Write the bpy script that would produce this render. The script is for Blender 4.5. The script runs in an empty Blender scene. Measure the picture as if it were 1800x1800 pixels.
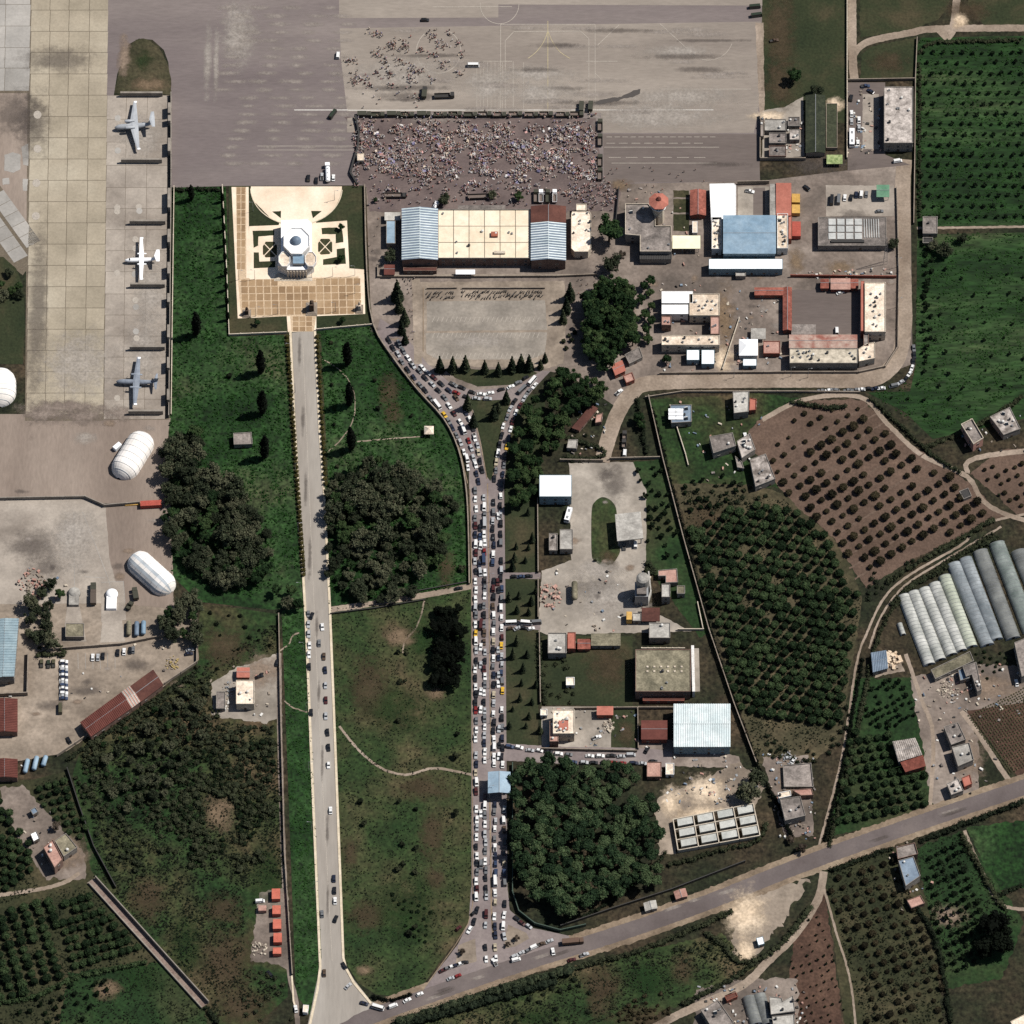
import bpy, bmesh, math, random
import numpy as np
from mathutils import Vector, Matrix, noise

# ------------------------------------------------------------------ camera, sky, sun, exposure
scn = bpy.context.scene
COL = scn.collection
S = 0.3                      # metres per photograph pixel across the picture centre
R = 4000.0                   # camera distance
TH = math.radians(32.0)      # off-nadir angle
cam = bpy.data.cameras.new('camera')
camo = bpy.data.objects.new('camera', cam); COL.objects.link(camo)
camo.location = (0, -R * math.sin(TH), R * math.cos(TH)); camo.rotation_euler = (TH, 0, 0)
cam.sensor_width = 36; cam.lens = 36 * R / (1800 * S); cam.clip_start = 200; cam.clip_end = 30000
scn.camera = camo

SUNV = Vector((12.3, 3.5, 18.7)).normalized()
el = math.asin(SUNV.z); az = math.atan2(SUNV.x, SUNV.y)
world = bpy.data.worlds.new('World'); scn.world = world; world.use_nodes = True
wn = world.node_tree.nodes; wl = world.node_tree.links
sky = wn.new('ShaderNodeTexSky'); sky.sky_type = 'NISHITA'; sky.sun_disc = False
sky.sun_elevation = el; sky.sun_rotation = az; sky.altitude = 50
wl.new(sky.outputs[0], wn['Background'].inputs[0]); wn['Background'].inputs[1].default_value = 0.05
sun = bpy.data.lights.new('sun', 'SUN'); sun.energy = 4.6; sun.angle = math.radians(0.5); sun.color = (1.0, 0.955, 0.89)
suno = bpy.data.objects.new('sun', sun); COL.objects.link(suno)
suno.rotation_euler = SUNV.to_track_quat('Z', 'Y').to_euler(); suno.location = SUNV * 900
scn.view_settings.view_transform = 'Standard'; scn.view_settings.look = 'None'
scn.view_settings.exposure = 0.4; scn.view_settings.gamma = 1.0
scn.render.engine = 'CYCLES'
scn.cycles.max_bounces = 4; scn.cycles.diffuse_bounces = 2; scn.cycles.glossy_bounces = 2; scn.cycles.transmission_bounces = 2
scn.cycles.transparent_max_bounces = 32; scn.cycles.use_denoising = False

# ------------------------------------------------------------------ picture point -> place on the ground
_c, _s = math.cos(TH), math.sin(TH)
def g(px, py, z=0.0):
    u = (px - 900) * S; v = (900 - py) * S
    dx, dy, dz = u, _s * R + _c * v, -_c * R + _s * v
    t = (z - R * _c) / dz
    return (dx * t, -R * _s + dy * t)
def g3(px, py, z=0.0):
    x, y = g(px, py, z); return (x, y, z)
def heading(px, py, ang):
    """picture direction (degrees, 0 = right, 90 = up) -> heading on the ground"""
    a = math.radians(ang); x0, y0 = g(px, py); x1, y1 = g(px + math.cos(a), py - math.sin(a))
    return math.atan2(y1 - y0, x1 - x0)

# ------------------------------------------------------------------ materials
K = 0.70
def lin(c):
    return tuple(((v / 255.0) / 12.92 if v <= 10.3 else ((v / 255.0 + 0.055) / 1.055) ** 2.4) * K for v in c) + (1.0,)
MATS = {}
def M(name, cols, scale=0.03, detail=4, fine=1.0, fv=0.22, rough=0.92, bump=0.0, bscale=None, stretch=None, rot=0.0, metal=0.0, lo=0.32, hi=0.68, rnd=0.0, spec=0.2, mid=None):
    """cols: colours as they read in sunshine (0-255), spread over a large noise; a finer noise adds grain; rnd varies per object"""
    if name in MATS: return MATS[name]
    m = bpy.data.materials.new(name); m.use_nodes = True; MATS[name] = m
    n = m.node_tree.nodes; l = m.node_tree.links; b = n['Principled BSDF']
    b.inputs['Roughness'].default_value = rough; b.inputs['Metallic'].default_value = metal
    b.inputs['Specular IOR Level'].default_value = spec
    geo = n.new('ShaderNodeNewGeometry'); pos = geo.outputs['Position']
    if stretch:
        mp = n.new('ShaderNodeMapping'); mp.inputs['Scale'].default_value = (*stretch, 1); mp.inputs['Rotation'].default_value = (0, 0, rot)
        mp.vector_type = 'TEXTURE' if False else 'POINT'
        l.new(pos, mp.inputs[0]); pos = mp.outputs[0]
    def nz(sc, de, dist=0.0):
        t = n.new('ShaderNodeTexNoise'); t.inputs['Scale'].default_value = sc; t.inputs['Detail'].default_value = de
        t.inputs['Roughness'].default_value = 0.6; t.inputs['Distortion'].default_value = dist
        l.new(pos, t.inputs['Vector']); return t.outputs['Fac']
    big = nz(scale, detail, 0.3)
    if rnd:
        oi = n.new('ShaderNodeObjectInfo'); ad = n.new('ShaderNodeMath'); ad.operation = 'MULTIPLY_ADD'
        l.new(oi.outputs['Random'], ad.inputs[0]); ad.inputs[1].default_value = rnd; 
        sb = n.new('ShaderNodeMath'); sb.operation = 'SUBTRACT'; l.new(big, sb.inputs[0]); sb.inputs[1].default_value = rnd / 2
        l.new(sb.outputs[0], ad.inputs[2]); big = ad.outputs[0]
    cr = n.new('ShaderNodeValToRGB'); l.new(big, cr.inputs[0]); e = cr.color_ramp.elements
    while len(e) < len(cols): e.new(0.5)
    for i, c in enumerate(cols):
        e[i].position = lo + (hi - lo) * i / max(1, len(cols) - 1); e[i].color = lin(c)
    out = cr.outputs[0]
    if mid:
        f2 = nz(mid[0], 2); r2 = n.new('ShaderNodeMapRange'); r2.inputs[1].default_value = 0.3; r2.inputs[2].default_value = 0.7
        r2.inputs[3].default_value = 1 - mid[1]; r2.inputs[4].default_value = 1 + mid[1]; l.new(f2, r2.inputs[0])
        x2 = n.new('ShaderNodeVectorMath'); x2.operation = 'SCALE'; l.new(out, x2.inputs[0]); l.new(r2.outputs[0], x2.inputs['Scale']); out = x2.outputs[0]
    if fv:
        f = nz(fine, 2); mr = n.new('ShaderNodeMapRange'); mr.inputs[1].default_value = 0.28; mr.inputs[2].default_value = 0.72
        mr.inputs[3].default_value = 1 - fv; mr.inputs[4].default_value = 1 + fv; l.new(f, mr.inputs[0])
        mx = n.new('ShaderNodeVectorMath'); mx.operation = 'SCALE'; l.new(out, mx.inputs[0]); l.new(mr.outputs[0], mx.inputs['Scale'])
        out = mx.outputs[0]
    l.new(out, b.inputs['Base Color'])
    if bump:
        bp = n.new('ShaderNodeBump'); bp.inputs['Strength'].default_value = 1.0; bp.inputs['Distance'].default_value = bump
        l.new(nz(bscale or fine, 1), bp.inputs['Height']); l.new(bp.outputs[0], b.inputs['Normal'])
    return m
def flat(name, c, rough=0.6, metal=0.0, spec=0.4, fv=0.1, fine=1.5):
    return M(name, [c, c], fv=fv, fine=fine, rough=rough, metal=metal, spec=spec)

# ------------------------------------------------------------------ mesh helpers
def mesh(name, verts, faces, mats, idx=None, smooth=False):
    me = bpy.data.meshes.new(name)
    me.from_pydata([tuple(v) for v in verts], [], faces)
    for m in (mats if isinstance(mats, (list, tuple)) else [mats]): me.materials.append(m)
    if idx is not None: me.polygons.foreach_set('material_index', idx)
    if smooth: me.polygons.foreach_set('use_smooth', [True] * len(me.polygons))
    me.update(); return me
def link(name, data, parent=None, loc=None, rotz=0.0, scale=None):
    o = bpy.data.objects.new(name, data); COL.objects.link(o)
    if parent is not None: o.parent = parent
    if loc is not None: o.location = loc
    if rotz: o.rotation_euler = (0, 0, rotz)
    if scale is not None: o.scale = scale if hasattr(scale, '__len__') else (scale,) * 3
    return o
def tag(o, label, cat, group=None):
    o['label'] = label; o['category'] = cat
    if group: o['group'] = group
    return o
def struct(o, kind='structure'):
    o['kind'] = kind; return o
class MB:
    """collects shapes in world coordinates; build() links them as one mesh object"""
    def __init__(self): self.v = []; self.f = []; self.i = []; self.mats = []
    def mi(self, m):
        if m not in self.mats: self.mats.append(m)
        return self.mats.index(m)
    def add(self, verts, faces, mat):
        k = len(self.v); self.v += [tuple(p) for p in verts]; self.f += [tuple(a + k for a in fc) for fc in faces]
        self.i += [self.mi(mat)] * len(faces); return self
    def prism(self, pts, z0, z1, mat, top=None, cap_bottom=False):
        n = len(pts); vs = [(p[0], p[1], z0) for p in pts] + [(p[0], p[1], z1) for p in pts]
        area = sum(pts[i][0] * pts[(i + 1) % n][1] - pts[(i + 1) % n][0] * pts[i][1] for i in range(n))
        if area < 0: vs = vs[:n][::-1] + vs[n:][::-1]
        self.add(vs, [(i, (i + 1) % n, n + (i + 1) % n, n + i) for i in range(n)], mat)
        self.add(vs[n:], [tuple(range(n))], top or mat)
        return self
    def box(self, cx, cy, z0, sx, sy, sz, mat, rot=0.0, taper=1.0):
        c, s = math.cos(rot), math.sin(rot); vs = []
        for z, k in ((z0, 1.0), (z0 + sz, taper)):
            for a, b in ((-1, -1), (1, -1), (1, 1), (-1, 1)):
                x, y = a * sx / 2 * k, b * sy / 2 * k; vs.append((cx + x * c - y * s, cy + x * s + y * c, z))
        self.add(vs, [(0, 3, 2, 1), (4, 5, 6, 7), (0, 1, 5, 4), (1, 2, 6, 5), (2, 3, 7, 6), (3, 0, 4, 7)], mat); return self
    def tube(self, rings, mat, n=10, caps=True):
        """rings: (x, y, z, radius) up a shaft, each ring horizontal"""
        vs = [(x + r * math.cos(2 * math.pi * k / n), y + r * math.sin(2 * math.pi * k / n), z) for x, y, z, r in rings for k in range(n)]
        fs = [(a * n + k, a * n + (k + 1) % n, (a + 1) * n + (k + 1) % n, (a + 1) * n + k) for a in range(len(rings) - 1) for k in range(n)]
        if caps: fs += [tuple(range(n))[::-1], tuple(range((len(rings) - 1) * n, len(rings) * n))]
        self.add(vs, fs, mat); return self
    def hcyl(self, p0, p1, r, mat, n=10, ends=0.0):
        """lying or slanted cylinder from p0 to p1; ends rounds the caps"""
        a, b = Vector(p0), Vector(p1); d = (b - a).normalized(); u = d.cross(Vector((0, 0, 1)))
        u = u.normalized() if u.length > 1e-4 else Vector((1, 0, 0)); w = d.cross(u)
        st = [(a, r), (b, r)]
        if ends: st = [(a - d * ends, r * .35), (a - d * ends * .6, r * .8), (a, r), (b, r), (b + d * ends * .6, r * .8), (b + d * ends, r * .35)]
        vs = [p + (u * math.cos(2 * math.pi * k / n) + w * math.sin(2 * math.pi * k / n)) * q for p, q in st for k in range(n)]
        m = len(st); fs = [(i * n + k, (i + 1) * n + k, (i + 1) * n + (k + 1) % n, i * n + (k + 1) % n) for i in range(m - 1) for k in range(n)]
        fs += [tuple(range(n)), tuple(range((m - 1) * n, m * n))[::-1]]
        self.add(vs, fs, mat); return self
    def build(self, name, parent=None, origin=(0, 0, 0), smooth=False, link_it=True):
        ox, oy, oz = origin
        me = mesh(name, [(x - ox, y - oy, z - oz) for x, y, z in self.v], self.f, self.mats, self.i, smooth)
        if not link_it: return me
        return link(name, me, parent, None if parent is not None else origin)
def thing(name, label, cat, loc, group=None):
    o = link(name, None, None, loc); o.empty_display_size = 0.5; return tag(o, label, cat, group)
def w2(pts, z=0.0): return [g(x, y, z) for x, y in pts]
def smooth_line(pts, n=6, closed=False):
    out = []; m = len(pts)
    rng = range(m if closed else m - 1)
    for i in rng:
        p = [pts[(i + k) % m] if closed else pts[min(max(i + k, 0), m - 1)] for k in (-1, 0, 1, 2)]
        for k in range(n):
            t = k / n
            out.append(tuple(0.5 * (2 * p[1][d] + (p[2][d] - p[0][d]) * t + (2 * p[0][d] - 5 * p[1][d] + 4 * p[2][d] - p[3][d]) * t * t + (3 * p[1][d] - p[0][d] - 3 * p[2][d] + p[3][d]) * t ** 3) for d in (0, 1)))
    if not closed: out.append(pts[-1])
    return out
def roughen(pts, amp, step=4.0, seed=0):
    out = []; n = len(pts)
    for i in range(n):
        a, b = pts[i], pts[(i + 1) % n]; d = math.hypot(b[0] - a[0], b[1] - a[1]); k = max(1, int(d / step))
        for j in range(k):
            t = j / k; x = a[0] + (b[0] - a[0]) * t; y = a[1] + (b[1] - a[1]) * t
            q = noise.noise((x * .11 + seed, y * .11, seed * 1.7)); q2 = noise.noise((x * .11 + 50, y * .11 + seed, seed * 1.3)); 
            q += .6 * noise.noise((x * .4, y * .4, seed)); q2 += .6 * noise.noise((x * .4 + 9, y * .4, seed))
            out.append((x + q * amp, y + q2 * amp))
    return out
ZS = 0.03
_SH = []
def free_z(w, z):
    x0, x1 = min(p[0] for p in w), max(p[0] for p in w); y0, y1 = min(p[1] for p in w), max(p[1] for p in w); moved = True
    while moved:
        moved = False
        for a0, a1, b0, b1, q in _SH:
            if abs(q - z) < .0032 and a0 < x1 and a1 > x0 and b0 < y1 and b1 > y0: z = q + .0036; moved = True
    _SH.append((x0, x1, y0, y1, z)); return z
def sheet(name, pts, mat, layer, rough=0.0, smooth=False, kind='structure', parent=None, seed=1):
    """flat ground patch from a picture outline"""
    if smooth: pts = smooth_line(pts, 6, True)
    if rough: pts = roughen(pts, rough, seed=seed)
    w = w2(pts); z = free_z(w, layer * ZS)
    me = bpy.data.meshes.new(name); bm = bmesh.new()
    f = bm.faces.new([bm.verts.new((x, y, z)) for x, y in w]); f.normal_update()
    bmesh.ops.triangulate(bm, faces=[f], ngon_method='EAR_CLIP')
    bmesh.ops.recalc_face_normals(bm, faces=bm.faces)
    if sum(q.normal.z for q in bm.faces) < 0: bmesh.ops.reverse_faces(bm, faces=bm.faces)
    bm.to_mesh(me); bm.free(); me.materials.append(mat)
    o = link(name, me, parent)
    if kind and parent is None: struct(o, kind)
    return o
def band(pts, w, w_end=None):
    """picture polyline -> picture outline of a band w wide"""
    L, Rr = [], []; n = len(pts)
    for i, (x, y) in enumerate(pts):
        a = pts[max(i - 1, 0)]; b = pts[min(i + 1, n - 1)]; dx, dy = b[0] - a[0], b[1] - a[1]; d = math.hypot(dx, dy) or 1
        h = (w if w_end is None else w + (w_end - w) * i / (n - 1)) / 2
        L.append((x - dy / d * h, y + dx / d * h)); Rr.append((x + dy / d * h, y - dx / d * h))
    return L + Rr[::-1]
def ribbon(name, pts, w, mat, layer, rough=0.0, n=6, parent=None, seed=1, w_end=None, kind='structure'):
    pts = smooth_line(pts, n) if n else pts
    if rough:
        q = [pts[0]]
        for a, b in zip(pts, pts[1:]):
            k = max(1, int(math.hypot(b[0] - a[0], b[1] - a[1]) / 4))
            q += [(a[0] + (b[0] - a[0]) * j / k, a[1] + (b[1] - a[1]) * j / k) for j in range(1, k + 1)]
        pts = q
    o = band(pts, w, w_end); k = len(o) // 2
    if rough: o = [(x + rough * (noise.noise((x * .15, y * .15, seed)) + .7 * noise.noise((x * .5, y * .5, seed))), y + rough * (noise.noise((x * .15, y * .15, seed + 7)) + .7 * noise.noise((x * .5, y * .5, seed + 7)))) for x, y in o]
    zz = free_z(w2(o), layer * ZS); me = mesh(name, [g(x, y) + (zz,) for x, y in o], [(i, i + 1, 2 * k - 2 - i, 2 * k - 1 - i) for i in range(k - 1)], mat)
    ob = link(name, me, parent)
    if kind and parent is None: struct(ob, kind)
    return ob
def inside(x, y, poly):
    r = False; n = len(poly); j = n - 1
    for i in range(n):
        xi, yi = poly[i]; xj, yj = poly[j]
        if (yi > y) != (yj > y) and x < (xj - xi) * (y - yi) / (yj - yi) + xi: r = not r
        j = i
    return r
def scatter(poly, spacing, rnd, tries=30, avoid=()):
    """random picture points inside poly at least spacing apart"""
    xs = [p[0] for p in poly]; ys = [p[1] for p in poly]; x0, x1, y0, y1 = min(xs), max(xs), min(ys), max(ys)
    grid = {}; out = []; n = int((x1 - x0) * (y1 - y0) / spacing ** 2 * tries / 4)
    for _ in range(n):
        x, y = rnd.uniform(x0, x1), rnd.uniform(y0, y1)
        if not inside(x, y, poly) or any(inside(x, y, a) for a in avoid): continue
        k = (int(x // spacing), int(y // spacing))
        if any((x - a) ** 2 + (y - b) ** 2 < spacing ** 2 for i in (-1, 0, 1) for j in (-1, 0, 1) for a, b in grid.get((k[0] + i, k[1] + j), ())): continue
        grid.setdefault(k, []).append((x, y)); out.append((x, y))
    return out
def nth(k):
    return f"{k}{'th' if 10 <= k % 100 <= 20 else {1: 'st', 2: 'nd', 3: 'rd'}.get(k % 10, 'th')}"
# ------------------------------------------------------------------ ground materials
m_scrub = M('scrub_ground', [(26, 34, 20), (40, 43, 28), (54, 48, 35), (74, 62, 48)], scale=.02, fine=.45, fv=.7, bump=.6, bscale=.35, mid=(.11, .3))
m_vivid = M('lush_field_grass', [(18, 40, 15), (30, 57, 24), (44, 68, 35), (65, 72, 47)], scale=.018, fine=.42, fv=.75, bump=.9, bscale=.32, mid=(.09, .28))
m_rows = M('crop_row_grass', [(19, 39, 16), (31, 56, 25), (46, 67, 36), (66, 73, 48)], scale=.03, fine=.5, fv=.6, bump=.7, bscale=.4, mid=(.16, .3), stretch=(.22, 1), rot=-.75)
m_scrub2 = M('scrub_meadow', [(22, 45, 18), (38, 58, 28), (60, 61, 38), (86, 72, 54)], scale=.02, fine=.45, fv=.6, bump=.5, bscale=.4, mid=(.1, .3))
m_lawn = M('rough_lawn', [(31, 52, 24), (46, 62, 32), (66, 68, 43), (92, 79, 59)], scale=.022, fine=.5, fv=.5, bump=.35, bscale=.45, mid=(.1, .22))
m_lawn2 = M('dark_lawn', [(36, 46, 27), (50, 56, 35), (72, 66, 47)], scale=.03, fine=.7, fv=.28, bump=.2, bscale=.5)
m_ogreen = M('orchard_grass', [(22, 43, 19), (35, 58, 28), (58, 62, 39)], scale=.02, fine=.5, fv=.45, bump=.5, bscale=.35, mid=(.1, .2))
m_odark = M('orchard_floor', [(38, 44, 26), (56, 57, 37), (80, 72, 53)], scale=.03, fine=.6, fv=.3, bump=.25, mid=(.15, .2))
m_oclay = M('canal_orchard_floor', [(54, 54, 36), (70, 66, 48), (92, 82, 62)], scale=.04, fine=.6, fv=.3, bump=.2, mid=(.15, .2))
m_soil = M('tilled_soil', [(84, 68, 57), (98, 80, 69), (112, 92, 79)], scale=.025, fine=.7, fv=.22, bump=.2, mid=(.2, .12))
m_soil_red = M('red_soil', [(58, 44, 36), (78, 58, 48), (96, 74, 61)], scale=.03, fine=.6, fv=.3, bump=.3, mid=(.15, .2))
m_dirt = M('yard_dirt', [(100, 91, 84), (126, 114, 105), (150, 138, 128)], scale=.025, fine=.5, fv=.2, bump=.05, mid=(.1, .16))
m_track = M('dirt_track', [(130, 115, 101), (150, 135, 120), (168, 152, 137)], scale=.04, fine=.8, fv=.15, mid=(.2, .1))
m_asph = M('worn_asphalt', [(106, 96, 96), (121, 111, 109), (138, 128, 123)], scale=.012, fine=.8, fv=.09, stretch=(.22, 1), mid=(.06, .07), rough=.85)
m_asph_l = M('bleached_asphalt', [(132, 122, 114), (148, 138, 128), (166, 156, 145)], scale=.014, fine=.8, fv=.09, stretch=(.25, 1), mid=(.07, .08), rough=.85)
m_asph_d = M('dark_asphalt', [(100, 90, 86), (112, 102, 97), (124, 114, 107)], scale=.015, fine=.8, fv=.09, stretch=(.2, 1), mid=(.08, .06))
m_crowdg = M('trampled_asphalt', [(92, 80, 78), (108, 95, 92), (122, 108, 103)], scale=.05, fine=.9, fv=.14)
m_conc = M('stand_concrete', [(140, 130, 120), (162, 152, 141), (178, 168, 156)], scale=.03, fine=.7, fv=.1, mid=(.12, .12), rnd=.12)
m_slab = M('taxiway_slab', [(150, 140, 122), (170, 159, 140), (184, 174, 155)], scale=.016, fine=.7, fv=.1, mid=(.09, .08), rnd=.12)
m_slabg = M('grey_slab', [(150, 146, 140), (168, 164, 158), (180, 175, 168)], scale=.02, fine=.7, fv=.08, mid=(.09, .08), rnd=.25)
m_joint = M('slab_joint', [(104, 94, 80), (116, 106, 92)], scale=.1)
m_apw = M('hardstand', [(126, 112, 102), (144, 130, 119), (160, 146, 134)], scale=.016, fine=.8, fv=.1, stretch=(1, .25), mid=(.06, .08))
m_yardc = M('yard_concrete', [(130, 122, 112), (160, 151, 140), (182, 173, 161)], scale=.03, fine=.5, fv=.12, mid=(.09, .16))
m_ave = M('avenue_surface', [(150, 142, 133), (164, 157, 148), (176, 170, 162)], scale=.03, fine=.7, fv=.07, stretch=(1, .15), mid=(.1, .06))
m_jam = M('jammed_road_surface', [(118, 107, 106), (134, 123, 121), (150, 139, 134)], scale=.04, fine=.7, fv=.1, mid=(.15, .08))
m_road = M('main_road_asphalt', [(96, 87, 85), (108, 99, 97), (120, 110, 106)], scale=.03, fine=.8, fv=.07, mid=(.1, .06))
m_should = M('road_shoulder', [(112, 98, 82), (136, 119, 101), (152, 136, 116)], scale=.06, fine=.7, fv=.2, mid=(.2, .15))
m_kerb = M('cream_kerb', [(206, 190, 164), (228, 214, 190)], scale=.2, fine=1.0, fv=.12)
m_cream = M('cream_paving', [(226, 204, 178), (242, 222, 197), (250, 236, 214)], scale=.05, fine=.8, fv=.06, mid=(.12, .05))
m_tile = M('brown_paving', [(142, 116, 88), (166, 138, 106), (182, 156, 124)], scale=.03, fine=1.0, fv=.08, rnd=.25)
m_white = flat('road_paint', (226, 222, 214), fv=.15)
m_yellow = flat('yellow_road_paint', (190, 176, 138), fv=.2)
m_faint = flat('faded_road_paint', (176, 167, 155), fv=.2)
m_sand = M('pale_sand', [(196, 168, 140), (222, 198, 170), (246, 228, 204)], scale=.05, fine=.6, fv=.14, mid=(.15, .1))
m_gravel = M('carpark_gravel', [(132, 125, 116), (148, 140, 130), (166, 157, 145)], scale=.04, fine=.6, fv=.14, mid=(.14, .1))
m_tan = M('packed_earth', [(122, 110, 98), (146, 133, 119), (166, 152, 137)], scale=.03, fine=.5, fv=.18, mid=(.12, .16))

def soft(name, cols, strength=.8):
    """a stain or bare spot that thins out towards its rim"""
    key = name + '_soft'
    m = M(key, cols, scale=.05, fine=.7, fv=.25, mid=(.2, .12)); n = m.node_tree.nodes; l = m.node_tree.links
    tc = n.new('ShaderNodeTexCoord'); mp = n.new('ShaderNodeMapping'); mp.inputs['Location'].default_value = (-1, -1, 0); mp.inputs['Scale'].default_value = (2, 2, 0)
    l.new(tc.outputs['Generated'], mp.inputs[0])
    ln = n.new('ShaderNodeVectorMath'); ln.operation = 'LENGTH'; l.new(mp.outputs[0], ln.inputs[0])
    gp = n.new('ShaderNodeNewGeometry'); nz = n.new('ShaderNodeTexNoise'); nz.inputs['Scale'].default_value = .16; nz.inputs['Detail'].default_value = 5; nz.inputs['Roughness'].default_value = .72
    l.new(gp.outputs['Position'], nz.inputs['Vector'])
    ma = n.new('ShaderNodeMath'); ma.operation = 'MULTIPLY_ADD'; l.new(nz.outputs['Fac'], ma.inputs[0]); ma.inputs[1].default_value = 1.5; ma.inputs[2].default_value = -.75
    ad = n.new('ShaderNodeMath'); ad.operation = 'ADD'; l.new(ln.outputs['Value'], ad.inputs[0]); l.new(ma.outputs[0], ad.inputs[1])
    mr = n.new('ShaderNodeMapRange'); mr.interpolation_type = 'SMOOTHSTEP'; mr.inputs[1].default_value = .95; mr.inputs[2].default_value = .1; mr.inputs[3].default_value = 0; mr.inputs[4].default_value = strength
    l.new(ad.outputs[0], mr.inputs[0]); l.new(mr.outputs[0], n['Principled BSDF'].inputs['Alpha'])
    return m
s_brown = soft('bare_soil', [(74, 62, 46), (92, 77, 60)], .6)
s_tan = soft('dry_spot', [(120, 102, 82), (138, 118, 96)])
s_green = soft('fresh_grass', [(22, 50, 19), (36, 64, 28)], .5)
s_dark = soft('oil_stain', [(90, 82, 78), (102, 94, 89)], .45)
s_pale = soft('pale_wear', [(176, 167, 157), (188, 180, 171)], .6)
s_sand = soft('sandy_spot', [(214, 190, 160), (236, 216, 190)], .95)
s_dirt = soft('dusty_spot', [(138, 120, 104), (152, 134, 118)], .85)
_pl = [0]
def patch(name, mat, px, py, rx, ry, ang=0, layer=None, parent=None):
    a = math.radians(ang); pts = []
    for k in range(4):
        u, v = ((-1, -1), (1, -1), (1, 1), (-1, 1))[k]
        pts.append((px + u * rx * math.cos(a) - v * ry * math.sin(a), py + u * rx * math.sin(a) + v * ry * math.cos(a)))
    _pl[0] = (_pl[0] + 1) % 9
    return sheet(name, pts, mat, (6.2 if layer is None else layer), parent=parent)

# ------------------------------------------------------------------ land
mb = MB(); mb.add([(-9000, -9000, 0), (9000, -9000, 0), (9000, 9000, 0), (-9000, 9000, 0)], [(0, 1, 2, 3)], m_scrub); struct(mb.build('ground'))
sheet('field', [(302, 328), (397, 328), (405, 592), (512, 588), (530, 1000), (536, 1062), (480, 1072), (350, 1058), (300, 1010), (296, 740)], m_vivid, 1)
sheet('field', [(556, 582), (655, 572), (690, 630), (735, 690), (780, 740), (805, 790), (819, 850), (826, 1034), (578, 1066)], m_vivid, 1)
sheet('lawn', [(580, 1068), (828, 1036), (832, 1590), (822, 1625), (800, 1656), (740, 1736), (705, 1752), (660, 1748), (630, 1728), (606, 1690)], m_lawn, 1)
sheet('field', [(495, 1074), (540, 1066), (567, 1700), (548, 1790), (520, 1745)], m_vivid, 1)
sheet('scrubland', [(345, 1175), (352, 1060), (492, 1080), (506, 1752), (420, 1830), (370, 1795), (160, 1530), (128, 1360), (148, 1298)], m_scrub2, 1)
sheet('orchard_ground', [(-280, 1385), (60, 1370), (120, 1355), (165, 1535), (370, 1790), (380, 2060), (-280, 2060)], m_odark, 1)
sheet('field', [(120, 1710), (300, 1690), (360, 1770), (380, 2060), (60, 2060)], m_ogreen, 1.5, rough=5)
sheet('field', [(1608, 85), (1620, 66), (2100, 58), (2100, 394), (1612, 398)], m_rows, 1)
sheet('field', [(1612, 412), (2100, 404), (2100, 668), (1640, 772), (1590, 724), (1524, 690), (1600, 688), (1610, 640)], m_rows, 1)
sheet('grassland', [(1342, -300), (1490, -300), (1490, 215), (1336, 215)], m_lawn2, 1, rough=2)
sheet('grassland', [(1508, -300), (1668, -300), (1668, 5), (1650, 34), (1600, 54), (1512, 66)], m_lawn2, 1, rough=2)
sheet('grassland', [(1702, 8), (1712, -300), (2100, -300), (2100, 48), (1730, 46)], m_lawn2, 1, rough=2)
sheet('grassland', [(1512, 142), (1514, 96), (1530, 82), (1610, 66), (1608, 142)], m_lawn2, 1, rough=2)
sheet('orchard_ground', [(1335, 735), (1420, 703), (1515, 702), (1600, 782), (1690, 837), (1768, 908), (1600, 985), (1522, 1035), (1490, 985), (1465, 945), (1390, 880), (1370, 858), (1310, 770)], m_soil, 1, rough=4)
sheet('orchard_ground', [(1185, 850), (1300, 842), (1385, 872), (1480, 962), (1516, 1050), (1478, 1300), (1420, 1345), (1330, 1340), (1240, 1050)], m_oclay, 1, rough=3)
sheet('garden_plot', [(1135, 702), (1330, 690), (1420, 703), (1335, 735), (1300, 780), (1370, 858), (1280, 850), (1180, 850), (1165, 800)], m_scrub2, 1, rough=3)
sheet('garden_plot', [(1112, 812), (1168, 808), (1250, 1110), (1230, 1120), (1140, 1000), (1118, 880)], m_ogreen, 1, rough=2)
sheet('orchard_ground', [(1500, 1195), (1600, 1190), (1640, 1410), (1600, 1440), (1456, 1470)], m_ogreen, 1, rough=3)
sheet('orchard_ground', [(1448, 1530), (1575, 1490), (1640, 1600), (1680, 2060), (1520, 2060)], m_odark, 1, rough=3)
sheet('orchard_ground', [(1610, 1490), (1690, 1462), (1800, 1620), (1760, 1720), (1660, 1740)], m_ogreen, 1, rough=4)
sheet('field', [(1700, 1455), (2100, 1400), (2100, 1540), (1750, 1565)], m_vivid, 1, rough=3)
sheet('ploughed_field', [(1395, 1650), (1450, 1560), (1515, 2060), (1345, 2060)], m_soil_red, 1.5, rough=4)
sheet('ploughed_field', [(1698, 1250), (2100, 1190), (2100, 1362), (1790, 1366)], m_soil_red, 2, rough=1)
sheet('ploughed_field', [(1790, 905), (1705, 832), (1760, 790), (2100, 770), (2100, 910)], m_soil, 1, rough=3)
sheet('meadow', [(700, 1800), (1000, 1700), (1270, 1640), (1330, 1700), (1120, 1800), (1000, 2060), (640, 2060)], m_lawn, 1, rough=5)
sheet('verge', [(888, 700), (960, 690), (948, 820), (946, 1310), (888, 1312)], m_lawn2, 1)
sheet('wood_floor', [(900, 1340), (1160, 1332), (1180, 1500), (1350, 1480), (1350, 1530), (1100, 1600), (1000, 1632), (915, 1610), (900, 1560)], m_scrub, 1.2)
sheet('lot', [(948, 1118), (1112, 1118), (1112, 1240), (948, 1240)], m_lawn2, 1)
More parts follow.
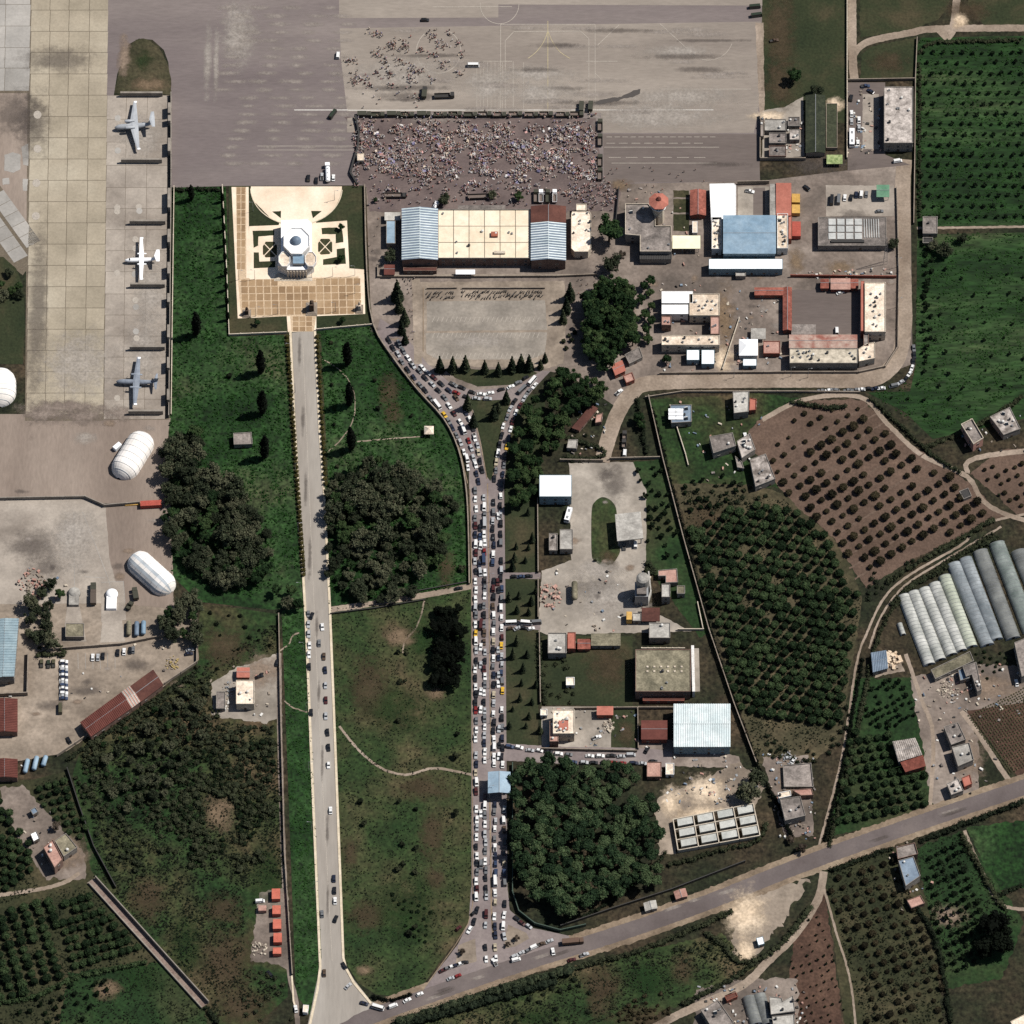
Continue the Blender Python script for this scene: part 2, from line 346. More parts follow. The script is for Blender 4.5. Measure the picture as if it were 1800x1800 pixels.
sheet('lot', [(1072, 1240), (1122, 1240), (1120, 1318), (1072, 1318)], m_lawn2, 1.3)
# ------------------------------------------------------------------ yards and tracks
sheet('yard', [(643, 320), (1060, 322), (1340, 318), (1600, 286), (1604, 640), (1556, 658), (1150, 662), (1090, 720), (1000, 660), (962, 652), (900, 705), (760, 700), (690, 636), (652, 560)], m_dirt, 2)
sheet('yard', [(1136, 862), (1112, 812), (1000, 814), (1004, 985), (952, 1004), (946, 1110), (960, 1116), (1130, 1112), (1215, 1110), (1120, 1060), (1136, 985)], m_yardc, 2, rough=1.5)
sheet('lot', [(952, 1242), (1074, 1242), (1074, 1318), (952, 1320)], m_yardc, 2)
sheet('lot', [(1122, 1300), (1180, 1300), (1300, 1330), (1300, 1350), (1120, 1345)], m_dirt, 2, rough=2)
sheet('wasteland', [(1150, 1420), (1165, 1395), (1210, 1380), (1300, 1340), (1345, 1380), (1330, 1420), (1185, 1440), (1190, 1500), (1160, 1500)], m_tan, 2, rough=6)
sheet('quarry_floor', [(1265, 1580), (1330, 1560), (1420, 1545), (1385, 1610), (1345, 1660), (1330, 1680), (1290, 1680), (1285, 1620)], m_tan, 2, rough=9)
sheet('yard', [(-280, 1062), (345, 1056), (350, 1160), (290, 1205), (110, 1325), (-280, 1388)], m_tan, 2, rough=1.5)
sheet('yard', [(372, 1200), (420, 1172), (486, 1150), (495, 1260), (470, 1272), (372, 1258)], m_yardc, 2, rough=4)
sheet('yard', [(455, 1570), (506, 1560), (512, 1720), (500, 1700), (470, 1690), (440, 1690)], m_dirt, 2, rough=4)
sheet('yard', [(1600, 1190), (1680, 1170), (1800, 1170), (1800, 1240), (1700, 1250), (1720, 1300), (1720, 1400), (1640, 1420), (1615, 1280)], m_dirt, 1.8, rough=5)
sheet('yard', [(1225, 1740), (1310, 1720), (1400, 1720), (1420, 2060), (1200, 2060)], m_dirt, 1.8, rough=6)
sheet('yard', [(1340, 1330), (1420, 1330), (1430, 1470), (1380, 1470)], m_dirt, 1.8, rough=5)
sheet('yard', [(1540, 1155), (1575, 1150), (1590, 1180), (1540, 1190)], m_tan, 2, rough=4)
sheet('yard', [(0, 1385), (40, 1380), (150, 1500), (150, 1545), (80, 1545), (0, 1420)], m_dirt, 2, rough=5)
for nm, pts, w, m, ly in [
    ('dirt_road', [(1590, 280), (1587, 330), (1588, 480), (1590, 560), (1582, 620), (1560, 652), (1520, 668), (1400, 668), (1160, 672), (1110, 692), (1080, 740), (1058, 812)], 27, m_track, 3.0),
    ('gravel_road', [(1498, -300), (1498, 60), (1502, 142)], 15, m_track, 3.0),
    ('gravel_road', [(1500, 96), (1525, 74), (1600, 58), (1680, 50), (2100, 50)], 12, m_track, 3.1),
    ('gravel_road', [(1650, 52), (1678, 34), (1700, -300)], 13, m_track, 3.2),
    ('footpath', [(1612, 401), (1700, 400), (2100, 394)], 4, m_track, 2.2),
    ('farm_track', [(1340, 738), (1415, 702), (1512, 698), (1560, 745), (1620, 800), (1700, 838), (1770, 905), (2100, 985)], 8, m_track, 2.4),
    ('farm_track', [(1700, 832), (1740, 800), (2100, 770)], 9, m_track, 2.3),
    ('farm_track', [(2100, 862), (1760, 912), (1690, 958), (1600, 1010), (1555, 1050), (1525, 1110), (1505, 1170), (1480, 1330), (1436, 1500)], 4, m_track, 2.4),
    ('farm_track', [(1760, 926), (1660, 985), (1590, 1030), (1548, 1085), (1528, 1140)], 3.5, m_track, 2.35),
    ('farm_track', [(1592, 1150), (1620, 1230), (1640, 1290), (1636, 1400), (1630, 1440)], 7, m_track, 2.4),
    ('farm_track', [(1690, 1250), (1720, 1290), (1765, 1360), (1790, 1392)], 9, m_track, 2.4),
    ('farm_track', [(1448, 1532), (1438, 1580), (1400, 1640), (1350, 1690), (1300, 1735), (1180, 1790), (1080, 1850)], 14, m_track, 2.6),
    ('farm_track', [(1448, 1560), (1470, 1640), (1500, 1760), (1520, 2060)], 4, m_track, 2.3),
    ('farm_track', [(1695, 1460), (1730, 1540), (1760, 1590), (1820, 1600)], 6, m_track, 2.3),
    ('farm_track', [(-280, 1605), (60, 1565), (140, 1535)], 7, m_track, 2.4),
    ('dirt_track', [(578, 1072), (650, 1062), (760, 1044), (830, 1030)], 10, m_track, 2.5),
    ('concrete_lane', [(490, 1148), (492, 1300), (498, 1500), (508, 1700), (520, 1760), (526, 1850)], 9, m_dirt, 2.6),
    ('garden_path', [(596, 1276), (630, 1318), (670, 1350), (712, 1362), (752, 1352), (780, 1352), (830, 1362)], 4.2, m_track, 2.5),
    ('garden_path', [(746, 1056), (740, 1082), (730, 1106), (712, 1126), (708, 1148)], 2.6, m_track, 2.5),
    ('garden_path', [(628, 776), (690, 771), (744, 767)], 2, m_track, 2.5),
    ('garden_path', [(560, 628), (590, 645), (612, 668), (624, 700), (620, 740), (600, 772), (575, 795)], 1.8, m_track, 2.5),
    ('garden_path', [(492, 1144), (508, 1132), (514, 1118), (526, 1112)], 2.4, m_track, 2.5),
    ('garden_path', [(500, 1232), (515, 1244), (540, 1252)], 2.4, m_track, 2.5),
    ('side_road', [(886, 1012), (950, 1012)], 11, m_jam, 2.9), ('side_road', [(886, 1099), (950, 1099)], 17, m_jam, 2.9),
    ('side_road', [(886, 1322), (1000, 1328), (1120, 1330), (1180, 1336)], 30, m_jam, 2.9),
]: ribbon(nm, pts, w, m, ly, rough=.9)
# ------------------------------------------------------------------ main road, avenues
MAIN = [(100, 2000), (560, 1830), (640, 1792), (760, 1748), (900, 1700), (1100, 1637), (1250, 1584), (1400, 1524), (1600, 1452), (1800, 1384), (1880, 1358), (2150, 1266)]
ribbon('road_shoulder', MAIN, 46, m_should, 3.2, rough=2.5)
sheet('road_apron', [(566, 1680), (602, 1680), (606, 1694), (622, 1722), (652, 1760), (690, 1775), (640, 1810), (560, 1850), (530, 1850), (548, 1770)], m_ave, 3.5)
sheet('road_apron', [(828, 1560), (892, 1560), (896, 1600), (930, 1630), (1000, 1645), (1010, 1670), (900, 1712), (740, 1760), (705, 1764), (745, 1738), (805, 1660), (824, 1620)], m_jam, 3.45, rough=.6)
ribbon('road', MAIN, 27, m_road, 3.8, rough=.8)
ave = sheet('avenue', [(513, 582), (551, 582), (560, 760), (567, 860), (578, 1070), (602, 1684), (566, 1700), (553, 1420), (540, 1100), (527, 860), (519, 720)], m_ave, 3.3)
jam = sheet('avenue', [(824, 820), (828, 1000), (829, 1570), (892, 1570), (888, 1000), (886, 860), (892, 780), (908, 722), (938, 684), (968, 652), (952, 652), (908, 680), (830, 686), (790, 672), (752, 640), (708, 585), (668, 560), (662, 585), (690, 626), (736, 684), (782, 734), (808, 786)], m_jam, 3.35)
island = sheet('traffic_island', [(856, 838), (846, 780), (832, 722), (818, 700), (860, 704), (898, 702), (880, 760), (868, 830), (862, 846)], m_lawn2, 4.2, smooth=False)
sheet('verge', [(778, 648), (860, 650), (930, 648), (945, 656), (905, 676), (840, 680), (800, 664)], m_lawn2, 4.1, rough=1)
ribbon('median_strip', [(857, 850), (859, 1000), (861, 1200), (863, 1330)], 2.2, m_should, 4.3, n=0)
ribbon('median_strip', [(861, 1405), (864, 1600), (866, 1640)], 3, m_should, 4.3, n=0)
ribbon('lane_line', [(532, 600), (545, 900), (560, 1250), (584, 1690)], 1.0, m_faint, 4.4, n=0)
sheet('traffic_island', [(806, 1662), (835, 1650), (838, 1690), (800, 1700)], m_tan, 4.4, rough=1)
sheet('traffic_island', [(893, 1625), (925, 1640), (930, 1650), (905, 1664), (885, 1668)], m_tan, 4.4, rough=1)
ribbon('planting_strip', [(503.5, 588), (517, 790), (533, 1010)], 9, m_odark, 4.0, n=0, rough=.7)
ribbon('planting_strip', [(559.5, 586), (566, 720), (573, 850)], 9, m_odark, 4.0, n=0, rough=.7)
# kerbs of the long avenue: low raised walls
def strip(name, pts, w, h, mat, z0=0.0, n=0, parent=None):
    o = band(smooth_line(pts, n) if n else pts, w); k = len(o) // 2; mb = MB()
    for i in range(k - 1): mb.prism(w2([o[i], o[i + 1], o[2 * k - 2 - i], o[2 * k - 1 - i]]), z0, z0 + h, mat)
    q = mb.build(name, parent)
    return q if parent is not None else struct(q)
strip('kerb', [(510.5, 582), (517, 730), (525, 870), (538, 1100), (551, 1420), (563, 1700), (558, 1740), (545, 1800), (535, 1840)], 4.2, .35, m_kerb)
strip('kerb', [(553.5, 582), (562, 760), (570, 870), (580, 1072), (590, 1330), (603.5, 1684), (608, 1702), (622, 1728), (652, 1764)], 4.2, .35, m_kerb)
strip('kerb', [(513, 1715), (516, 1760), (520, 1772)], 3, .3, m_kerb)
for pts in ([(826, 860), (829.5, 1040), (831, 1590), (823, 1624), (800, 1662), (742, 1742)], [(856, 842), (845, 782), (831, 724), (818, 700)], [(866, 838), (882, 762), (898, 706)], [(744, 506), (744, 618)], [(690, 622), (738, 686), (784, 738), (808, 790), (822, 850)]):
    strip('kerb', pts, 1.6, .2, m_should)
# ------------------------------------------------------------------ car park
sheet('carpark', [(730, 496), (992, 494), (996, 560), (990, 640), (960, 648), (745, 642), (728, 600)], m_tan, 3.0, rough=1.5)
sheet('carpark_bay', [(750, 530), (958, 528), (962, 580), (750, 582)], m_gravel, 3.4, rough=1)
sheet('carpark_bay', [(748, 586), (962, 584), (958, 622), (930, 632), (770, 632), (750, 622)], m_gravel, 3.4, rough=1)
sheet('footpath', [(724, 490), (738, 490), (742, 640), (728, 640)], m_tan, 3.6, rough=.5)
# ------------------------------------------------------------------ airfield surfaces
ap = sheet('apron', [(188, -300), (1340, -300), (1339, 200), (1334, 318), (1060, 324), (405, 327), (302, 330), (300, 165), (296, 110), (288, 88), (268, 70), (244, 68), (226, 78), (206, 130), (200, 168), (188, 168)], m_asph, 3.0)
sheet('apron', [(597, 50), (1338, 38), (1338, 150), (1332, 200), (1325, 234), (1060, 234), (1056, 198), (610, 196), (600, 110)], m_asph_l, 3.4)
sheet('apron', [(595, -300), (876, -300), (876, 8), (1340, 10), (1340, -300)], m_asph_l, 3.42)
sheet('apron', [(596, -300), (876, -300), (876, 31), (596, 32)], m_asph_l, 3.46)
sheet('apron', [(1060, 236), (1334, 236), (1336, 318), (1062, 322)], m_asph_d, 3.45)
sheet('apron', [(606, 206), (1046, 208), (1060, 322), (1092, 326), (1088, 372), (650, 372), (645, 330), (625, 320), (622, 240)], m_crowdg, 3.6, rough=2.5)
sheet('apron_edge', [(1328, 40), (1342, 40), (1344, 200), (1335, 200)], m_track, 3.6, rough=1.5)
sheet('grass_island', [(239, 69), (260, 69), (275, 80), (288, 98), (297, 120), (301, 140), (301, 166), (202, 163), (205, 140), (215, 112), (228, 85)], m_oclay, 4.0, rough=1.5)
sheet('hardstand', [(-300, 728), (46, 728), (182, 728), (300, 735), (296, 760), (296, 885), (180, 885), (-300, 876)], m_apw, 2.9)
sheet('hardstand', [(-300, 878), (150, 878), (186, 892), (192, 980), (215, 1060), (-300, 1066)], m_conc, 2.95, rough=1)
sheet('hardstand', [(186, 892), (300, 885), (306, 1070), (215, 1062), (192, 980)], m_apw, 2.9, rough=1)
sheet('hardstand', [(-300, 160), (54, 160), (50, 420), (48, 440), (20, 410), (-300, 320)], m_apw, 2.92)
sheet('grass_island', [(-300, 440), (6, 452), (28, 472), (40, 500), (44, 560), (40, 640), (-300, 640)], m_lawn2, 3.5, rough=1)
def slab_mesh(name, mat):
    mb = MB(); mb.box(0, 0, 0, 1, 1, 1, mat, taper=.994); return mb.build(name, link_it=False)
def slabs(parent, me, name, cols, rows, z, h, gap=.12, lean=0.0, skip=()):
    """one object for each slab of a paving grid given by picture lines"""
    for j in range(len(rows) - 1):
        for i in range(len(cols) - 1):
            if (i, j) in skip: continue
            ym = (rows[j] + rows[j + 1]) / 2; dx = lean * ym
            a = g(cols[i] + dx, rows[j + 1]); b = g(cols[i + 1] + dx, rows[j + 1]); c = g(cols[i] + dx, rows[j])
            x = (a[0] + b[0]) / 2; y = (a[1] + c[1]) / 2
            o = link(name, me, parent, (x, y, z), 0, (b[0] - a[0] - gap, c[1] - a[1] - gap, h))
tw = sheet('taxiway', [(52, -300), (191, -300), (182, 740), (44, 740)], m_joint, 3.1)
me_slab = slab_mesh('slab', m_slab); me_slabg = slab_mesh('grey_slab', m_slabg); me_conc = slab_mesh('stand_slab', m_conc)
slabs(tw, me_slab, 'slab', [54, 87.5, 121, 157, 190], [18 + 37.4 * k for k in range(-9, 20)], .1, .06, gap=.28, lean=-.0122)
tw2 = sheet('taxiway', [(-300, -300), (53, -300), (51, 164), (-300, 164)], m_joint, 3.05)
slabs(tw2, me_slabg, 'slab', [-40, 9, 53], [-28, 8, 46, 84, 120, 160], .1, .06, gap=.2, lean=-.012)
tw3 = sheet('taxiway', [(-300, 322), (0, 326), (48, 396), (50, 470), (40, 484), (0, 452), (-300, 440)], m_joint, 3.15)
for k in range(5):
    for j in range(2):
        x0, y0 = -6 + k * 13 + j * -22, 340 + k * 18 + j * 26
        a, b = g(x0, y0), g(x0 + 13, y0 + 18)
        link('slab', me_slabg, tw3, ((a[0] + b[0]) / 2, (a[1] + b[1]) / 2, .1), math.atan2(b[1] - a[1], b[0] - a[0]), (math.hypot(b[0] - a[0], b[1] - a[1]) - .25, 8.6, .06))
st = sheet('parking_stand', [(187, 168), (301, 167), (298, 738), (181, 738)], m_joint, 3.12)
slabs(st, me_conc, 'slab', [189, 223, 260, 297], [168, 210, 250, 291, 330, 367, 404, 441, 478, 517, 554, 591, 628, 665, 702, 737], .1, .07, gap=.16, lean=-.0095)
# markings
def mark(pts, w=1.0, m=m_faint, n=0): ribbon('marking', pts, w, m, 5.6 + .02 * random.random(), parent=ap, n=n)
random.seed(5)
def arc(cx, cy, r, a0=0, a1=360, k=40):
    return [(cx + r * math.cos(math.radians(a0 + (a1 - a0) * i / k)), cy + r * math.sin(math.radians(a0 + (a1 - a0) * i / k))) for i in range(k + 1)]
mark(arc(771, 90, 39, -70, 235), 1.2); mark(arc(878, 8, 34, 0, 185), 1.0); mark(arc(1245, 62, 44, 20, 110), .8)
mark([(517, 193.6), (612, 193.6)], 1.3, m_white); mark([(612, 194), (1254, 193.4)], 1.1, m_white)
for p in ([(880, 193), (880, 43), (1046, 43), (1046, 193)], [(888, 193), (888, 72), (903, 56), (1020, 55), (1035, 68), (1035, 193)], [(902, 108), (902, 193)], [(1160, 157), (1320, 157)], [(790, 108), (900, 108)], [(1030, 108), (1085, 108)], [(760, 12.5), (900, 12)], [(1160, 42), (1208, 86)], [(1088, 44), (1050, 80)], [(1046, 129), (1056, 139)]):
    for a, b in zip(p, p[1:]): mark([a, b], 1.0)
for p in ([(963, 37), (963, 193)],): mark(p, 1.1, m_yellow)
mark([(963, 55), (955, 75), (942, 92), (928, 103)], .9, m_yellow, 5); mark([(963, 55), (972, 75), (985, 92), (1002, 103)], .9, m_yellow, 5)
for x in (838, 844, 850, 857, 863, 870, 877, 883, 920): mark([(x, 110), (x, 193)], .8)
for y, x0, x1, d in ((241, 1066, 1262, 14), (252, 1066, 1240, 22), (259, 1062, 1264, 0), (287, 1075, 1260, 0), (257, 452, 622, 0), (264, 454, 622, 0), (277, 1070, 1240, 30)):
    if d:
        x = x0
        while x < x1: mark([(x, y), (min(x + d * .7, x1), y)], .8); x += d
    else: mark([(x0, y), (x1, y)], .8)
for x, y, r in ((66, 202, 7), (66, 262, 7), (64, 322, 7), (63, 380, 7)): 
    sheet('marking', arc(x, y, r, 0, 342, 20), m_faint, 7.2, parent=tw)
for x, y in ((207, 265), (207, 208), (238, 421), (238, 437), (206, 480), (238, 528), (239, 540), (239, 583), (240, 595), (206, 365), (206, 372), (244, 364), (245, 371), (206, 700), (237, 482)):
    sheet('marking', arc(x, y, 5.5, 0, 342, 14), m_slabg if x % 2 else m_faint, 7.4, parent=st)
for p in ([(8, 272), (22, 268), (36, 272), (36, 298), (24, 304), (8, 300)], [(38, 258), (50, 252), (50, 292), (41, 290)], [(40, 314), (49, 314), (48, 335), (40, 335)], [(4, 314), (16, 313), (17, 324), (5, 325)]):
    sheet('concrete_repair', p, m_slabg, 4.4, rough=1)
for p in ([(118, 1066), (140, 1066), (152, 1128), (110, 1128)], [(182, 1074), (212, 1074), (220, 1128), (176, 1130)], [(178, 1024), (217, 1022), (222, 1090), (178, 1094)], [(112, 1010), (176, 1008), (176, 1040), (112, 1040)]): sheet('hardstand', p, m_conc, 4.0)
for a, b in (((145, 900), (190, 1016)), ((190, 1016), (196, 1040)), ((130, 900), (131, 1040)), ((148, 1014), (185, 1016)), ((178, 1024), (217, 1022)), ((217, 1022), (220, 1060))): ribbon('marking', [a, b], .9, m_slabg, 4.6, n=0, parent=ap)
for x in range(137, 215, 13): ribbon('marking', [(x, 1148), (x + .5, 1176)], .7, m_slabg, 4.6, n=0, parent=ap)
# stains, wear and bare spots
for nm, m, x, y, rx, ry in [
    ('bare_soil', s_tan, 262, 150, 34, 12), ('fresh_grass', s_green, 252, 105, 16, 18), ('dusty_spot', s_dirt, 218, 100, 10, 40), ('bare_soil', s_brown, 684, 690, 20, 34), ('bare_soil', s_brown, 692, 728, 16, 22), ('bare_soil', s_brown, 760, 1470, 24, 46), ('bare_soil', s_brown, 766, 1545, 20, 22), ('bare_soil', s_brown, 614, 1500, 14, 30),
    ('bare_soil', s_brown, 645, 1610, 34, 30), ('bare_soil', s_brown, 650, 1210, 40, 60), ('bare_soil', s_tan, 765, 1220, 18, 12), ('bare_soil', s_brown, 785, 1000, 16, 40), ('bare_soil', s_tan, 700, 1120, 30, 18),
    ('bare_soil', s_brown, 745, 1385, 50, 24), ('bare_soil', s_tan, 640, 1706, 16, 10), ('fresh_grass', s_green, 720, 1600, 60, 60), ('fresh_grass', s_green, 742, 1120, 26, 40), ('fresh_grass', s_green, 700, 1250, 60, 40),
    ('bare_soil', s_brown, 260, 1580, 36, 44), ('bare_soil', s_brown, 400, 1690, 50, 60), ('bare_soil', s_tan, 385, 1430, 30, 36), ('bare_soil', s_brown, 395, 1140, 46, 40), ('bare_soil', s_brown, 430, 1770, 50, 40), ('bare_soil', s_brown, 390, 1600, 40, 30),
    ('fresh_grass', s_green, 330, 1660, 26, 60), ('fresh_grass', s_green, 470, 1540, 30, 60), ('bare_soil', s_tan, 190, 1740, 24, 18), ('fresh_grass', s_green, 250, 1720, 40, 30),
    ('bare_soil', s_brown, 1055, 1750, 26, 50), ('bare_soil', s_brown, 1060, 1730, 40, 26), ('bare_soil', s_brown, 1200, 1705, 24, 30), ('fresh_grass', s_green, 1140, 1720, 46, 36), ('bare_soil', s_brown, 1130, 1790, 50, 22), ('fresh_grass', s_green, 940, 1790, 60, 20),
    ('bare_soil', s_brown, 1372, 60, 26, 90), ('bare_soil', s_brown, 1372, 150, 30, 40), ('bare_soil', s_brown, 1560, 110, 34, 20), ('bare_soil', s_brown, 1700, 20, 40, 20),
    ('bare_soil', s_brown, 1070, 985, 16, 24), ('bare_soil', s_brown, 1070, 1170, 40, 40), ('bare_soil', s_brown, 1240, 910, 40, 30), ('bare_soil', s_brown, 1100, 1290, 16, 24),
    ('sandy_spot', s_sand, 1312, 1610, 36, 46), ('sandy_spot', s_sand, 1312, 1672, 20, 22), ('sandy_spot', s_sand, 1240, 1390, 40, 26), ('sandy_spot', s_sand, 1180, 1410, 20, 30), ('sandy_spot', s_sand, 1240, 1430, 50, 14),
    ('sandy_spot', s_sand, 1470, 183, 16, 12), ('sandy_spot', s_sand, 1688, 38, 14, 14), ('sandy_spot', s_sand, 1350, 205, 30, 10), ('sandy_spot', s_sand, 1272, 632, 20, 22), ('sandy_spot', s_tan, 1275, 560, 16, 60), ('sandy_spot', s_tan, 1475, 470, 26, 14), ('sandy_spot', s_tan, 1400, 460, 14, 24), ('sandy_spot', s_tan, 1090, 325, 24, 10),
    ('dusty_spot', s_dirt, 1090, 560, 30, 20), ('dusty_spot', s_dirt, 1740, 1210, 50, 24), ('dusty_spot', s_dirt, 1700, 1330, 30, 40), ('dusty_spot', s_dirt, 1390, 1370, 24, 40), ('dusty_spot', s_dirt, 460, 1180, 30, 30), ('dusty_spot', s_dirt, 115, 1500, 40, 30), ('dusty_spot', s_dirt, 1670, 1610, 30, 20),
    ('oil_stain', s_dark, 60, 220, 30, 60), ('oil_stain', s_dark, 100, 105, 70, 24), ('oil_stain', s_dark, 30, 200, 40, 40), ('oil_stain', s_dark, 66, 560, 14, 170), ('oil_stain', s_dark, 720, 170, 70, 8), ('oil_stain', s_dark, 1080, 850, 20, 40), ('oil_stain', s_dark, 1050, 1030, 40, 20), ('oil_stain', s_dark, 1065, 835, 16, 12), ('oil_stain', s_dark, 60, 960, 50, 30), ('oil_stain', s_dark, 80, 1000, 30, 20), ('oil_stain', s_dark, 150, 1215, 40, 9), ('oil_stain', s_dark, 240, 1170, 30, 12), ('oil_stain', s_dark, 90, 1240, 30, 10), ('oil_stain', s_dark, 1500, 380, 30, 12), ('oil_stain', s_dark, 1440, 290, 60, 20),
    ('pale_wear', s_pale, 940, 130, 70, 14), ('pale_wear', s_pale, 1150, 205, 120, 22), ('pale_wear', s_pale, 1200, 170, 100, 18), ('pale_wear', s_pale, 700, 130, 90, 30), ('pale_wear', s_pale, 950, 165, 60, 20), ('pale_wear', s_pale, 860, 150, 40, 30), ('pale_wear', s_pale, 148, 770, 18, 12), ('pale_wear', s_pale, 265, 510, 30, 60), ('pale_wear', s_pale, 255, 620, 34, 60), ('pale_wear', s_pale, 245, 240, 40, 40), ('pale_wear', s_pale, 130, 950, 40, 60), ('pale_wear', s_pale, 1075, 1055, 60, 40), ('pale_wear', s_pale, 1050, 1005, 40, 20), ('pale_wear', s_pale, 420, 60, 30, 60), ('pale_wear', s_pale, 365, 110, 6, 60), ('pale_wear', s_pale, 380, 110, 4, 60), ('pale_wear', s_pale, 840, 600, 60, 12), ('pale_wear', s_pale, 140, 640, 60, 60), ('pale_wear', s_pale, 1190, 90, 60, 10)]:
    patch(nm, m, x, y, rx * 1.35, ry * 1.35)
rs = random.Random(11)
s_pale2 = soft('faint_wear', [(160, 150, 142), (172, 162, 153)], .55)
for k in range(20):
    for i in range(4): patch('pale_wear', s_pale2, 400 + i * 58 + (k * 37) % 41 + rs.uniform(-12, 12), 14 + k * 14.4, rs.uniform(20, 30), rs.uniform(4.5, 6.5))
for k in range(30): patch('pale_wear', s_pale2, rs.uniform(620, 1300), rs.uniform(45, 230), rs.uniform(30, 70), rs.uniform(4, 8))
for k in range(14): patch('oil_stain', s_dark, rs.uniform(620, 1300), rs.uniform(36, 310), rs.uniform(40, 120), rs.uniform(4, 8))
for k in range(60): patch('dusty_spot', rs.choice([s_dirt, s_dark, s_pale2]), *rs.choice([(rs.uniform(1060, 1570), rs.uniform(480, 500)), (rs.uniform(1270, 1380), rs.uniform(520, 650)), (rs.uniform(20, 330), rs.uniform(1140, 1260)), (rs.uniform(10, 290), rs.uniform(740, 1020)), (rs.uniform(650, 720), rs.uniform(380, 600)), (rs.uniform(960, 1120), rs.uniform(830, 1100))]), rs.uniform(6, 18), rs.uniform(4, 10))
for y0 in (566, 594, 630):
    for k in range(24): ribbon('marking', [(760 + k * 8, y0), (764 + k * 8, y0 - 9)], .8, m_faint, 4.2, parent=ap, n=0)
for k in range(9): patch('tyre_wear', s_dark, 532 + k * 6 + rs.uniform(-8, 8), 620 + k * 120, rs.uniform(3, 5), rs.uniform(30, 60))
for k in range(12): x0 = rs.uniform(760, 1780); patch('tyre_wear', rs.choice([s_dark, s_pale2]), x0, 1750 - (x0 - 760) * .352 + rs.uniform(-6, 6), rs.uniform(16, 40), 3, -19)
for k in range(13): ribbon('tractor_track', [(1478 + k * 9.5 - 110, 741 + k * 18.5 + 67), (1478 + k * 9.5 + 60, 741 + k * 18.5 - 37)] if k < 6 else [(1478 + k * 9.5 - 90, 741 + k * 18.5 + 55), (1478 + k * 9.5 + 90, 741 + k * 18.5 - 55)], 3, M('track_soil', [(96, 80, 69), (112, 94, 82)], scale=.2, fine=.8, fv=.25), 1.6, rough=1.6, n=0)
s_hs = soft('tarmac_dust', [(126, 113, 104), (148, 135, 125)], .9)
for x0, y0, rx, ry in ((80, 726, 60, 26), (150, 730, 60, 24), (215, 728, 50, 18), (115, 715, 90, 16)): patch('dusty_spot', s_hs, x0, y0, rx, ry)
sheet('wet_streak', roughen([(1044, 181), (1056, 176), (1076, 172), (1092, 170), (1108, 163), (1114, 160), (1126, 157), (1124, 165), (1112, 171), (1098, 173), (1084, 178), (1064, 182), (1050, 184)], 1.2, 3), flat('wet_asphalt', (72, 66, 62)), 7.6)
sheet('concrete_repair', [(610, 208), (624, 206), (624, 232), (610, 233)], m_asph_l, 5.0, rough=1)
# ------------------------------------------------------------------ crop rows on the ploughed field
m_crop = M('crop_leaves', [(58, 62, 40), (84, 80, 56)], scale=.4, fine=1.5, fv=.4)
mb = MB(); rs = random.Random(3)
for k in range(26):
    a = (1702 + k * 4.4, 1258 - k * 2.2); b = (a[0] + 74, a[1] + 104)
    for i in range(28):
        t = (i + rs.random() * .6) / 28; x, y = g(a[0] + (b[0] - a[0]) * t, a[1] + (b[1] - a[1]) * t)
        mb.tube([(x, y, 0, .35), (x, y, .35, .5), (x, y, .6, .15)], m_crop, 5)
struct(mb.build('crop_rows'), 'stuff')
# ------------------------------------------------------------------ building materials
def roofm(name, a, b, **k): return M(name, [a, b], **{**dict(scale=.12, fine=1.1, fv=.12, mid=(.35, .08), rnd=.2), **k})
r_white = roofm('white_sheet_roof', (262, 264, 266), (280, 280, 280), fv=.03, mid=None, rough=.5)
r_cream = roofm('cream_roof_screed', (206, 186, 164), (255, 240, 220), fv=.2, mid=(.45, .2))
r_creamt = roofm('cream_roof_tile', (236, 218, 190), (250, 236, 212), fv=.05)
r_grey = roofm('grey_concrete_roof', (98, 92, 88), (160, 150, 143), fv=.25, mid=(.45, .2))
r_lgrey = roofm('light_concrete_roof', (142, 138, 132), (196, 192, 184), fv=.18, mid=(.4, .15))
r_dirty = roofm('weathered_roof', (112, 104, 98), (208, 198, 190), scale=.25, fv=.25)
r_moss = roofm('mossy_roof', (100, 96, 80), (152, 144, 122), fv=.28, mid=(.4, .2))
r_blue = roofm('pale_blue_sheet_roof', (128, 154, 174), (160, 182, 198), fv=.09, mid=(.3, .1), rough=.55)
r_sky = roofm('blue_sheet_roof', (102, 118, 136), (138, 154, 170), fv=.12, rough=.55)
r_steel = roofm('ribbed_steel_roof', (204, 218, 220), (234, 242, 242), fv=.08, mid=(.25, .08), rough=.5)
r_blrib = roofm('ribbed_blue_roof', (112, 126, 142), (136, 150, 166), fv=.1, mid=(.3, .1), rough=.5)
r_red = roofm('red_tile_roof', (116, 66, 56), (164, 100, 86), fv=.25, mid=(.5, .2))
r_orange = roofm('orange_tile_roof', (172, 106, 91), (190, 122, 106), fv=.1)
r_brown = roofm('brown_roof', (84, 54, 48), (112, 74, 64), fv=.14)
r_maroon = roofm('maroon_sheet_roof', (96, 56, 50), (116, 70, 62), fv=.1)
r_pink = roofm('pinkish_roof', (166, 126, 114), (196, 158, 144), fv=.18)
r_green = roofm('green_canopy', (90, 132, 106), (116, 156, 128), fv=.12)
r_dgreen = roofm('camouflage_net', (44, 50, 38), (70, 74, 56), fv=.3, scale=.3)
r_yell = roofm('cream_yellow_canopy', (250, 246, 210), (262, 258, 226), fv=.03)
w_cream = M('cream_render', [(196, 182, 162), (216, 204, 186)], scale=.3)
w_grey = M('grey_render', [(128, 122, 116), (152, 146, 138)], scale=.3)
w_white = M('white_render', [(222, 220, 216), (238, 236, 232)], scale=.3)
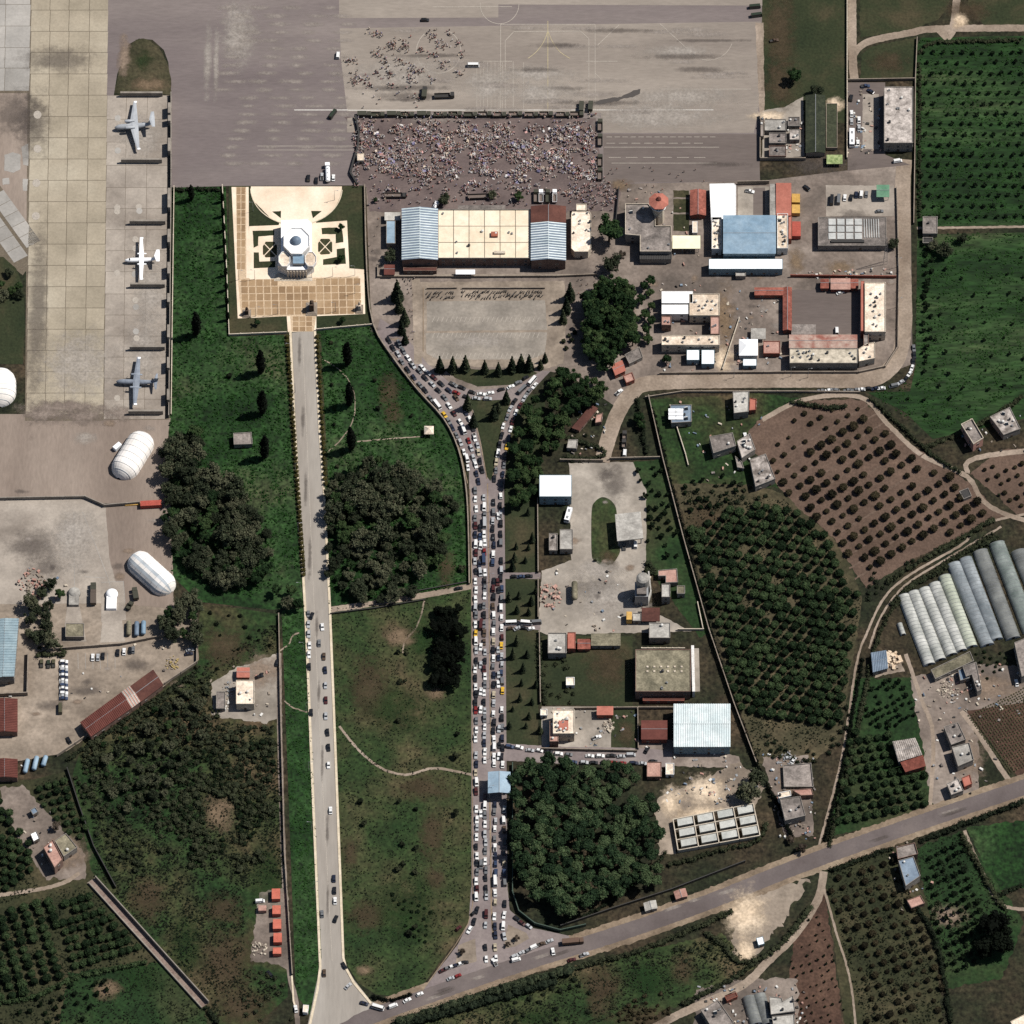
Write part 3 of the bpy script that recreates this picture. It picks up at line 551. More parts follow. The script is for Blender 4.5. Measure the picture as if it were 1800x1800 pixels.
w_brown = M('brown_render', [(118, 94, 84), (140, 116, 104)], scale=.3)
w_teal = M('blue_grey_cladding', [(120, 142, 152), (138, 158, 166)], scale=.3)
w_red = M('red_render', [(130, 76, 64), (146, 90, 76)], scale=.3)
m_glass = flat('window_glass', (34, 40, 46), rough=.12, spec=.6, fv=.05)
m_frame = flat('window_frame', (180, 176, 170))
m_doorm = flat('door_paint', (86, 70, 60))
m_dark = flat('dark_metal', (52, 50, 48), rough=.5, fv=.2)
m_steel = flat('galvanised_steel', (158, 160, 162), rough=.45, metal=.3, fv=.12)
m_tank = flat('tank_plastic', (222, 220, 214), fv=.06)
m_tankb = flat('black_tank', (46, 46, 48), fv=.1)
m_brick = M('block_wall', [(132, 120, 108), (160, 148, 134)], scale=.15, fine=1.2, fv=.15)
m_pale = M('pale_wall_stone', [(188, 176, 158), (214, 202, 184)], scale=.15, fine=1.2, fv=.12)
m_concw = M('blast_wall_concrete', [(134, 126, 116), (158, 150, 140)], scale=.2, fine=1.0, fv=.12)
UNIT = {}
def unit(key, mat):
    if key not in UNIT:
        mb = MB(); mb.box(0, 0, -.5, 1, 1, 1, mat); UNIT[key] = mb.build(key, link_it=False)
    return UNIT[key]
me_win = unit('window', m_frame); me_pane = unit('pane', m_glass); me_door = unit('door', m_doorm)
mb = MB(); mb.tube([(0, 0, 0, .6), (0, 0, 1.1, .62), (0, 0, 1.3, .3)], m_tank, 10); ME_TANK = mb.build('water_tank', link_it=False)
mb = MB(); mb.tube([(0, 0, 0, .55), (0, 0, 1.2, .57), (0, 0, 1.35, .25)], m_tankb, 10); ME_TANKB = mb.build('water_tank', link_it=False)
mb = MB(); mb.box(0, 0, .1, 1.1, .8, .8, m_steel); mb.tube([(0, 0, .9, .3), (0, 0, .95, .3)], m_dark, 8); ME_AC = mb.build('air_conditioner', link_it=False)
mb = MB(); mb.add([(-.9, -.6, .25), (.9, -.6, .25), (.9, .6, 1.05), (-.9, .6, 1.05), (-.9, -.6, .15), (.9, -.6, .15), (.9, .6, .95), (-.9, .6, .95)], [(0, 1, 2, 3), (7, 6, 5, 4), (0, 4, 5, 1), (1, 5, 6, 2), (2, 6, 7, 3), (3, 7, 4, 0)], m_glass); mb.hcyl((-.9, .75, 1.15), (.9, .75, 1.15), .25, m_tank, 8)
for x in (-.8, .8): mb.box(x, .6, 0, .08, .08, 1.0, m_steel)
ME_SOLAR = mb.build('solar_heater', link_it=False)
mb = MB(); mb.tube([(0, 0, 0, .08), (0, 0, .8, .08)], m_steel, 6); mb.tube([(0, 0, .8, .08), (.05, -.08, .95, .4), (.1, -.18, 1.05, .62)], m_tank, 10, caps=False); ME_DISH = mb.build('satellite_dish', link_it=False)
def rect(q):
    return [(q[0], q[1]), (q[2], q[1]), (q[2], q[3]), (q[0], q[3])] if not hasattr(q[0], '__len__') else list(q)
BRND = random.Random(77)
def openings(root, pts, z0, h, org, spacing=5.2, door=True):
    n = len(pts); done = False
    for i in range(n):
        a, b = pts[i], pts[(i + 1) % n]; L = math.hypot(b[0] - a[0], b[1] - a[1])
        if L < 3.2: continue
        rz = math.atan2(b[1] - a[1], b[0] - a[0]); nx, ny = math.sin(rz), -math.cos(rz); k = max(1, int(L / spacing))
        for s in range(max(1, int(h / 3.3))):
            for j in range(k):
                t = (j + .5) / k; x, y = a[0] + (b[0] - a[0]) * t, a[1] + (b[1] - a[1]) * t
                if door and not done and s == 0 and j == k // 2 and ny < -.4:
                    link('door', me_door, root, (x + nx * .04 - org[0], y + ny * .04 - org[1], 1.05 + z0), rz, (1.1, .12, 2.1)); done = True; continue
                f = link('window', me_win, root, (x + nx * .03 - org[0], y + ny * .03 - org[1], z0 + 1.75 + s * 3.1), rz, (1.5, .12, 1.35))
                link('pane', me_pane, f, (0, -.35, 0), 0, (.86, .5, .86))
def ccw(p):
    a = sum(p[i][0] * p[(i + 1) % len(p)][1] - p[(i + 1) % len(p)][0] * p[i][1] for i in range(len(p))); return p if a > 0 else p[::-1]
def inset(p, d):
    n = len(p); out = []
    for i in range(n):
        a, b, c = Vector(p[i - 1]), Vector(p[i]), Vector(p[(i + 1) % n]); e1 = (b - a).normalized(); e2 = (c - b).normalized()
        n1 = Vector((-e1.y, e1.x)); n2 = Vector((-e2.y, e2.x)); k = 1 + n1.dot(n2); k = max(k, .3)
        out.append(tuple(b + (n1 + n2) * (d / k)))
    return out
def slope_roof(root, name, org, c, h, rise, mat, ridge, over=.35, ribs=0, hip=0.0, rib_mat=None):
    """pitched roof over corner list c (nw, ne, se, sw); ridge 'x' runs west-east, 'y' north-south, 's' slopes one way to the south"""
    nw, ne, se, sw = [Vector(p) for p in c]
    if ridge == 'y': nw, ne, se, sw = ne, se, sw, nw     # turned by a quarter so that the ridge runs along the first axis
    ex = (ne - nw).normalized(); ey = (nw - sw).normalized()
    nw = nw - ex * over + ey * over; ne = ne + ex * over + ey * over; se = se + ex * over - ey * over; sw = sw - ex * over - ey * over
    if ridge == 's':
        P = [(*nw, h + rise), (*ne, h + rise), (*se, h), (*sw, h)]; planes = [P]
    else:
        m0, m1 = (nw + sw) / 2 + ex * hip, (ne + se) / 2 - ex * hip
        A, B = (*m0, h + rise), (*m1, h + rise)
        planes = [[A, B, (*se, h), (*sw, h)], [B, A, (*nw, h), (*ne, h)]]
        if hip: planes += [[(*sw, h), (*nw, h), A], [(*ne, h), (*se, h), B]]
    mb = MB(); t = .14
    for P in planes:
        k = len(P); lo = [(x, y, z - t) for x, y, z in P]; V = P + lo; n = (Vector(P[1]) - Vector(P[0])).cross(Vector(P[2]) - Vector(P[0]))
        f = [tuple(range(k)), tuple(range(2 * k - 1, k - 1, -1))] + [(i, i + k, (i + 1) % k + k, (i + 1) % k) for i in range(k)]
        if n.z < 0: f = [q[::-1] for q in f]
        mb.add(V, f, mat)
    ro = mb.build('roof', root, org)
    if ridge != 's' and not hip:
        mb = MB(); mb.hcyl((*m0, h + rise + .02), (*m1, h + rise + .02), .16, rib_mat or m_steel, 6); mb.build('ridge_cap', ro, org)
        for e0, e1 in ((nw, sw), (ne, se)):
            mb = MB(); a, b = (e0 + (e1 - e0) * .03 + (ex * (.5 if e0 is nw else -.5))), (e1 - (e1 - e0) * .03 + (ex * (.5 if e0 is nw else -.5))); mid = (a + b) / 2
            mb.add([(*a, h - .1), (*b, h - .1), (*mid, h + rise - .15)], [(0, 1, 2)], w_grey); mb.build('gable', root, org)
    if ribs:
        mb = MB()
        for P in planes[:2]:
            if len(P) < 4: continue
            a0, a1, b1, b0 = [Vector(q) for q in P]; k = int((a1 - a0).length / ribs)
            for i in range(k):
                t0, t1 = (i + .25) / k, (i + .62) / k; up = Vector((0, 0, .2)); dn = Vector((0, 0, -.02))
                q = [a0.lerp(a1, t0), a0.lerp(a1, t1), b0.lerp(b1, t1), b0.lerp(b1, t0)]
                top = [v + up for v in q]; bot = [v + dn for v in q]; V = bot + top
                f = [(4, 5, 6, 7), (0, 1, 5, 4), (1, 2, 6, 5), (2, 3, 7, 6), (3, 0, 4, 7)]
                if (top[1] - top[0]).cross(top[2] - top[0]).z < 0: f = [z[::-1] for z in f]
                mb.add(V, f, rib_mat or mat)
        o = mb.build('roof_ribs', ro, org); o['kind'] = 'stuff'
    return ro
def bld(name, label, cat, q, h, wall, roof, style='flat', rise=1.2, parapet=.45, ribs=0, over=.3, tanks=0, acs=0, solar=0, dish=0, win=True, hip=0.0, group=None, z0=0.0, pmat=None, rib_mat=None, spacing=5.2, door=True, tiles=None):
    px = rect(q); pts = w2(px, h); cw = ccw(pts); cx = sum(p[0] for p in pts) / len(pts); cy = sum(p[1] for p in pts) / len(pts)
    org = (cx, cy, z0); root = thing(name, label, cat, org, group)
    mb = MB(); mb.prism(inset(cw, .12) if style == 'flat' else cw, z0, h - (.22 if style == 'flat' else .02), wall); mb.build('wall', root, org)
    if style == 'flat':
        mb = MB(); mb.prism(cw, h - .22, h, wall, roof); ro = mb.build('roof', root, org)
        if parapet:
            inn = inset(cw, .28); n = len(cw); mb = MB()
            for i in range(n):
                j = (i + 1) % n; mb.prism([cw[i], cw[j], inn[j], inn[i]], h + .003, h + parapet, pmat or wall)
            mb.build('parapet', ro, org)
        inn = inset(cw, min(1.3, .22 * min(math.hypot(cw[i][0] - cw[i - 1][0], cw[i][1] - cw[i - 1][1]) for i in range(len(cw)))))
        def spot():
            for _ in range(30):
                x = BRND.uniform(min(p[0] for p in inn), max(p[0] for p in inn)); y = BRND.uniform(min(p[1] for p in inn), max(p[1] for p in inn))
                if inside(x, y, inn): return (x - cx, y - cy, h - z0)
            return (0, 0, h - z0)
        for k in range(tanks): link('water_tank', ME_TANK if BRND.random() < .6 else ME_TANKB, ro, spot(), 0, BRND.uniform(.9, 1.3))
        for k in range(acs): link('air_conditioner', ME_AC, ro, spot(), BRND.uniform(0, 6))
        for k in range(solar): link('solar_heater', ME_SOLAR, ro, spot(), BRND.uniform(-.3, .3))
        for k in range(dish): link('satellite_dish', ME_DISH, ro, spot(), BRND.uniform(-.6, .6))
        if tiles:
            (nx, ny, tm) = tiles; me = slab_mesh(name + '_tile', tm); nw, ne, se, sw = [Vector(g(x, y, h)) for x, y in px]
            for i in range(nx):
                for j in range(ny):
                    a = nw + (ne - nw) * ((i + .5) / nx) + (sw - nw) * ((j + .5) / ny)
                    link('roof_tile', me, ro, (a.x - cx, a.y - cy, h - z0 + .004), 0, ((ne - nw).length / nx - .35, (sw - nw).length / ny - .35, .07))
    else:
        slope_roof(root, name, org, pts, h, rise, roof, style, over, ribs, hip, rib_mat)
    if win: openings(root, cw, 0, h - z0, org, spacing, door)
    return root
def canopy(name, label, cat, q, h, roof, style='flat', rise=.8, posts=(2, 2), group=None, t=.3, ribs=0, hip=0.0, post_mat=None, r=.14):
    pts = w2(rect(q), h); cx = sum(p[0] for p in pts) / len(pts); cy = sum(p[1] for p in pts) / len(pts); org = (cx, cy, 0)
    root = thing(name, label, cat, org, group); nw, ne, se, sw = [Vector(p) for p in pts[:4]]
    if style == 'flat':
        mb = MB(); mb.prism(ccw(pts), h - t, h, roof); mb.build('roof', root, org)
    else: slope_roof(root, name, org, pts, h, rise, roof, style, .1, ribs, hip)
    for i in range(posts[0]):
        for j in range(posts[1]):
            u = .06 + .88 * (i / max(1, posts[0] - 1)); v = .08 + .84 * (j / max(1, posts[1] - 1)); p = nw + (ne - nw) * u + (sw - nw) * v
            mb = MB(); mb.tube([(p.x, p.y, 0, r * 1.3), (p.x, p.y, .2, r), (p.x, p.y, h - t + .05, r)], post_mat or m_steel, 8); mb.build('post', root, org)
    return root
def container(label, px, py, ang, L, W, H, mat, group=None, name='shipping_container', z0=0.0):
    x, y = g(px, py, z0 + H); rz = heading(px, py, ang); root = thing(name, label, 'container' if 'container' in name else 'hut', (x, y, z0), group); root.rotation_euler = (0, 0, rz)
    mb = MB(); mb.box(0, 0, .12, L, W, H - .12, mat)
    mb.build('body', root)
    mb = MB(); k = int(L / .55)
    for i in range(k):
        u = -L / 2 + L * (i + .5) / k
        mb.box(u, W / 2 + .03, .25, .22, .06, H - .4, mat); mb.box(u, -W / 2 - .03, .25, .22, .06, H - .4, mat); mb.box(u, 0, H, .22, W * .94, .05, mat)
    o = mb.build('corrugation', root); o['kind'] = 'stuff'
    for s in (-1, 1):
        mb = MB(); mb.box(L / 2 + .04, s * W / 4, .2, .07, W / 2 - .1, H - .4, mat); d = mb.build('door', root)
        mb = MB(); mb.tube([(L / 2 + .11, s * .35, .3, .04), (L / 2 + .11, s * .35, H - .4, .04)], m_steel, 5); mb.build('lock_rod', d)
    return root
def wall(label, pts, h, mat, th=.35, name='boundary_wall', piers=0, cat='wall', smooth=0, cap=True):
    pts = smooth_line(pts, smooth) if smooth else pts; w = w2(pts); org = (*w[0], 0)
    root = thing(name, label, cat, org); mb = MB(); mc = MB()
    for a, b in zip(w, w[1:]):
        d = Vector((b[0] - a[0], b[1] - a[1])).normalized(); n = Vector((-d.y, d.x)) * th / 2
        q = [(a[0] - n.x, a[1] - n.y), (b[0] - n.x, b[1] - n.y), (b[0] + n.x, b[1] + n.y), (a[0] + n.x, a[1] + n.y)]
        mb.prism(q, 0, h, mat)
        n = n * 1.25; q = [(a[0] - n.x, a[1] - n.y), (b[0] - n.x, b[1] - n.y), (b[0] + n.x, b[1] + n.y), (a[0] + n.x, a[1] + n.y)]
        mc.prism(q, h + .003, h + .12, mat)
    mb.build('masonry', root, org)
    if cap: mc.build('coping', root, org)
    if piers:
        me = unit('pier_' + mat.name, mat)
        for a, b in zip(w, w[1:]):
            L = math.hypot(b[0] - a[0], b[1] - a[1]); k = max(1, int(L / piers))
            for i in range(k):
                t = i / k; link('pier', me, root, (a[0] + (b[0] - a[0]) * t - org[0], a[1] + (b[1] - a[1]) * t - org[1], (h + .3) / 2), math.atan2(b[1] - a[1], b[0] - a[0]), (.6, .6, h + .3))
    return root
# ------------------------------------------------------------------ terminal row north of the car park
bld('hangar', 'ribbed blue-grey gable hangar at the west end of the terminal row', 'hangar', (707, 367, 769, 456), 9, w_brown, r_blrib, 'y', 1.6, ribs=1.6, rib_mat=r_steel, spacing=7)
bld('terminal_building', 'long terminal with cream tiled roof terrace between two hangars', 'terminal', (770, 369, 933, 455), 7, w_brown, m_joint, parapet=.8, acs=5, tanks=3, tiles=(6, 3, r_creamt), pmat=w_grey)
hb = bld('hangar', 'blue ribbed hangar with dark brown northern roof half', 'hangar', (934, 392, 994, 457), 9, w_brown, r_blrib, 'y', 1.6, ribs=1.6, rib_mat=r_steel, spacing=7)
bld('hangar_porch', 'dark brown gabled porch roof north of the ribbed hangar', 'porch', (934, 363, 994, 391), 9.1, w_brown, r_brown, 'y', 1.6, spacing=9)
bld('annex', 'cream flat annex with cut corners beside the eastern hangar', 'annex', [(1006, 372), (1036, 372), (1039, 377), (1039, 437), (1034, 443), (1010, 443), (1004, 437), (1004, 377)], 6, w_cream, r_cream, acs=4, tanks=3, dish=1)
bld('annex', 'small cream block north of the annex with cut corners', 'annex', (1013, 359, 1031, 370.5), 5, w_cream, r_cream, win=False)
bld('annex', 'small pale blue annex west of the ribbed hangar', 'annex', (679, 388, 695, 428), 4.5, w_grey, r_blue, parapet=.2)
canopy('carport', 'grey rounded carport north of the small pale blue annex', 'carport', (676, 373, 704, 387), 3.2, r_lgrey)
canopy('awning', 'grey awning along the terminal terrace facing the crowd', 'awning', (805, 362, 888, 374), 4.2, r_grey, 's', .6, (5, 2))
canopy('awning', 'white entrance awning on the car park side of the terminal', 'awning', (801, 474, 835, 482), 3.6, r_white, posts=(3, 2))
bld('porch', 'brown porch block below the western hangar', 'porch', (709, 470, 768, 476), 3.4, w_brown, r_brown, parapet=.2, door=False)
bld('gatehouse', 'maroon roofed gatehouse at the corner of the terminal yard', 'gatehouse', (676, 466, 693, 482), 3.4, w_brown, r_maroon, 'x', .8)
container('dark reddish rooftop tank on the cream terrace', 869, 411, 0, 3.6, 3.0, 1.4, roofm('rusty_tank', (150, 88, 70), (176, 108, 86)), name='tank_container', z0=7.08)
container('low cream bulkhead on the cream terrace near its southern edge', 878, 443, 0, 6.0, 1.6, 1.2, w_cream, name='roof_hut', z0=7.08)
strip('terminal_pavement', [(665, 484), (1050, 484)], 3, .2, m_brick)
wall('dark brown wall with piers along the terminal front', [(664, 470), (664, 488), (700, 488), (800, 488), (980, 487), (1050, 484)], 1.6, m_brick, piers=8)
for k, (xa, xb) in enumerate([(750, 803), (812, 958)]): wall(('short', 'long')[k] + ' low wall behind the parked motorcycles', [(xa, 508), (xb, 507.5)], 1.3, m_brick)
# control tower
ct = bld('control_building', 'grey flat-roofed control building below the octagonal tower', 'building', [(1099, 359), (1140, 359), (1152, 376), (1152, 398), (1180, 398), (1180, 443), (1125, 443), (1125, 415), (1099, 413)], 7.5, w_grey, r_grey, acs=3, tanks=1, solar=1, parapet=.8, pmat=w_cream)
x, y = g(1158, 350, 20); tw_ = thing('control_tower', 'control tower with octagonal red tiled roof beside the control building', 'tower', (x, y, 0))
mb = MB(); mb.tube([(x, y, 0, 3.4), (x, y, 13, 3.0)], w_cream, 8); mb.build('shaft', tw_, (x, y, 0))
mb = MB(); mb.tube([(x, y, 13, 3.0), (x, y, 14.2, 4.6), (x, y, 14.8, 4.7)], w_white, 8); mb.build('gallery', tw_, (x, y, 0))
mb = MB(); mb.tube([(x, y, 14.8, 4.0), (x, y, 17.8, 4.5)], m_glass, 8); mb.build('cab_glazing', tw_, (x, y, 0))
for k in range(8):
    a = 2 * math.pi * k / 8; mb = MB(); mb.hcyl((x + 4.05 * math.cos(a), y + 4.05 * math.sin(a), 14.8), (x + 4.55 * math.cos(a), y + 4.55 * math.sin(a), 17.8), .12, w_white, 5); mb.build('mullion', tw_, (x, y, 0))
mb = MB()
for k in range(8):
    a, b = 2 * math.pi * (k + .5) / 8, 2 * math.pi * (k + 1.5) / 8
    P = [(x + 5.6 * math.cos(a), y + 5.6 * math.sin(a), 18), (x + 5.6 * math.cos(b), y + 5.6 * math.sin(b), 18), (x + 1.4 * math.cos(b), y + 1.4 * math.sin(b), 20), (x + 1.4 * math.cos(a), y + 1.4 * math.sin(a), 20)]
    q = MB(); q.add(P, [(0, 1, 2, 3)], r_orange); q.add([(p[0], p[1], p[2] - .2) for p in P], [(3, 2, 1, 0)], r_orange); q.add([P[0], P[1], (P[1][0], P[1][1], 17.8), (P[0][0], P[0][1], 17.8)], [(3, 2, 1, 0)], r_orange); q.build('roof_panel', tw_, (x, y, 0))
mb.tube([(x, y, 19.9, 1.5), (x, y, 20.6, 1.3), (x, y, 21.4, .5)], r_maroon, 8); mb.build('roof_lantern', tw_, (x, y, 0))
mb = MB(); mb.tube([(x, y, 21.4, .06), (x, y, 25, .03)], m_dark, 5); mb.build('mast', tw_, (x, y, 0))
canopy('awning', 'pale yellow flat canopy east of the control building', 'canopy', (1182, 414, 1231, 437), 4.5, r_yell, posts=(4, 2))
bld('annex', 'dark slatted lean-to south of the control building', 'lean-to', (1125, 446, 1180, 455), 4.5, w_grey, m_dark, 's', .8, ribs=.9, win=False)
bld('hut', 'red gabled hut in the control tower garden', 'hut', (1214, 335, 1240, 378), 3.6, w_red, r_red, 'y', 1.4)
for k, q in enumerate([(1184, 335, 1211, 347), (1184, 350, 1211, 374), (1184, 377, 1211, 406)]): sheet('garden_bed', rect(q), m_odark, 4.6 + k * .1, rough=1)
bld('hut', 'narrow white-topped hut beside the garden beds', 'hut', (1217, 389, 1226, 409), 2.8, w_white, r_cream, win=False, parapet=.1)
# blue-roofed hall compound
bld('hall', 'large pale blue gabled hall in the eastern compound', 'hall', (1272, 379, 1363, 445), 9, w_teal, r_blue, 'x', 1.4, spacing=6)
bld('storehouse', 'bright white flat storehouse north of the pale blue hall', 'storehouse', [(1247, 323), (1290, 322), (1294, 326), (1294, 382), (1250, 388)], 6, w_white, r_white, parapet=.15)
bld('storehouse', 'long white-roofed storehouse south of the pale blue hall', 'storehouse', (1246, 455, 1376, 473), 6, w_teal, r_white, parapet=.1, spacing=6)
bld('side_wing', 'white roof deck dotted with vents on the west side of the blue hall', 'wing', (1251, 382, 1269, 438), 6, w_white, r_cream, acs=6, tanks=4)
bld('side_wing', 'white roof deck dotted with vents on the east side of the blue hall', 'wing', (1366, 376, 1385, 437), 6, w_white, r_cream, acs=7, tanks=5)
bld('workshop', 'orange-red gabled workshop with a pale grey western slope', 'workshop', (1365, 323, 1390, 378), 6, w_red, r_orange, 's', .4)
bld('workshop_lean_to', 'pale grey lean-to along the orange-red workshop', 'lean-to', (1353, 323, 1364.5, 379), 5.6, w_grey, r_lgrey, parapet=.1)
bld('workshop', 'orange-red block east of the dotted roof deck', 'workshop', (1386, 380, 1392, 420), 5, w_red, r_orange, parapet=.1)
m_cont_y = roofm('yellow_container_paint', (206, 164, 88), (222, 180, 106)); m_cont_r = roofm('red_container_paint', (172, 84, 72), (190, 98, 84))
container('yellow container next to the workshop, the northern of two', 1399, 348, 90, 5.6, 4.4, 3.2, m_cont_y)
container('yellow container next to the workshop, the southern of two', 1399, 367, 90, 5.6, 4.4, 3.2, m_cont_y)
container('long red container southeast of the orange-red workshop', 1400, 402, 90, 9.5, 4.6, 3.4, m_cont_r)
bld('shed', 'small grey shed in front of the long white storehouse', 'shed', (1293, 478, 1311, 486), 3, w_grey, r_lgrey, win=False)
sheet('courtyard', rect((1297, 328, 1352, 380)), m_yardc, 4.6, rough=1); sheet('courtyard', rect((1324, 330, 1345, 378)), m_asph_d, 4.9)
wall('dark wall closing the north side of the blue hall courtyard', [(1296, 324), (1352, 323)], 3, m_brick)
# grid platform
gp = bld('pump_station', 'grey block with a grid of pale roof panels', 'station', (1438, 382, 1558, 432), 4.5, w_grey, r_grey, parapet=.3, spacing=8)
mg = roofm('pale_grid_panel', (176, 178, 176), (206, 206, 202)); me = slab_mesh('panel', mg); cx, cy = gp.location.x, gp.location.y
for i in range(4):
    for j in range(3):
        a, b = g(1455 + i * 15.4, 384 + j * 12.5, 4.6), g(1455 + i * 15.4 + 15.4, 384 + j * 12.5 + 12.5, 4.6)
        link('roof_panel', me, gp, ((a[0] + b[0]) / 2 - cx, (a[1] + b[1]) / 2 - cy, 4.55), 0, (b[0] - a[0] - .7, a[1] - b[1] - .7, .35))
for i in range(7):
    a, b = g(1518 + i * 4.2, 383, 4.6), g(1520.5 + i * 4.2, 420, 4.6); link('roof_panel', me, gp, ((a[0] + b[0]) / 2 - cx, (a[1] + b[1]) / 2 - cy, 4.55), 0, (b[0] - a[0], a[1] - b[1] - 1.5, .3))
mb = MB(); a = g(1490, 425, 4.5); mb.box(a[0], a[1], 4.5, 18, 1.6, .9, m_dark); mb.build('duct', gp, (cx, cy, 0))
canopy('canopy', 'green canopy beside the row of parked cars', 'canopy', (1541, 325, 1563, 346), 4, r_green, 'x', .8)
sheet('parking', rect((1452, 326, 1572, 380)), m_conc, 4.0, rough=1)
# north-east corner
bld('warehouse', 'large grey warehouse with stained pale roof by the orchard', 'warehouse', (1554, 153, 1605, 252), 8, w_grey, r_dirty, acs=4, tanks=4, parapet=.5)
sheet('yard', [(1490, 145), (1556, 145), (1556, 272), (1600, 290), (1490, 300)], m_asph_d, 4.2)
sheet('yard', rect((1516, 165, 1545, 262)), m_conc, 4.6, rough=1)
sheet('yard', [(1340, 195), (1380, 188), (1412, 170), (1414, 275), (1340, 280)], m_yardc, 4.1, rough=1)
wall('grey wall north of the stained warehouse yard', [(1490, 143), (1608, 141)], 2.2, m_brick); wall('long wall beside the eastern orchard', [(1612, 68), (1609, 140), (1608, 260), (1606, 395)], 2.0, m_brick)
bld('net_shelter', 'long dark green netted shelter', 'shelter', (1417, 168, 1450, 268), 4, m_brick, r_dgreen, 'y', 1.0, win=False)
bld('net_shelter', 'narrow green shelter with cross bays beside the long netted shelter', 'shelter', (1452, 182, 1472, 260), 2.4, m_brick, r_dgreen, parapet=.3, win=False)
for k, (q, h, w, r, lb) in enumerate([((1344, 210, 1382, 230), 3.4, w_grey, r_lgrey, 'pale grey hut in the northern walled yard'), ((1385, 206, 1406, 222), 3.2, w_grey, r_grey, 'grey hut with dark roof recess in the northern walled yard'), ((1352, 234, 1382, 252), 3.6, w_grey, r_grey, 'square grey hut in the middle of the northern walled yard'), ((1352, 257, 1382, 275), 3.6, w_brown, r_grey, 'square brownish hut at the south wall of the northern yard'), ((1388, 228, 1406, 246), 3, w_grey, r_dirty, 'stained hut at the east side of the northern walled yard'), ((1337, 208, 1343, 240), 3, m_brick, r_grey, 'narrow grey block on the west wall of the northern yard')]):
    bld('hut', lb, 'hut', q, h, w, r, acs=1, tanks=1)
wall('dark wall round the northern walled yard', [(1336, 204), (1336, 282), (1416, 282)], 2.6, m_brick)
canopy('canopy', 'lime green netting canopy at the yard corner', 'canopy', (1453, 272, 1481, 288), 3, roofm('lime_net', (92, 116, 64), (172, 184, 130), scale=.5), posts=(3, 2))
bld('hut', 'small grey hut beside the wall of the eastern orchard', 'hut', (1622, 381, 1648, 411), 3.6, w_grey, r_grey, tanks=1); bld('hut', 'roofless outbuilding below the small grey orchard hut', 'hut', (1622, 418, 1640, 428), 2.2, w_grey, m_dark, win=False, parapet=.6)
# barracks and quarters
bld('quarters', 'cream quarters round a dark courtyard, northern wing', 'building', (1212, 517, 1265, 555), 7, w_cream, r_cream, acs=6, tanks=3)
bld('quarters', 'cream quarters round a dark courtyard, southern wing', 'building', (1163, 590, 1265, 607), 7, w_cream, r_cream, acs=4, tanks=3)
bld('quarters', 'brown link block on the west side of the dark courtyard', 'building', (1163, 556, 1180, 572), 6, w_brown, r_pink, acs=2)
bld('quarters', 'brown link block on the east side of the dark courtyard', 'building', (1249, 557, 1265, 588), 6.5, w_brown, r_pink, acs=2)
bld('store', 'bright white roofed store, northern of the pair by the tree row', 'store', (1163, 512, 1218, 533), 7, w_white, r_white, parapet=.1)
bld('store', 'bright white roofed store, southern of the pair by the tree row', 'store', (1163, 535.5, 1210, 552), 6.6, w_white, r_white, parapet=.1)
bld('store', 'small white store below the cream quarters, west one', 'store', (1207, 615, 1229.5, 633), 4.5, w_teal, r_white, parapet=.1)
bld('store', 'small white store below the cream quarters, east one', 'store', (1233, 615, 1256, 640), 4.5, w_teal, r_white, parapet=.1)
bld('shed', 'red tiled shed along the top of the middle yard', 'shed', (1327, 506, 1376, 518), 3.6, w_red, r_red, 'x', .9)
bld('shed', 'red tiled shed on the west side of the parade yard', 'shed', (1377, 506, 1391, 580), 3.6, w_red, r_red, 'y', .9, spacing=7)
bld('pavilion', 'white hipped pavilion tent in the middle yard', 'pavilion', (1300, 597, 1331, 624), 4.2, w_white, r_white, 'x', 2.2, hip=4.2, win=False)
bld('store', 'small white block below the hipped pavilion', 'store', (1306, 631, 1330, 643), 3.4, w_teal, r_white, parapet=.1)
canopy('canopy', 'pale grey canopy above the hipped pavilion', 'canopy', (1320, 577, 1346, 596), 3, r_lgrey)
bld('hut', 'brownish-red hut beside the hipped pavilion', 'hut', (1342, 600, 1371, 622), 3.4, w_red, r_pink, acs=1)
bld('barracks', 'long cream barracks with red western edge', 'barracks', (1520, 497, 1557, 584), 8, w_cream, r_cream, acs=8, tanks=4, parapet=.6)
bld('barracks_gallery', 'red tiled gallery along the cream barracks', 'gallery', (1513, 494, 1519.5, 582), 7.4, w_red, r_orange, parapet=.1)
for k, q in enumerate([(1443, 491, 1456, 506), (1461, 490, 1494, 508), (1496, 491, 1508, 506)]):
    bld('shed', ('small red shed at the west end of the parade yard wall', 'broad red shed in the middle of the parade yard wall', 'small red shed next to the barracks gallery')[k], 'shed', q, 3.4, w_red, r_red if k != 1 else r_pink, 'x', .8)
bld('barracks', 'patchy pink roofed wing of the southern barracks', 'barracks', (1388, 589, 1506, 611), 5.5, w_brown, roofm('patchy_pink_roof', (150, 96, 84), (196, 176, 162), scale=.22), 'x', .8, spacing=6)
bld('barracks', 'long cream wing of the southern barracks dotted with vents', 'barracks', (1388, 613, 1508, 639), 6.5, w_grey, roofm('stained_cream_roof', (150, 142, 126), (222, 210, 190), scale=.3), acs=10, tanks=6)
bld('annex', 'cream annex at the bend of the dirt road', 'annex', [(1509, 614), (1524, 604), (1538, 602), (1538, 630), (1510, 636)], 6, w_cream, r_cream, acs=3)
bld('annex', 'dark narrow link between the barracks and its gallery', 'annex', (1518, 582, 1527, 608), 6, w_brown, r_grey)
sheet('parade_yard', [(1392, 510), (1512, 508), (1510, 586), (1392, 588)], m_asph_d, 4.3, rough=1.5)
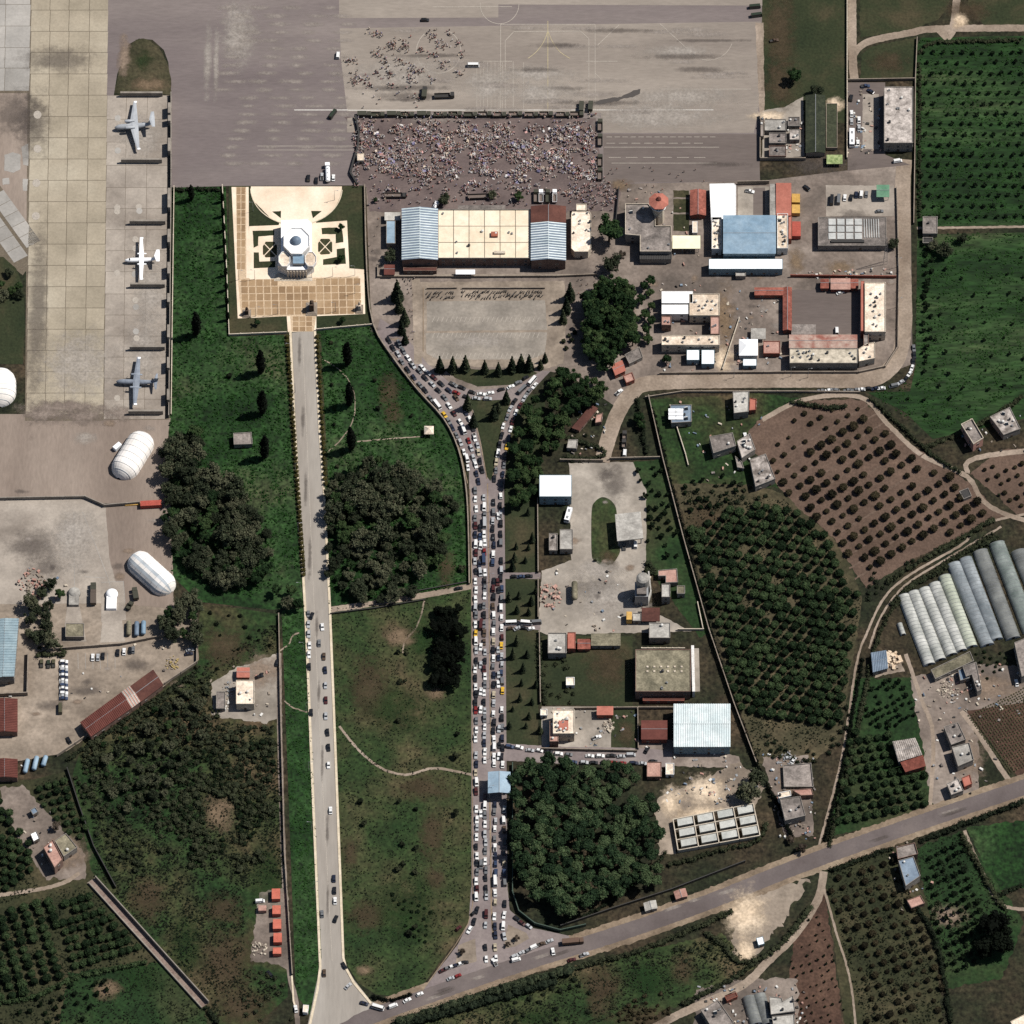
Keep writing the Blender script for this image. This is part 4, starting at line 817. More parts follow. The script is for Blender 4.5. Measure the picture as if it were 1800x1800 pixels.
sheet('middle_yard', [(1268, 500), (1374, 520), (1376, 590), (1330, 592), (1300, 560), (1268, 600)], m_dirt, 4.25, rough=3)
canopy('canopy', 'grey canopy on the south side of the parade yard', 'canopy', (1391, 570, 1434, 588), 3, r_grey)
# houses along the dirt road
for name, lab, q, h, w, r, k in [
    ('house', 'house with blue solar roof near the garden plots', [(1178, 712), (1216, 712), (1216, 742), (1180, 744)], 4.5, w_grey, r_sky, dict(solar=4, tanks=1)),
    ('house', 'grey house with a red terrace by the dirt road', [(1288, 689), (1317, 688), (1316, 724), (1290, 727)], 6, w_grey, r_lgrey, dict(tanks=2, acs=2)),
    ('house_terrace', 'red terrace wing of the grey house by the dirt road', [(1318, 700), (1330, 702), (1329, 721), (1317, 722)], 3.4, w_red, r_orange, {}),
    ('house', 'plain grey house with slanting outline among brown plots', [(1247, 768), (1288, 761), (1294, 784), (1254, 797)], 6, w_grey, r_grey, dict(tanks=1)),
    ('house', 'upper block of the pale stepped farmhouse', [(1295, 776), (1318, 762), (1328, 790), (1304, 806)], 5, w_grey, r_dirty, dict(tanks=4, solar=2)),
    ('house', 'lower block of the pale stepped farmhouse', [(1318, 808), (1346, 798), (1363, 842), (1328, 856)], 5, w_grey, r_dirty, dict(tanks=3, acs=2)),
    ('shed', 'small grey shed west of the pale stepped farmhouse', [(1292, 802), (1304, 812), (1308, 824), (1296, 822)], 2.6, w_grey, r_grey, {}),
    ('house', 'pink-walled house with roof terrace at the track fork', [(1689, 747), (1709, 737), (1729, 771), (1711, 782)], 7, M('pink_render', [(176, 132, 118), (196, 152, 138)], scale=.3), r_grey, dict(tanks=2, parapet=1.0, pmat=w_cream)),
    ('house', 'grey house with cluttered roof east of the pink-walled house', [(1740, 733), (1775, 716), (1794, 754), (1764, 765)], 5, w_grey, r_dirty, dict(tanks=4, solar=2, acs=2)),
    ('hut', 'small open hut beside the farm track', [(1686, 864), (1702, 858), (1708, 872), (1694, 878)], 2.4, w_grey, m_dark, dict(parapet=.4, win=False)),
    ('storehouse', 'bright white flat storehouse at the top of the concrete yard', (948, 835, 1005, 873), 8, w_teal, r_white, dict(parapet=.1)),
    ('hut', 'pale roofed hut on the west side of the concrete yard', (984, 931, 1007, 966), 4.5, w_grey, r_lgrey, {}),
    ('hut', 'stained hut behind the pale roofed hut of the concrete yard', (965, 938, 980, 968), 3.6, w_grey, r_dirty, dict(tanks=1)),
    ('house', 'grey house with red lean-to in the lower concrete yard', (963, 1113, 996, 1149), 5.5, w_grey, r_lgrey, dict(tanks=2, acs=2, parapet=.6)),
    ('lean_to', 'bright orange-red lean-to of the grey house', (997.5, 1112, 1012, 1141), 3.8, w_red, r_orange, {}),
    ('hut', 'dull red hut between the orange lean-to and the long grey shed', (1016, 1124, 1037, 1140), 3, w_red, r_red, dict(style='x', rise=.8)),
    ('shed', 'long dark grey shed below the concrete yard', (1040, 1115, 1090, 1134), 3.6, w_grey, r_moss, dict(style='s', rise=.4)),
    ('house', 'grey flat house at the corner of the concrete yard', (1141, 1095, 1178, 1122), 5.5, w_grey, r_lgrey, dict(tanks=1)),
    ('shed', 'stained pink-grey shed behind the silo', [(1157, 1003), (1190, 1000), (1192, 1024), (1170, 1025), (1170, 1013), (1157, 1013)], 3.6, w_grey, r_pink, {}),
    ('shed', 'tall pale grey shed between the silo and the canal', (1163, 1027, 1178, 1050), 7, w_grey, r_lgrey, {}),
    ('shed', 'small mossy shed at the canal side of the concrete yard', (1190, 1030, 1204, 1044), 4, w_grey, r_moss, {}),
    ('hall', 'broad mossy roofed hall with two rows of skylights', (1117, 1142, 1214, 1216), 8, w_brown, r_moss, dict(parapet=.4, acs=3, tanks=1)),
    ('porch', 'brown-red porch below the mossy hall', (1130, 1226, 1203, 1232), 3, w_red, r_brown, dict(parapet=.1, door=False)),
    ('hut', 'tiny white hut in the overgrown lot', (995, 1191, 1010, 1205), 3, w_white, r_cream, {}),
    ('hut', 'bright orange-red roofed hut on the gravel lot', (1050, 1243, 1077, 1256), 4, w_red, r_orange, dict(style='s', rise=.5)),
    ('house', 'cream house with cluttered roof at the avenue corner, main block', (972, 1248, 1010, 1290), 8, w_cream, r_cream, dict(tanks=4, acs=4, solar=1, dish=2)),
    ('house', 'lower brown block of the cream house at the avenue corner', (966, 1268, 982, 1304), 6, w_brown, r_pink, dict(tanks=2)),
    ('hut', 'small pale hut at the northern corner of the cream house', (950, 1247, 962, 1258), 3, w_white, r_cream, {}),
    ('terrace_roof', 'orange-red terrace roof on the cream house lot', (983, 1268, 998, 1282), 8.6, w_red, r_orange, dict(style='s', rise=.3, win=False)),
    ('house', 'maroon roofed bungalow beside the ribbed white warehouse', (1128, 1267, 1172, 1299), 4.5, w_red, r_maroon, dict(style='x', rise=1.0)),
    ('warehouse', 'white ribbed gabled warehouse, the largest by the canal', (1185, 1238, 1283, 1312), 8, w_teal, r_steel, dict(style='x', rise=1.4, ribs=1.15, spacing=6)),
    ('hut', 'low brown shack at the edge of the pine wood', (1137, 1340, 1163, 1366), 3, w_brown, r_pink, {}),
    ('hut', 'white topped shack next to the low brown shack', (1170, 1342, 1185, 1362), 2.8, w_white, r_cream, {}),
    ('kiosk', 'pale gabled roadside kiosk, the lower of two', [(1132, 1588), (1152, 1583), (1155, 1596), (1135, 1601)], 3, w_grey, r_lgrey, dict(style='y', rise=.7)),
    ('kiosk', 'pinkish gabled roadside kiosk, the upper of two', [(1185, 1568), (1204, 1562), (1208, 1575), (1189, 1580)], 3, w_brown, r_pink, dict(style='y', rise=.7)),
    ('house', 'grey house with white roof strip by the canal bridge', [(1371, 1405), (1407, 1400), (1416, 1434), (1380, 1443)], 6, w_grey, r_grey, dict(tanks=2, acs=1)),
    ('roof_room', 'white roofed room on the north side of the canal bridge house', [(1367, 1394), (1389, 1390), (1391, 1399), (1369, 1404)], 7, w_white, r_cream, dict(tanks=1)),
    ('terrace_roof', 'pink terrace roof behind the canal bridge house', [(1392, 1389), (1427, 1386), (1430, 1398), (1408, 1399)], 3.4, w_brown, r_pink, {}),
    ('foundation', 'grey roofless building with cross walls above the canal bridge house', [(1376, 1346), (1426, 1342), (1430, 1384), (1378, 1384)], 1.6, w_grey, r_grey, dict(parapet=.7, win=False, tanks=0)),
    ('house', 'blue roofed farmhouse south of the main road', [(1579, 1513), (1606, 1506), (1618, 1540), (1592, 1558)], 6, w_grey, r_sky, dict(tanks=1, acs=1)),
    ('house', 'brown and grey block behind the blue roofed farmhouse', [(1575, 1490), (1608, 1482), (1614, 1502), (1578, 1511)], 5, w_brown, r_grey, dict(parapet=.7)),
    ('shed', 'pinkish broken-roofed shed below the blue roofed farmhouse', [(1594, 1583), (1618, 1574), (1626, 1588), (1602, 1597)], 3, w_brown, r_pink, {}),
    ('house', 'grey and red roofed house between orchards, grey part', [(1570, 1304), (1608, 1298), (1620, 1326), (1580, 1338)], 5.5, w_grey, r_dirty, dict(style='x', rise=.6, ribs=1.0)),
    ('house', 'red roofed lower part of the grey and red house between orchards', [(1584, 1341), (1622, 1329), (1626, 1346), (1592, 1356)], 4.5, w_red, r_red, dict(style='s', rise=.4)),
    ('house', 'upper grey block of the pair beside the ploughed field', [(1659, 1278), (1684, 1270), (1698, 1300), (1672, 1310)], 5.5, w_grey, r_grey, dict(tanks=3)),
    ('house', 'lower grey block of the pair beside the ploughed field', [(1673, 1314), (1704, 1306), (1712, 1336), (1684, 1348)], 5.5, w_grey, r_lgrey, dict(tanks=2, parapet=.7)),
    ('house', 'grey L-shaped house below the greenhouses', [(1692, 1172), (1716, 1164), (1726, 1212), (1718, 1216), (1708, 1186), (1698, 1190)], 5, w_grey, r_grey, dict(tanks=2)),
    ('lean_to', 'blue sheet lean-to in the crook of the grey L-shaped house', [(1684, 1178), (1703, 1173), (1705, 1192), (1688, 1197)], 3.4, w_grey, r_sky, {}),
    ('shed', 'long pale packing shed below the white polytunnels', [(1636, 1178), (1705, 1145), (1712, 1162), (1644, 1194)], 3.4, w_grey, r_moss, {}),
    ('shed', 'ribbed blue-grey shed on the sandy clearing', [(1532, 1148), (1557, 1144), (1560, 1174), (1535, 1181)], 4, w_grey, r_sky, dict(style='x', rise=.6, ribs=.9)),
    ('house', 'tall grey house cut off by the frame below the dark tunnels', [(1783, 1130), (1812, 1118), (1822, 1180), (1796, 1190)], 7, w_grey, r_grey, dict(tanks=2)),
    ('house', 'grey and orange house beside the main road, grey part', [(1664, 1378), (1684, 1368), (1694, 1390), (1672, 1398)], 4.5, w_grey, r_dirty, dict(tanks=3)),
    ('hut', 'small orange-red hut beside the main road', [(1690, 1368), (1705, 1362), (1709, 1378), (1695, 1384)], 3.4, w_red, r_orange, {}),
    ('house', 'flat pale house with cut corner in the southern yard', [(1352, 1752), (1374, 1754), (1376, 1760), (1394, 1750), (1398, 1778), (1355, 1784)], 5.5, w_grey, r_lgrey, dict(tanks=2)),
    ('house', 'pale block at the lower edge of the southern yard', [(1357, 1787), (1396, 1783), (1398, 1812), (1360, 1814)], 4.5, w_grey, r_lgrey, dict(tanks=1)),
    ('house', 'cluttered grey house beside the southern polytunnels', [(1232, 1776), (1262, 1758), (1290, 1798), (1258, 1818)], 5, w_grey, r_grey, dict(tanks=3, acs=2, solar=1)),
    ('hut', 'small rusty hut by the farm track in the south', [(1274, 1752), (1294, 1745), (1297, 1752), (1278, 1760)], 2.8, w_red, r_brown, {}),
    ('house', 'pale house cut off by the lower frame edge in the south-east', [(1776, 1796), (1812, 1778), (1826, 1810), (1790, 1824)], 5, w_cream, r_cream, dict(tanks=2)),
    ('house', 'cream roofed house with gravel yard west of the avenue', (415, 1196, 447, 1238), 6, w_cream, r_cream, dict(tanks=2, dish=1)),
    ('hut', 'orange-red hut on top of the cream roofed house yard', (417, 1174, 438, 1190), 3.4, w_red, r_orange, dict(style='x', rise=.5)),
    ('shed', 'low grey shed west of the cream roofed house', (380, 1216, 396, 1246), 3, w_grey, r_grey, {}),
    ('villa', 'pink-grey farmhouse in the south-western orchard, main block', [(76, 1490), (93, 1476), (111, 1510), (96, 1526)], 7, w_brown, r_pink, dict(tanks=3, parapet=.6)),
    ('villa', 'grey flat wing of the south-western farmhouse', [(96, 1478), (116, 1465), (136, 1490), (112, 1506)], 5, w_grey, r_moss, dict(tanks=1)),
    ('hut', 'small hut with bright white top west of the farmhouse', [(53, 1466), (64, 1461), (70, 1474), (59, 1480)], 3, w_grey, r_white, {}),
    ('hut', 'small blue-grey hut at the top of the farmhouse track', [(53, 1424), (62, 1419), (68, 1427), (58, 1433)], 3, w_grey, r_sky, {}),
    ('hall', 'pale blue roofed hall cut off by the western frame edge', [(-14, 1090), (32, 1088), (24, 1188), (-14, 1192)], 8, w_grey, roofm('faded_blue_roof', (134, 156, 166), (160, 178, 184)), dict(style='y', rise=1.0, ribs=1.6)),
    ('shed', 'maroon gabled shed at the western frame edge, the upper one', (-14, 1229, 30, 1286), 5, w_brown, r_maroon, dict(style='y', rise=1.0, ribs=1.0)),
    ('shed', 'maroon gabled shed at the western frame edge, the lower one', (-14, 1335, 30, 1366), 5, w_brown, r_maroon, dict(style='y', rise=1.0, ribs=1.0)),
    ('shed', 'long maroon ribbed shed set diagonally along the fence', [(142, 1270), (213, 1218), (231, 1244), (160, 1294)], 5, w_brown, r_maroon, dict(style='x', rise=.9, ribs=1.0)),
    ('shed', 'pale striped middle section of the diagonal shed row', [(213.6, 1217.6), (228, 1207), (246, 1233), (231.6, 1243.6)], 5, w_brown, r_pink, dict(style='x', rise=.9, ribs=1.4, rib_mat=r_lgrey, win=False)),
    ('shed', 'smooth maroon end shed of the diagonal shed row', [(229, 1207), (269, 1178), (286, 1204), (247, 1233)], 5, w_brown, r_brown, dict(style='x', rise=.5)),
    ('hut', 'small dark-walled field hut with grey roof among cypresses', [(410, 762), (442, 760), (444, 781), (411, 782)], 3.4, w_grey, r_grey, {}),
    ('kiosk', 'white kiosk at the mouth of the long avenue', [(533, 1766), (543, 1767), (541, 1780), (532, 1779)], 3, w_white, r_cream, dict(parapet=.1)),
    ('bunker', 'low concrete bunker with sloping sides, western', (115, 1096, 148, 1120), 3, m_concw, r_moss, dict(win=False)),
    ('hut', 'grey square hut on the quarry floor', [(1329, 1649), (1341, 1646), (1344, 1659), (1333, 1662)], 3, w_teal, r_white, dict(parapet=.1)),
    ('hut', 'small pinkish hut with red wall near the pine trees', [(1075, 642), (1093, 634), (1099, 651), (1082, 659)], 4, w_red, r_orange, dict(style='x', rise=.6)),
    ('hut', 'lower brown-red hut beside the dirt road bend', [(1095, 661), (1111, 655), (1116, 668), (1101, 674)], 3.2, w_red, r_pink, {}),
    ('hut', 'dark flat hut with white tarpaulin under the pine trees', [(1098, 624), (1124, 610), (1130, 628), (1106, 640)], 3, w_grey, r_grey, {}),
    ('hut', 'pale square hut below the bare plot near the pine grove', [(999, 773), (1016, 773), (1014, 789), (996, 788)], 3, w_grey, r_lgrey, {}),
    ('shed', 'long reddish shack strip behind the pine grove', [(1006, 752), (1040, 712), (1050, 718), (1018, 756)], 2.8, w_brown, r_brown, dict(style='s', rise=.3)),
    ('hut', 'small rusty hut at the end of the reddish shack strip', [(1048, 730), (1060, 726), (1058, 742), (1046, 744)], 2.8, w_brown, r_pink, {}),
]:
    k = dict(k); bld(name, lab, {'lean_to': 'lean-to', 'terrace_roof': 'terrace', 'house_terrace': 'terrace', 'roof_room': 'room'}.get(name, name.split('_')[-1]), q, h, w, r, **k)
# solar panels on the blue solar house, gate canopy over the jammed avenue, yard canopy
mb = MB(); pv = thing('solar_panel', 'bright solar panel rack on the blue solar house', 'solar panel', (*g(1188, 728, 5.2), 4.9))
for i in range(2):
    for j in range(3):
        q = MB(); q.box(-2 + i * 4, -2.2 + j * 2.2, .1 + j * .35, 3.8, 2.0, .08, r_white); q.build('panel', pv)
canopy('gate_canopy', 'pale blue gabled gate canopy over the jammed avenue', 'canopy', (858, 1357, 897, 1394), 7, r_blue, 'y', 1.0, (2, 3), r=.3)
canopy('fuel_canopy', 'pale square fuel canopy on posts in the concrete yard', 'canopy', [(1081, 904), (1126, 899), (1131, 946), (1085, 951)], 7, r_lgrey, posts=(3, 3), r=.3, t=.7)
canopy('pavilion', 'small white pyramid pavilion on the green field', 'pavilion', (746, 749, 762, 763), 3.2, r_cream, 'x', 1.8, hip=2.35)
sheet('grass_island', smooth_line([(1040, 900), (1046, 882), (1060, 874), (1076, 882), (1084, 900), (1086, 950), (1090, 970), (1076, 992), (1062, 997), (1046, 986), (1040, 972)], 5, True), m_lawn, 5)
# mossy hall skylights
for i in range(6):
    for j in range(2):
        x, y = g(1138 + i * 12, 1172 + j * 8, 8.2)
        mb = MB(); mb.box(x, y, 8.0, 1.2, 1.2, .5, w_cream, taper=.8); hp = [o for o in bpy.data.objects if o.get('label', '').startswith('broad mossy')][0]
        mb.build('skylight', hp, hp.location)
strip('footpath', [(1224, 1140), (1226, 1216)], 9, .25, m_yardc); wall('white wall beside the mossy hall', [(1217, 1145), (1219, 1226)], 6, w_white, 1.2, name='buttress_wall')
wall('pale lattice fence north of the mossy hall', [(1128, 1142), (1204, 1142)], 1.8, m_pale, piers=3, name='lattice_fence', cat='fence')
# foundation cells: open-topped concrete rooms
def cell_block(label, q, nx, ny, h):
    nw, ne, se, sw = [Vector(g(x, y, h)) for x, y in q]; org = (nw.x, nw.y, 0); root = thing('unroofed_building', label, 'building', org)
    P = lambda u, v: nw.lerp(ne, u).lerp(sw.lerp(se, u), v)
    for i in range(nx + 1):
        mb = MB(); a, b = P(i / nx, 0), P(i / nx, 1); d = (b - a).normalized(); n = Vector((-d.y, d.x)) * .25
        mb.prism([tuple(a - n), tuple(b - n), tuple(b + n), tuple(a + n)], 0, h, m_pale); mb.build('cross_wall', root, org)
    for j in range(ny + 1):
        for i in range(nx):
            mb = MB(); a, b = P(i / nx, j / ny), P((i + 1) / nx, j / ny); d = (b - a).normalized(); n = Vector((-d.y, d.x)) * .22; a = a + d * .27; b = b - d * .27
            mb.prism([tuple(a - n), tuple(b - n), tuple(b + n), tuple(a + n)], 0, h - .05, m_pale); mb.build('wall', root, org)
    for i in range(nx):
        for j in range(ny):
            mb = MB(); u0, u1, v0, v1 = (i + .2) / nx, (i + .975) / nx, (j + .04) / ny, (j + .68) / ny
            mb.prism([tuple(P(u0, v0)), tuple(P(u1, v0)), tuple(P(u1, v1)), tuple(P(u0, v1))], 0, h * .8, roofm('deck_concrete', (178, 180, 175), (206, 206, 200))); mb.build('deck_slab', root, org)
cell_block('unroofed white building of twelve pale cells above the main road', [(1183, 1440), (1324, 1412), (1336, 1468), (1192, 1494)], 4, 3, 3.2)
# ------------------------------------------------------------------ concrete plant
x, y = g(1130, 1014, 16); cp = thing('batching_plant', 'concrete batching plant with tall grey silo and conveyors', 'plant', (x, y, 0))
mb = MB(); mb.tube([(x, y, 5, .8), (x, y, 7.5, 3.4), (x, y, 15, 3.4), (x, y, 16, 2.4), (x, y, 16.6, 1.0)], r_lgrey, 16); mb.build('silo', cp, (x, y, 0))
for k in range(4):
    a = math.pi / 4 + k * math.pi / 2; mb = MB(); mb.tube([(x + 3 * math.cos(a), y + 3 * math.sin(a), 0, .25), (x + 3 * math.cos(a), y + 3 * math.sin(a), 9, .25)], m_dark, 6); mb.build('leg', cp, (x, y, 0))
x2, y2 = g(1128, 1034, 10); mb = MB(); mb.box(x2, y2, 0, 7, 9, 9, m_steel); mb.box(x2, y2 - 2, 9, 5, 4, 2, r_grey); mb.build('mixer_house', cp, (x, y, 0))
for k in range(4):
    a = g3(1112 + k * 5, 1058 + k * 2, 1.5); b = g3(1124 + k * 4, 1030 - k * 3, 8); mb = MB(); mb.hcyl(a, b, .55, m_steel if k % 2 else m_dark, 6); mb.build('conveyor', cp, (x, y, 0))
mb = MB()
for k in range(9): 
    q = g(1118 + (k % 3) * 9, 1044 + (k // 3) * 7); mb.box(q[0], q[1], 0, 1.6, 1.8, 2 + k % 3, m_dark if k % 2 else m_steel)
mb.build('machinery', cp, (x, y, 0))
strip('plant_wall', [(1140, 1010), (1144, 1045), (1138, 1064)], 2.5, 3.5, r_lgrey)
canopy('shed_roof_shelter', 'dark brown open shed below the batching plant', 'shed', [(1128, 1068), (1160, 1068), (1160, 1092), (1128, 1092)], 3.2, r_brown, posts=(3, 2))
bld('pump_hut', 'pale grey flat pump hut next to the yellow container', 'hut', (1112, 1078, 1127, 1092), 3, w_grey, r_lgrey)
container('bright yellow container in the concrete yard', 1106, 1082, 90, 4.9, 2.8, 4.5, m_cont_y)
x, y = g(1010, 1040, 3); tk = thing('storage_tank', 'long grey storage tank lying in the concrete yard', 'tank', (x, y, 0))
mb = MB(); mb.hcyl((x, y - 4.6, 4.1), (x, y + 4.6, 4.1), 1.6, r_moss, 14, ends=1.0); mb.build('vessel', tk, (x, y, 0), smooth=True)
for k in (-3, 3): mb = MB(); mb.box(x, y + k, 0, 2.4, .5, 3.3, m_concw); mb.build('saddle', tk, (x, y, 0))
# rubble heap
def heap(name, label, cat, px, py, r, h, mat, n=60, seed=1, sq=1.0):
    rr = random.Random(seed); x, y = g(px, py); mb = MB()
    for k in range(n):
        a = rr.uniform(0, 6.28); d = r * math.sqrt(rr.random()); z = h * (1 - d / r) * rr.random(); s = rr.uniform(.5, 1.3) * sq
        mb.box(x + d * math.cos(a), y + d * math.sin(a) * 1.2, z - .1, s * rr.uniform(.6, 2.2), s, s * .8, mat if rr.random() < .7 else m_brick, rr.uniform(0, 3), taper=rr.uniform(.6, 1))
    o = mb.build(name, None, (x, y, 0)); return tag(o, label, cat)
heap('rubble_heap', 'reddish heap of rubble at the west edge of the concrete yard', 'rubble', 966, 1048, 6.5, 1.6, r_pink, 70, 1)
heap('rubble_heap', 'pale heap of stones below the orange-red hut on the gravel lot', 'rubble', 1070, 1276, 3, 1.2, m_pale, 30, 2)
heap('scrap_heap', 'brownish heap of scrap on the western hardstand', 'scrap', 58, 1028, 8, 1.2, r_pink, 80, 4)
heap('scrap_heap', 'glittering pile of scrap beside the cream roofed house', 'scrap', 404, 1212, 4, 1.0, m_steel, 60, 5, .6); heap('scrap_heap', 'long pile of white scrap west of the cream roofed house', 'scrap', 394, 1240, 3.4, 1.0, m_tank, 50, 6, .6)
heap('scrap_heap', 'pale pile of junk beside the red huts', 'scrap', 456, 1668, 4, 1.0, m_pale, 50, 7, .7); heap('timber_heap', 'yellowish pile of timber by the diagonal sheds', 'timber', 303, 1166, 3.6, 1.0, roofm('timber', (170, 150, 100), (190, 170, 120)), 40, 8, .7)
heap('scrap_heap', 'pile of pale sacks below the white polytunnels', 'scrap', 1662, 1212, 4.2, 1.0, m_pale, 60, 9, .7); heap('sand_heap', 'cream heaps of sand beside the ribbed blue-grey shed', 'sand', 1568, 1160, 4.5, 1.6, m_sand, 60, 10, 1.4)
heap('junk_pile', 'shiny pile of junk beside the main road house', 'junk', 1682, 1382, 3, .8, m_steel, 40, 12, .6); heap('junk_pile', 'dark and white junk by the roofless building', 'junk', 1385, 1336, 5, .8, m_steel, 50, 13, .7)
# ------------------------------------------------------------------ monument and plaza
sheet('plaza_grass', [(402, 327), (642, 327), (645, 482), (656, 572), (556, 580), (504, 586), (404, 590)], m_lawn2, 4.5)
plaza = sheet('plaza', [(407, 329), (437, 329), (438, 486), (640, 474), (642, 552), (556, 556), (556, 582), (506, 584), (504, 556), (418, 560)], m_cream, 5.4)
slabs(plaza, slab_mesh('brown_tile', m_tile), 'paving_tile', [415.5, 423.5, 431.5], [329 + 13.2 * k for k in range(12)], 5.4 * ZS + .003, .06, gap=.5, lean=.0)
sheet('plaza', [(414.5, 329), (432.5, 329), (433, 489), (630, 481), (634, 551), (556, 554), (552, 583), (512, 583), (510, 556), (424, 558), (418, 490)], M('tan_grout', [(196, 172, 143), (212, 188, 158)], scale=.1), 5.42)
tl = slab_mesh('brown_tile', m_tile)
for j in range(5):
    for i in range(16):
        x0 = 423 + i * 13.2 + j * .5; y0 = 491 + j * 12.8 - i * .15
        if x0 > 630: continue
        if j == 0 and 478 < x0 < 548: continue
        a, b = g(x0, y0 + 12.8), g(x0 + 13.2, y0)
        link('paving_tile', tl, plaza, ((a[0] + b[0]) / 2, (a[1] + b[1]) / 2, 5.4 * ZS + .004), 0, (b[0] - a[0] - .55, b[1] - a[1] - .55, .06))
for j in range(3):
    for i in range(3):
        a, b = g(514 + i * 11.8, 556 + j * 9 + 9), g(514 + i * 11.8 + 11.8, 556 + j * 9); link('paving_tile', tl, plaza, ((a[0] + b[0]) / 2, (a[1] + b[1]) / 2, 5.4 * ZS + .004), 0, (b[0] - a[0] - .5, b[1] - a[1] - .5, .06))
sheet('plaza', [(441, 328)] + [(521 + 80 * math.cos(math.radians(a)), 330 + 66 * math.sin(math.radians(a))) for a in range(178, 2, -4)] + [(601, 328)], m_cream, 5.5)
strip('kerb', [(521 + 80.5 * math.cos(math.radians(a)), 330 + 66 * math.sin(math.radians(a))) for a in range(178, 2, -6)], 1.6, .5, m_kerb)
sheet('plaza', [(438, 398), (490, 396), (494, 380), (550, 380), (556, 392), (610, 388), (614, 472), (640, 474), (640, 486), (440, 492), (436, 486)], m_cream, 5.6)
for q in ([(444, 406), (482, 405), (482, 414), (454, 416), (454, 432), (446, 436)], [(446, 444), (455, 444), (456, 460), (484, 459), (484, 470), (446, 472)], [(565, 401), (592, 400), (602, 406), (604, 426), (590, 428), (590, 412), (566, 412)], [(592, 438), (606, 436), (608, 464), (568, 466), (568, 456), (592, 452)], [(478, 372), (494, 371), (494, 384)], [(547, 371), (566, 371), (550, 384)], [(442, 350), (478, 386), (488, 394), (444, 396)], [(600, 350), (606, 388), (568, 388), (586, 372)]): sheet('garden_bed', q, m_lawn2, 6.0, rough=.4)
for cx0, cy0 in ((474, 439), (571, 434)):
    sheet('garden_bed', [(cx0 - 12, cy0 - 6), (cx0 - 7, cy0 - 14), (cx0 + 8, cy0 - 14), (cx0 + 13, cy0 - 7), (cx0 + 13, cy0 + 9), (cx0 + 8, cy0 + 13), (cx0 - 7, cy0 + 14), (cx0 - 12, cy0 + 8)], m_odark, 6.1)
    for s in (1, -1): ribbon('garden_path', [(cx0 - 11, cy0 - 12 * s), (cx0 + 12, cy0 + 12 * s)], 1.4, m_cream, 6.5, n=0)
x, y = g(521, 425, 8); mo = thing('memorial_hall', 'white tiered memorial hall with octagonal roof and small dome', 'memorial', (x, y, 0)); og = (x, y, 0)
def octo(cx0, cy0, rx, ry, z, k=8): return [g(cx0 + rx * math.cos(math.pi / 8 + 2 * math.pi * i / k), cy0 + ry * math.sin(math.pi / 8 + 2 * math.pi * i / k), z) for i in range(k)]
mb = MB(); mb.prism(ccw(w2([(494, 387), (541, 386), (548, 392), (548, 440), (552, 466), (538, 474), (506, 474), (488, 466), (494, 440)], 7)), 0, 7, w_white, r_white); mb.build('lower_storey', mo, og)
mb = MB(); mb.prism(ccw(octo(521.5, 424, 25, 25, 11)), 7.01, 11, w_white, r_white); up = mb.build('upper_storey', mo, og)
p = ccw(octo(521.5, 424, 25, 25, 11)); pi = inset(p, .5); mb = MB()
for i in range(8): mb.prism([p[i], p[(i + 1) % 8], pi[(i + 1) % 8], pi[i]], 11.003, 11.6, w_white)
mb.build('parapet', up, og)
xx, yy = g(520, 422, 12); mb = MB(); mb.tube([(xx, yy, 11, 3.0), (xx, yy, 11.8, 2.9), (xx, yy, 13, 2.2), (xx, yy, 13.8, 1.0), (xx, yy, 14, .1)], r_sky, 16); mb.build('dome', mo, og, smooth=True)
for k, cx0 in enumerate((500, 546)):
    p = ccw(octo(cx0, 456, 11, 14, 9)); mb = MB(); mb.prism(p, 7.01, 9, w_white, r_cream); lo = mb.build('side_turret', mo, og); pi = inset(p, .35); mb = MB()
    for i in range(8): mb.prism([p[i], p[(i + 1) % 8], pi[(i + 1) % 8], pi[i]], 9.003, 9.5, w_white)
    mb.build('parapet', lo, og)
mb = MB(); mb.prism(ccw(w2(rect((515, 447, 534, 463)), 9.6)), 7.01, 9.6, m_glass, r_blue); mb.build('entrance_bay', mo, og)
for k in range(7):
    a = g(506 + k * 5.4, 474, 7); mb = MB(); mb.tube([(a[0], a[1] - .7, 0, .35), (a[0], a[1] - .7, 6.6, .3)], w_cream, 8); mb.build('column', mo, og)
for k in range(3):
    a, b = g(486 - k * 2, 482 + k * 2.4), g(545 + k * 2, 492 + k * 1.2); mb = MB(); mb.prism([(a[0], a[1]), (b[0], a[1]), (b[0], b[1]), (a[0], b[1])], 0, .6 - k * .17, m_pale); mb.build('step', mo, og)
def memorial(label, px, py, w, d, h, top, mat):
    x, y = g(px, py); o = thing('memorial_plinth', label, 'monument', (x, y, 0)); z = .16
    for k in range(3): mb = MB(); mb.box(0, 0, z, w * (1 - .22 * k), d * (1 - .22 * k), .4, m_brick); mb.build('step', o); z += .4
    mb = MB(); mb.box(0, 0, z, w * .42, d * .5, h, mat, taper=.8); mb.build('block', o); z += h
    mb = MB(); mb.tube([(0, 0, z, w * .12), (0, .1, z + top * .5, w * .16), (0, .2, z + top, w * .05)], mat, 8); mb.build('finial', o)
    return o
m_bronze = M('dark_stone', [(70, 58, 50), (92, 76, 64)], scale=.5, fine=1.5, fv=.2)
memorial('largest dark stone memorial on the brown tiled plaza', 548, 544, 6, 8.5, 5, 2, m_bronze)
memorial('ornate dark memorial at the lower west corner of the plaza', 434, 552, 4.5, 5, 3, 2, m_bronze)
memorial('memorial with a white top at the lower east corner of the plaza', 632, 544, 4, 5.5, 3.4, 2.4, r_cream)
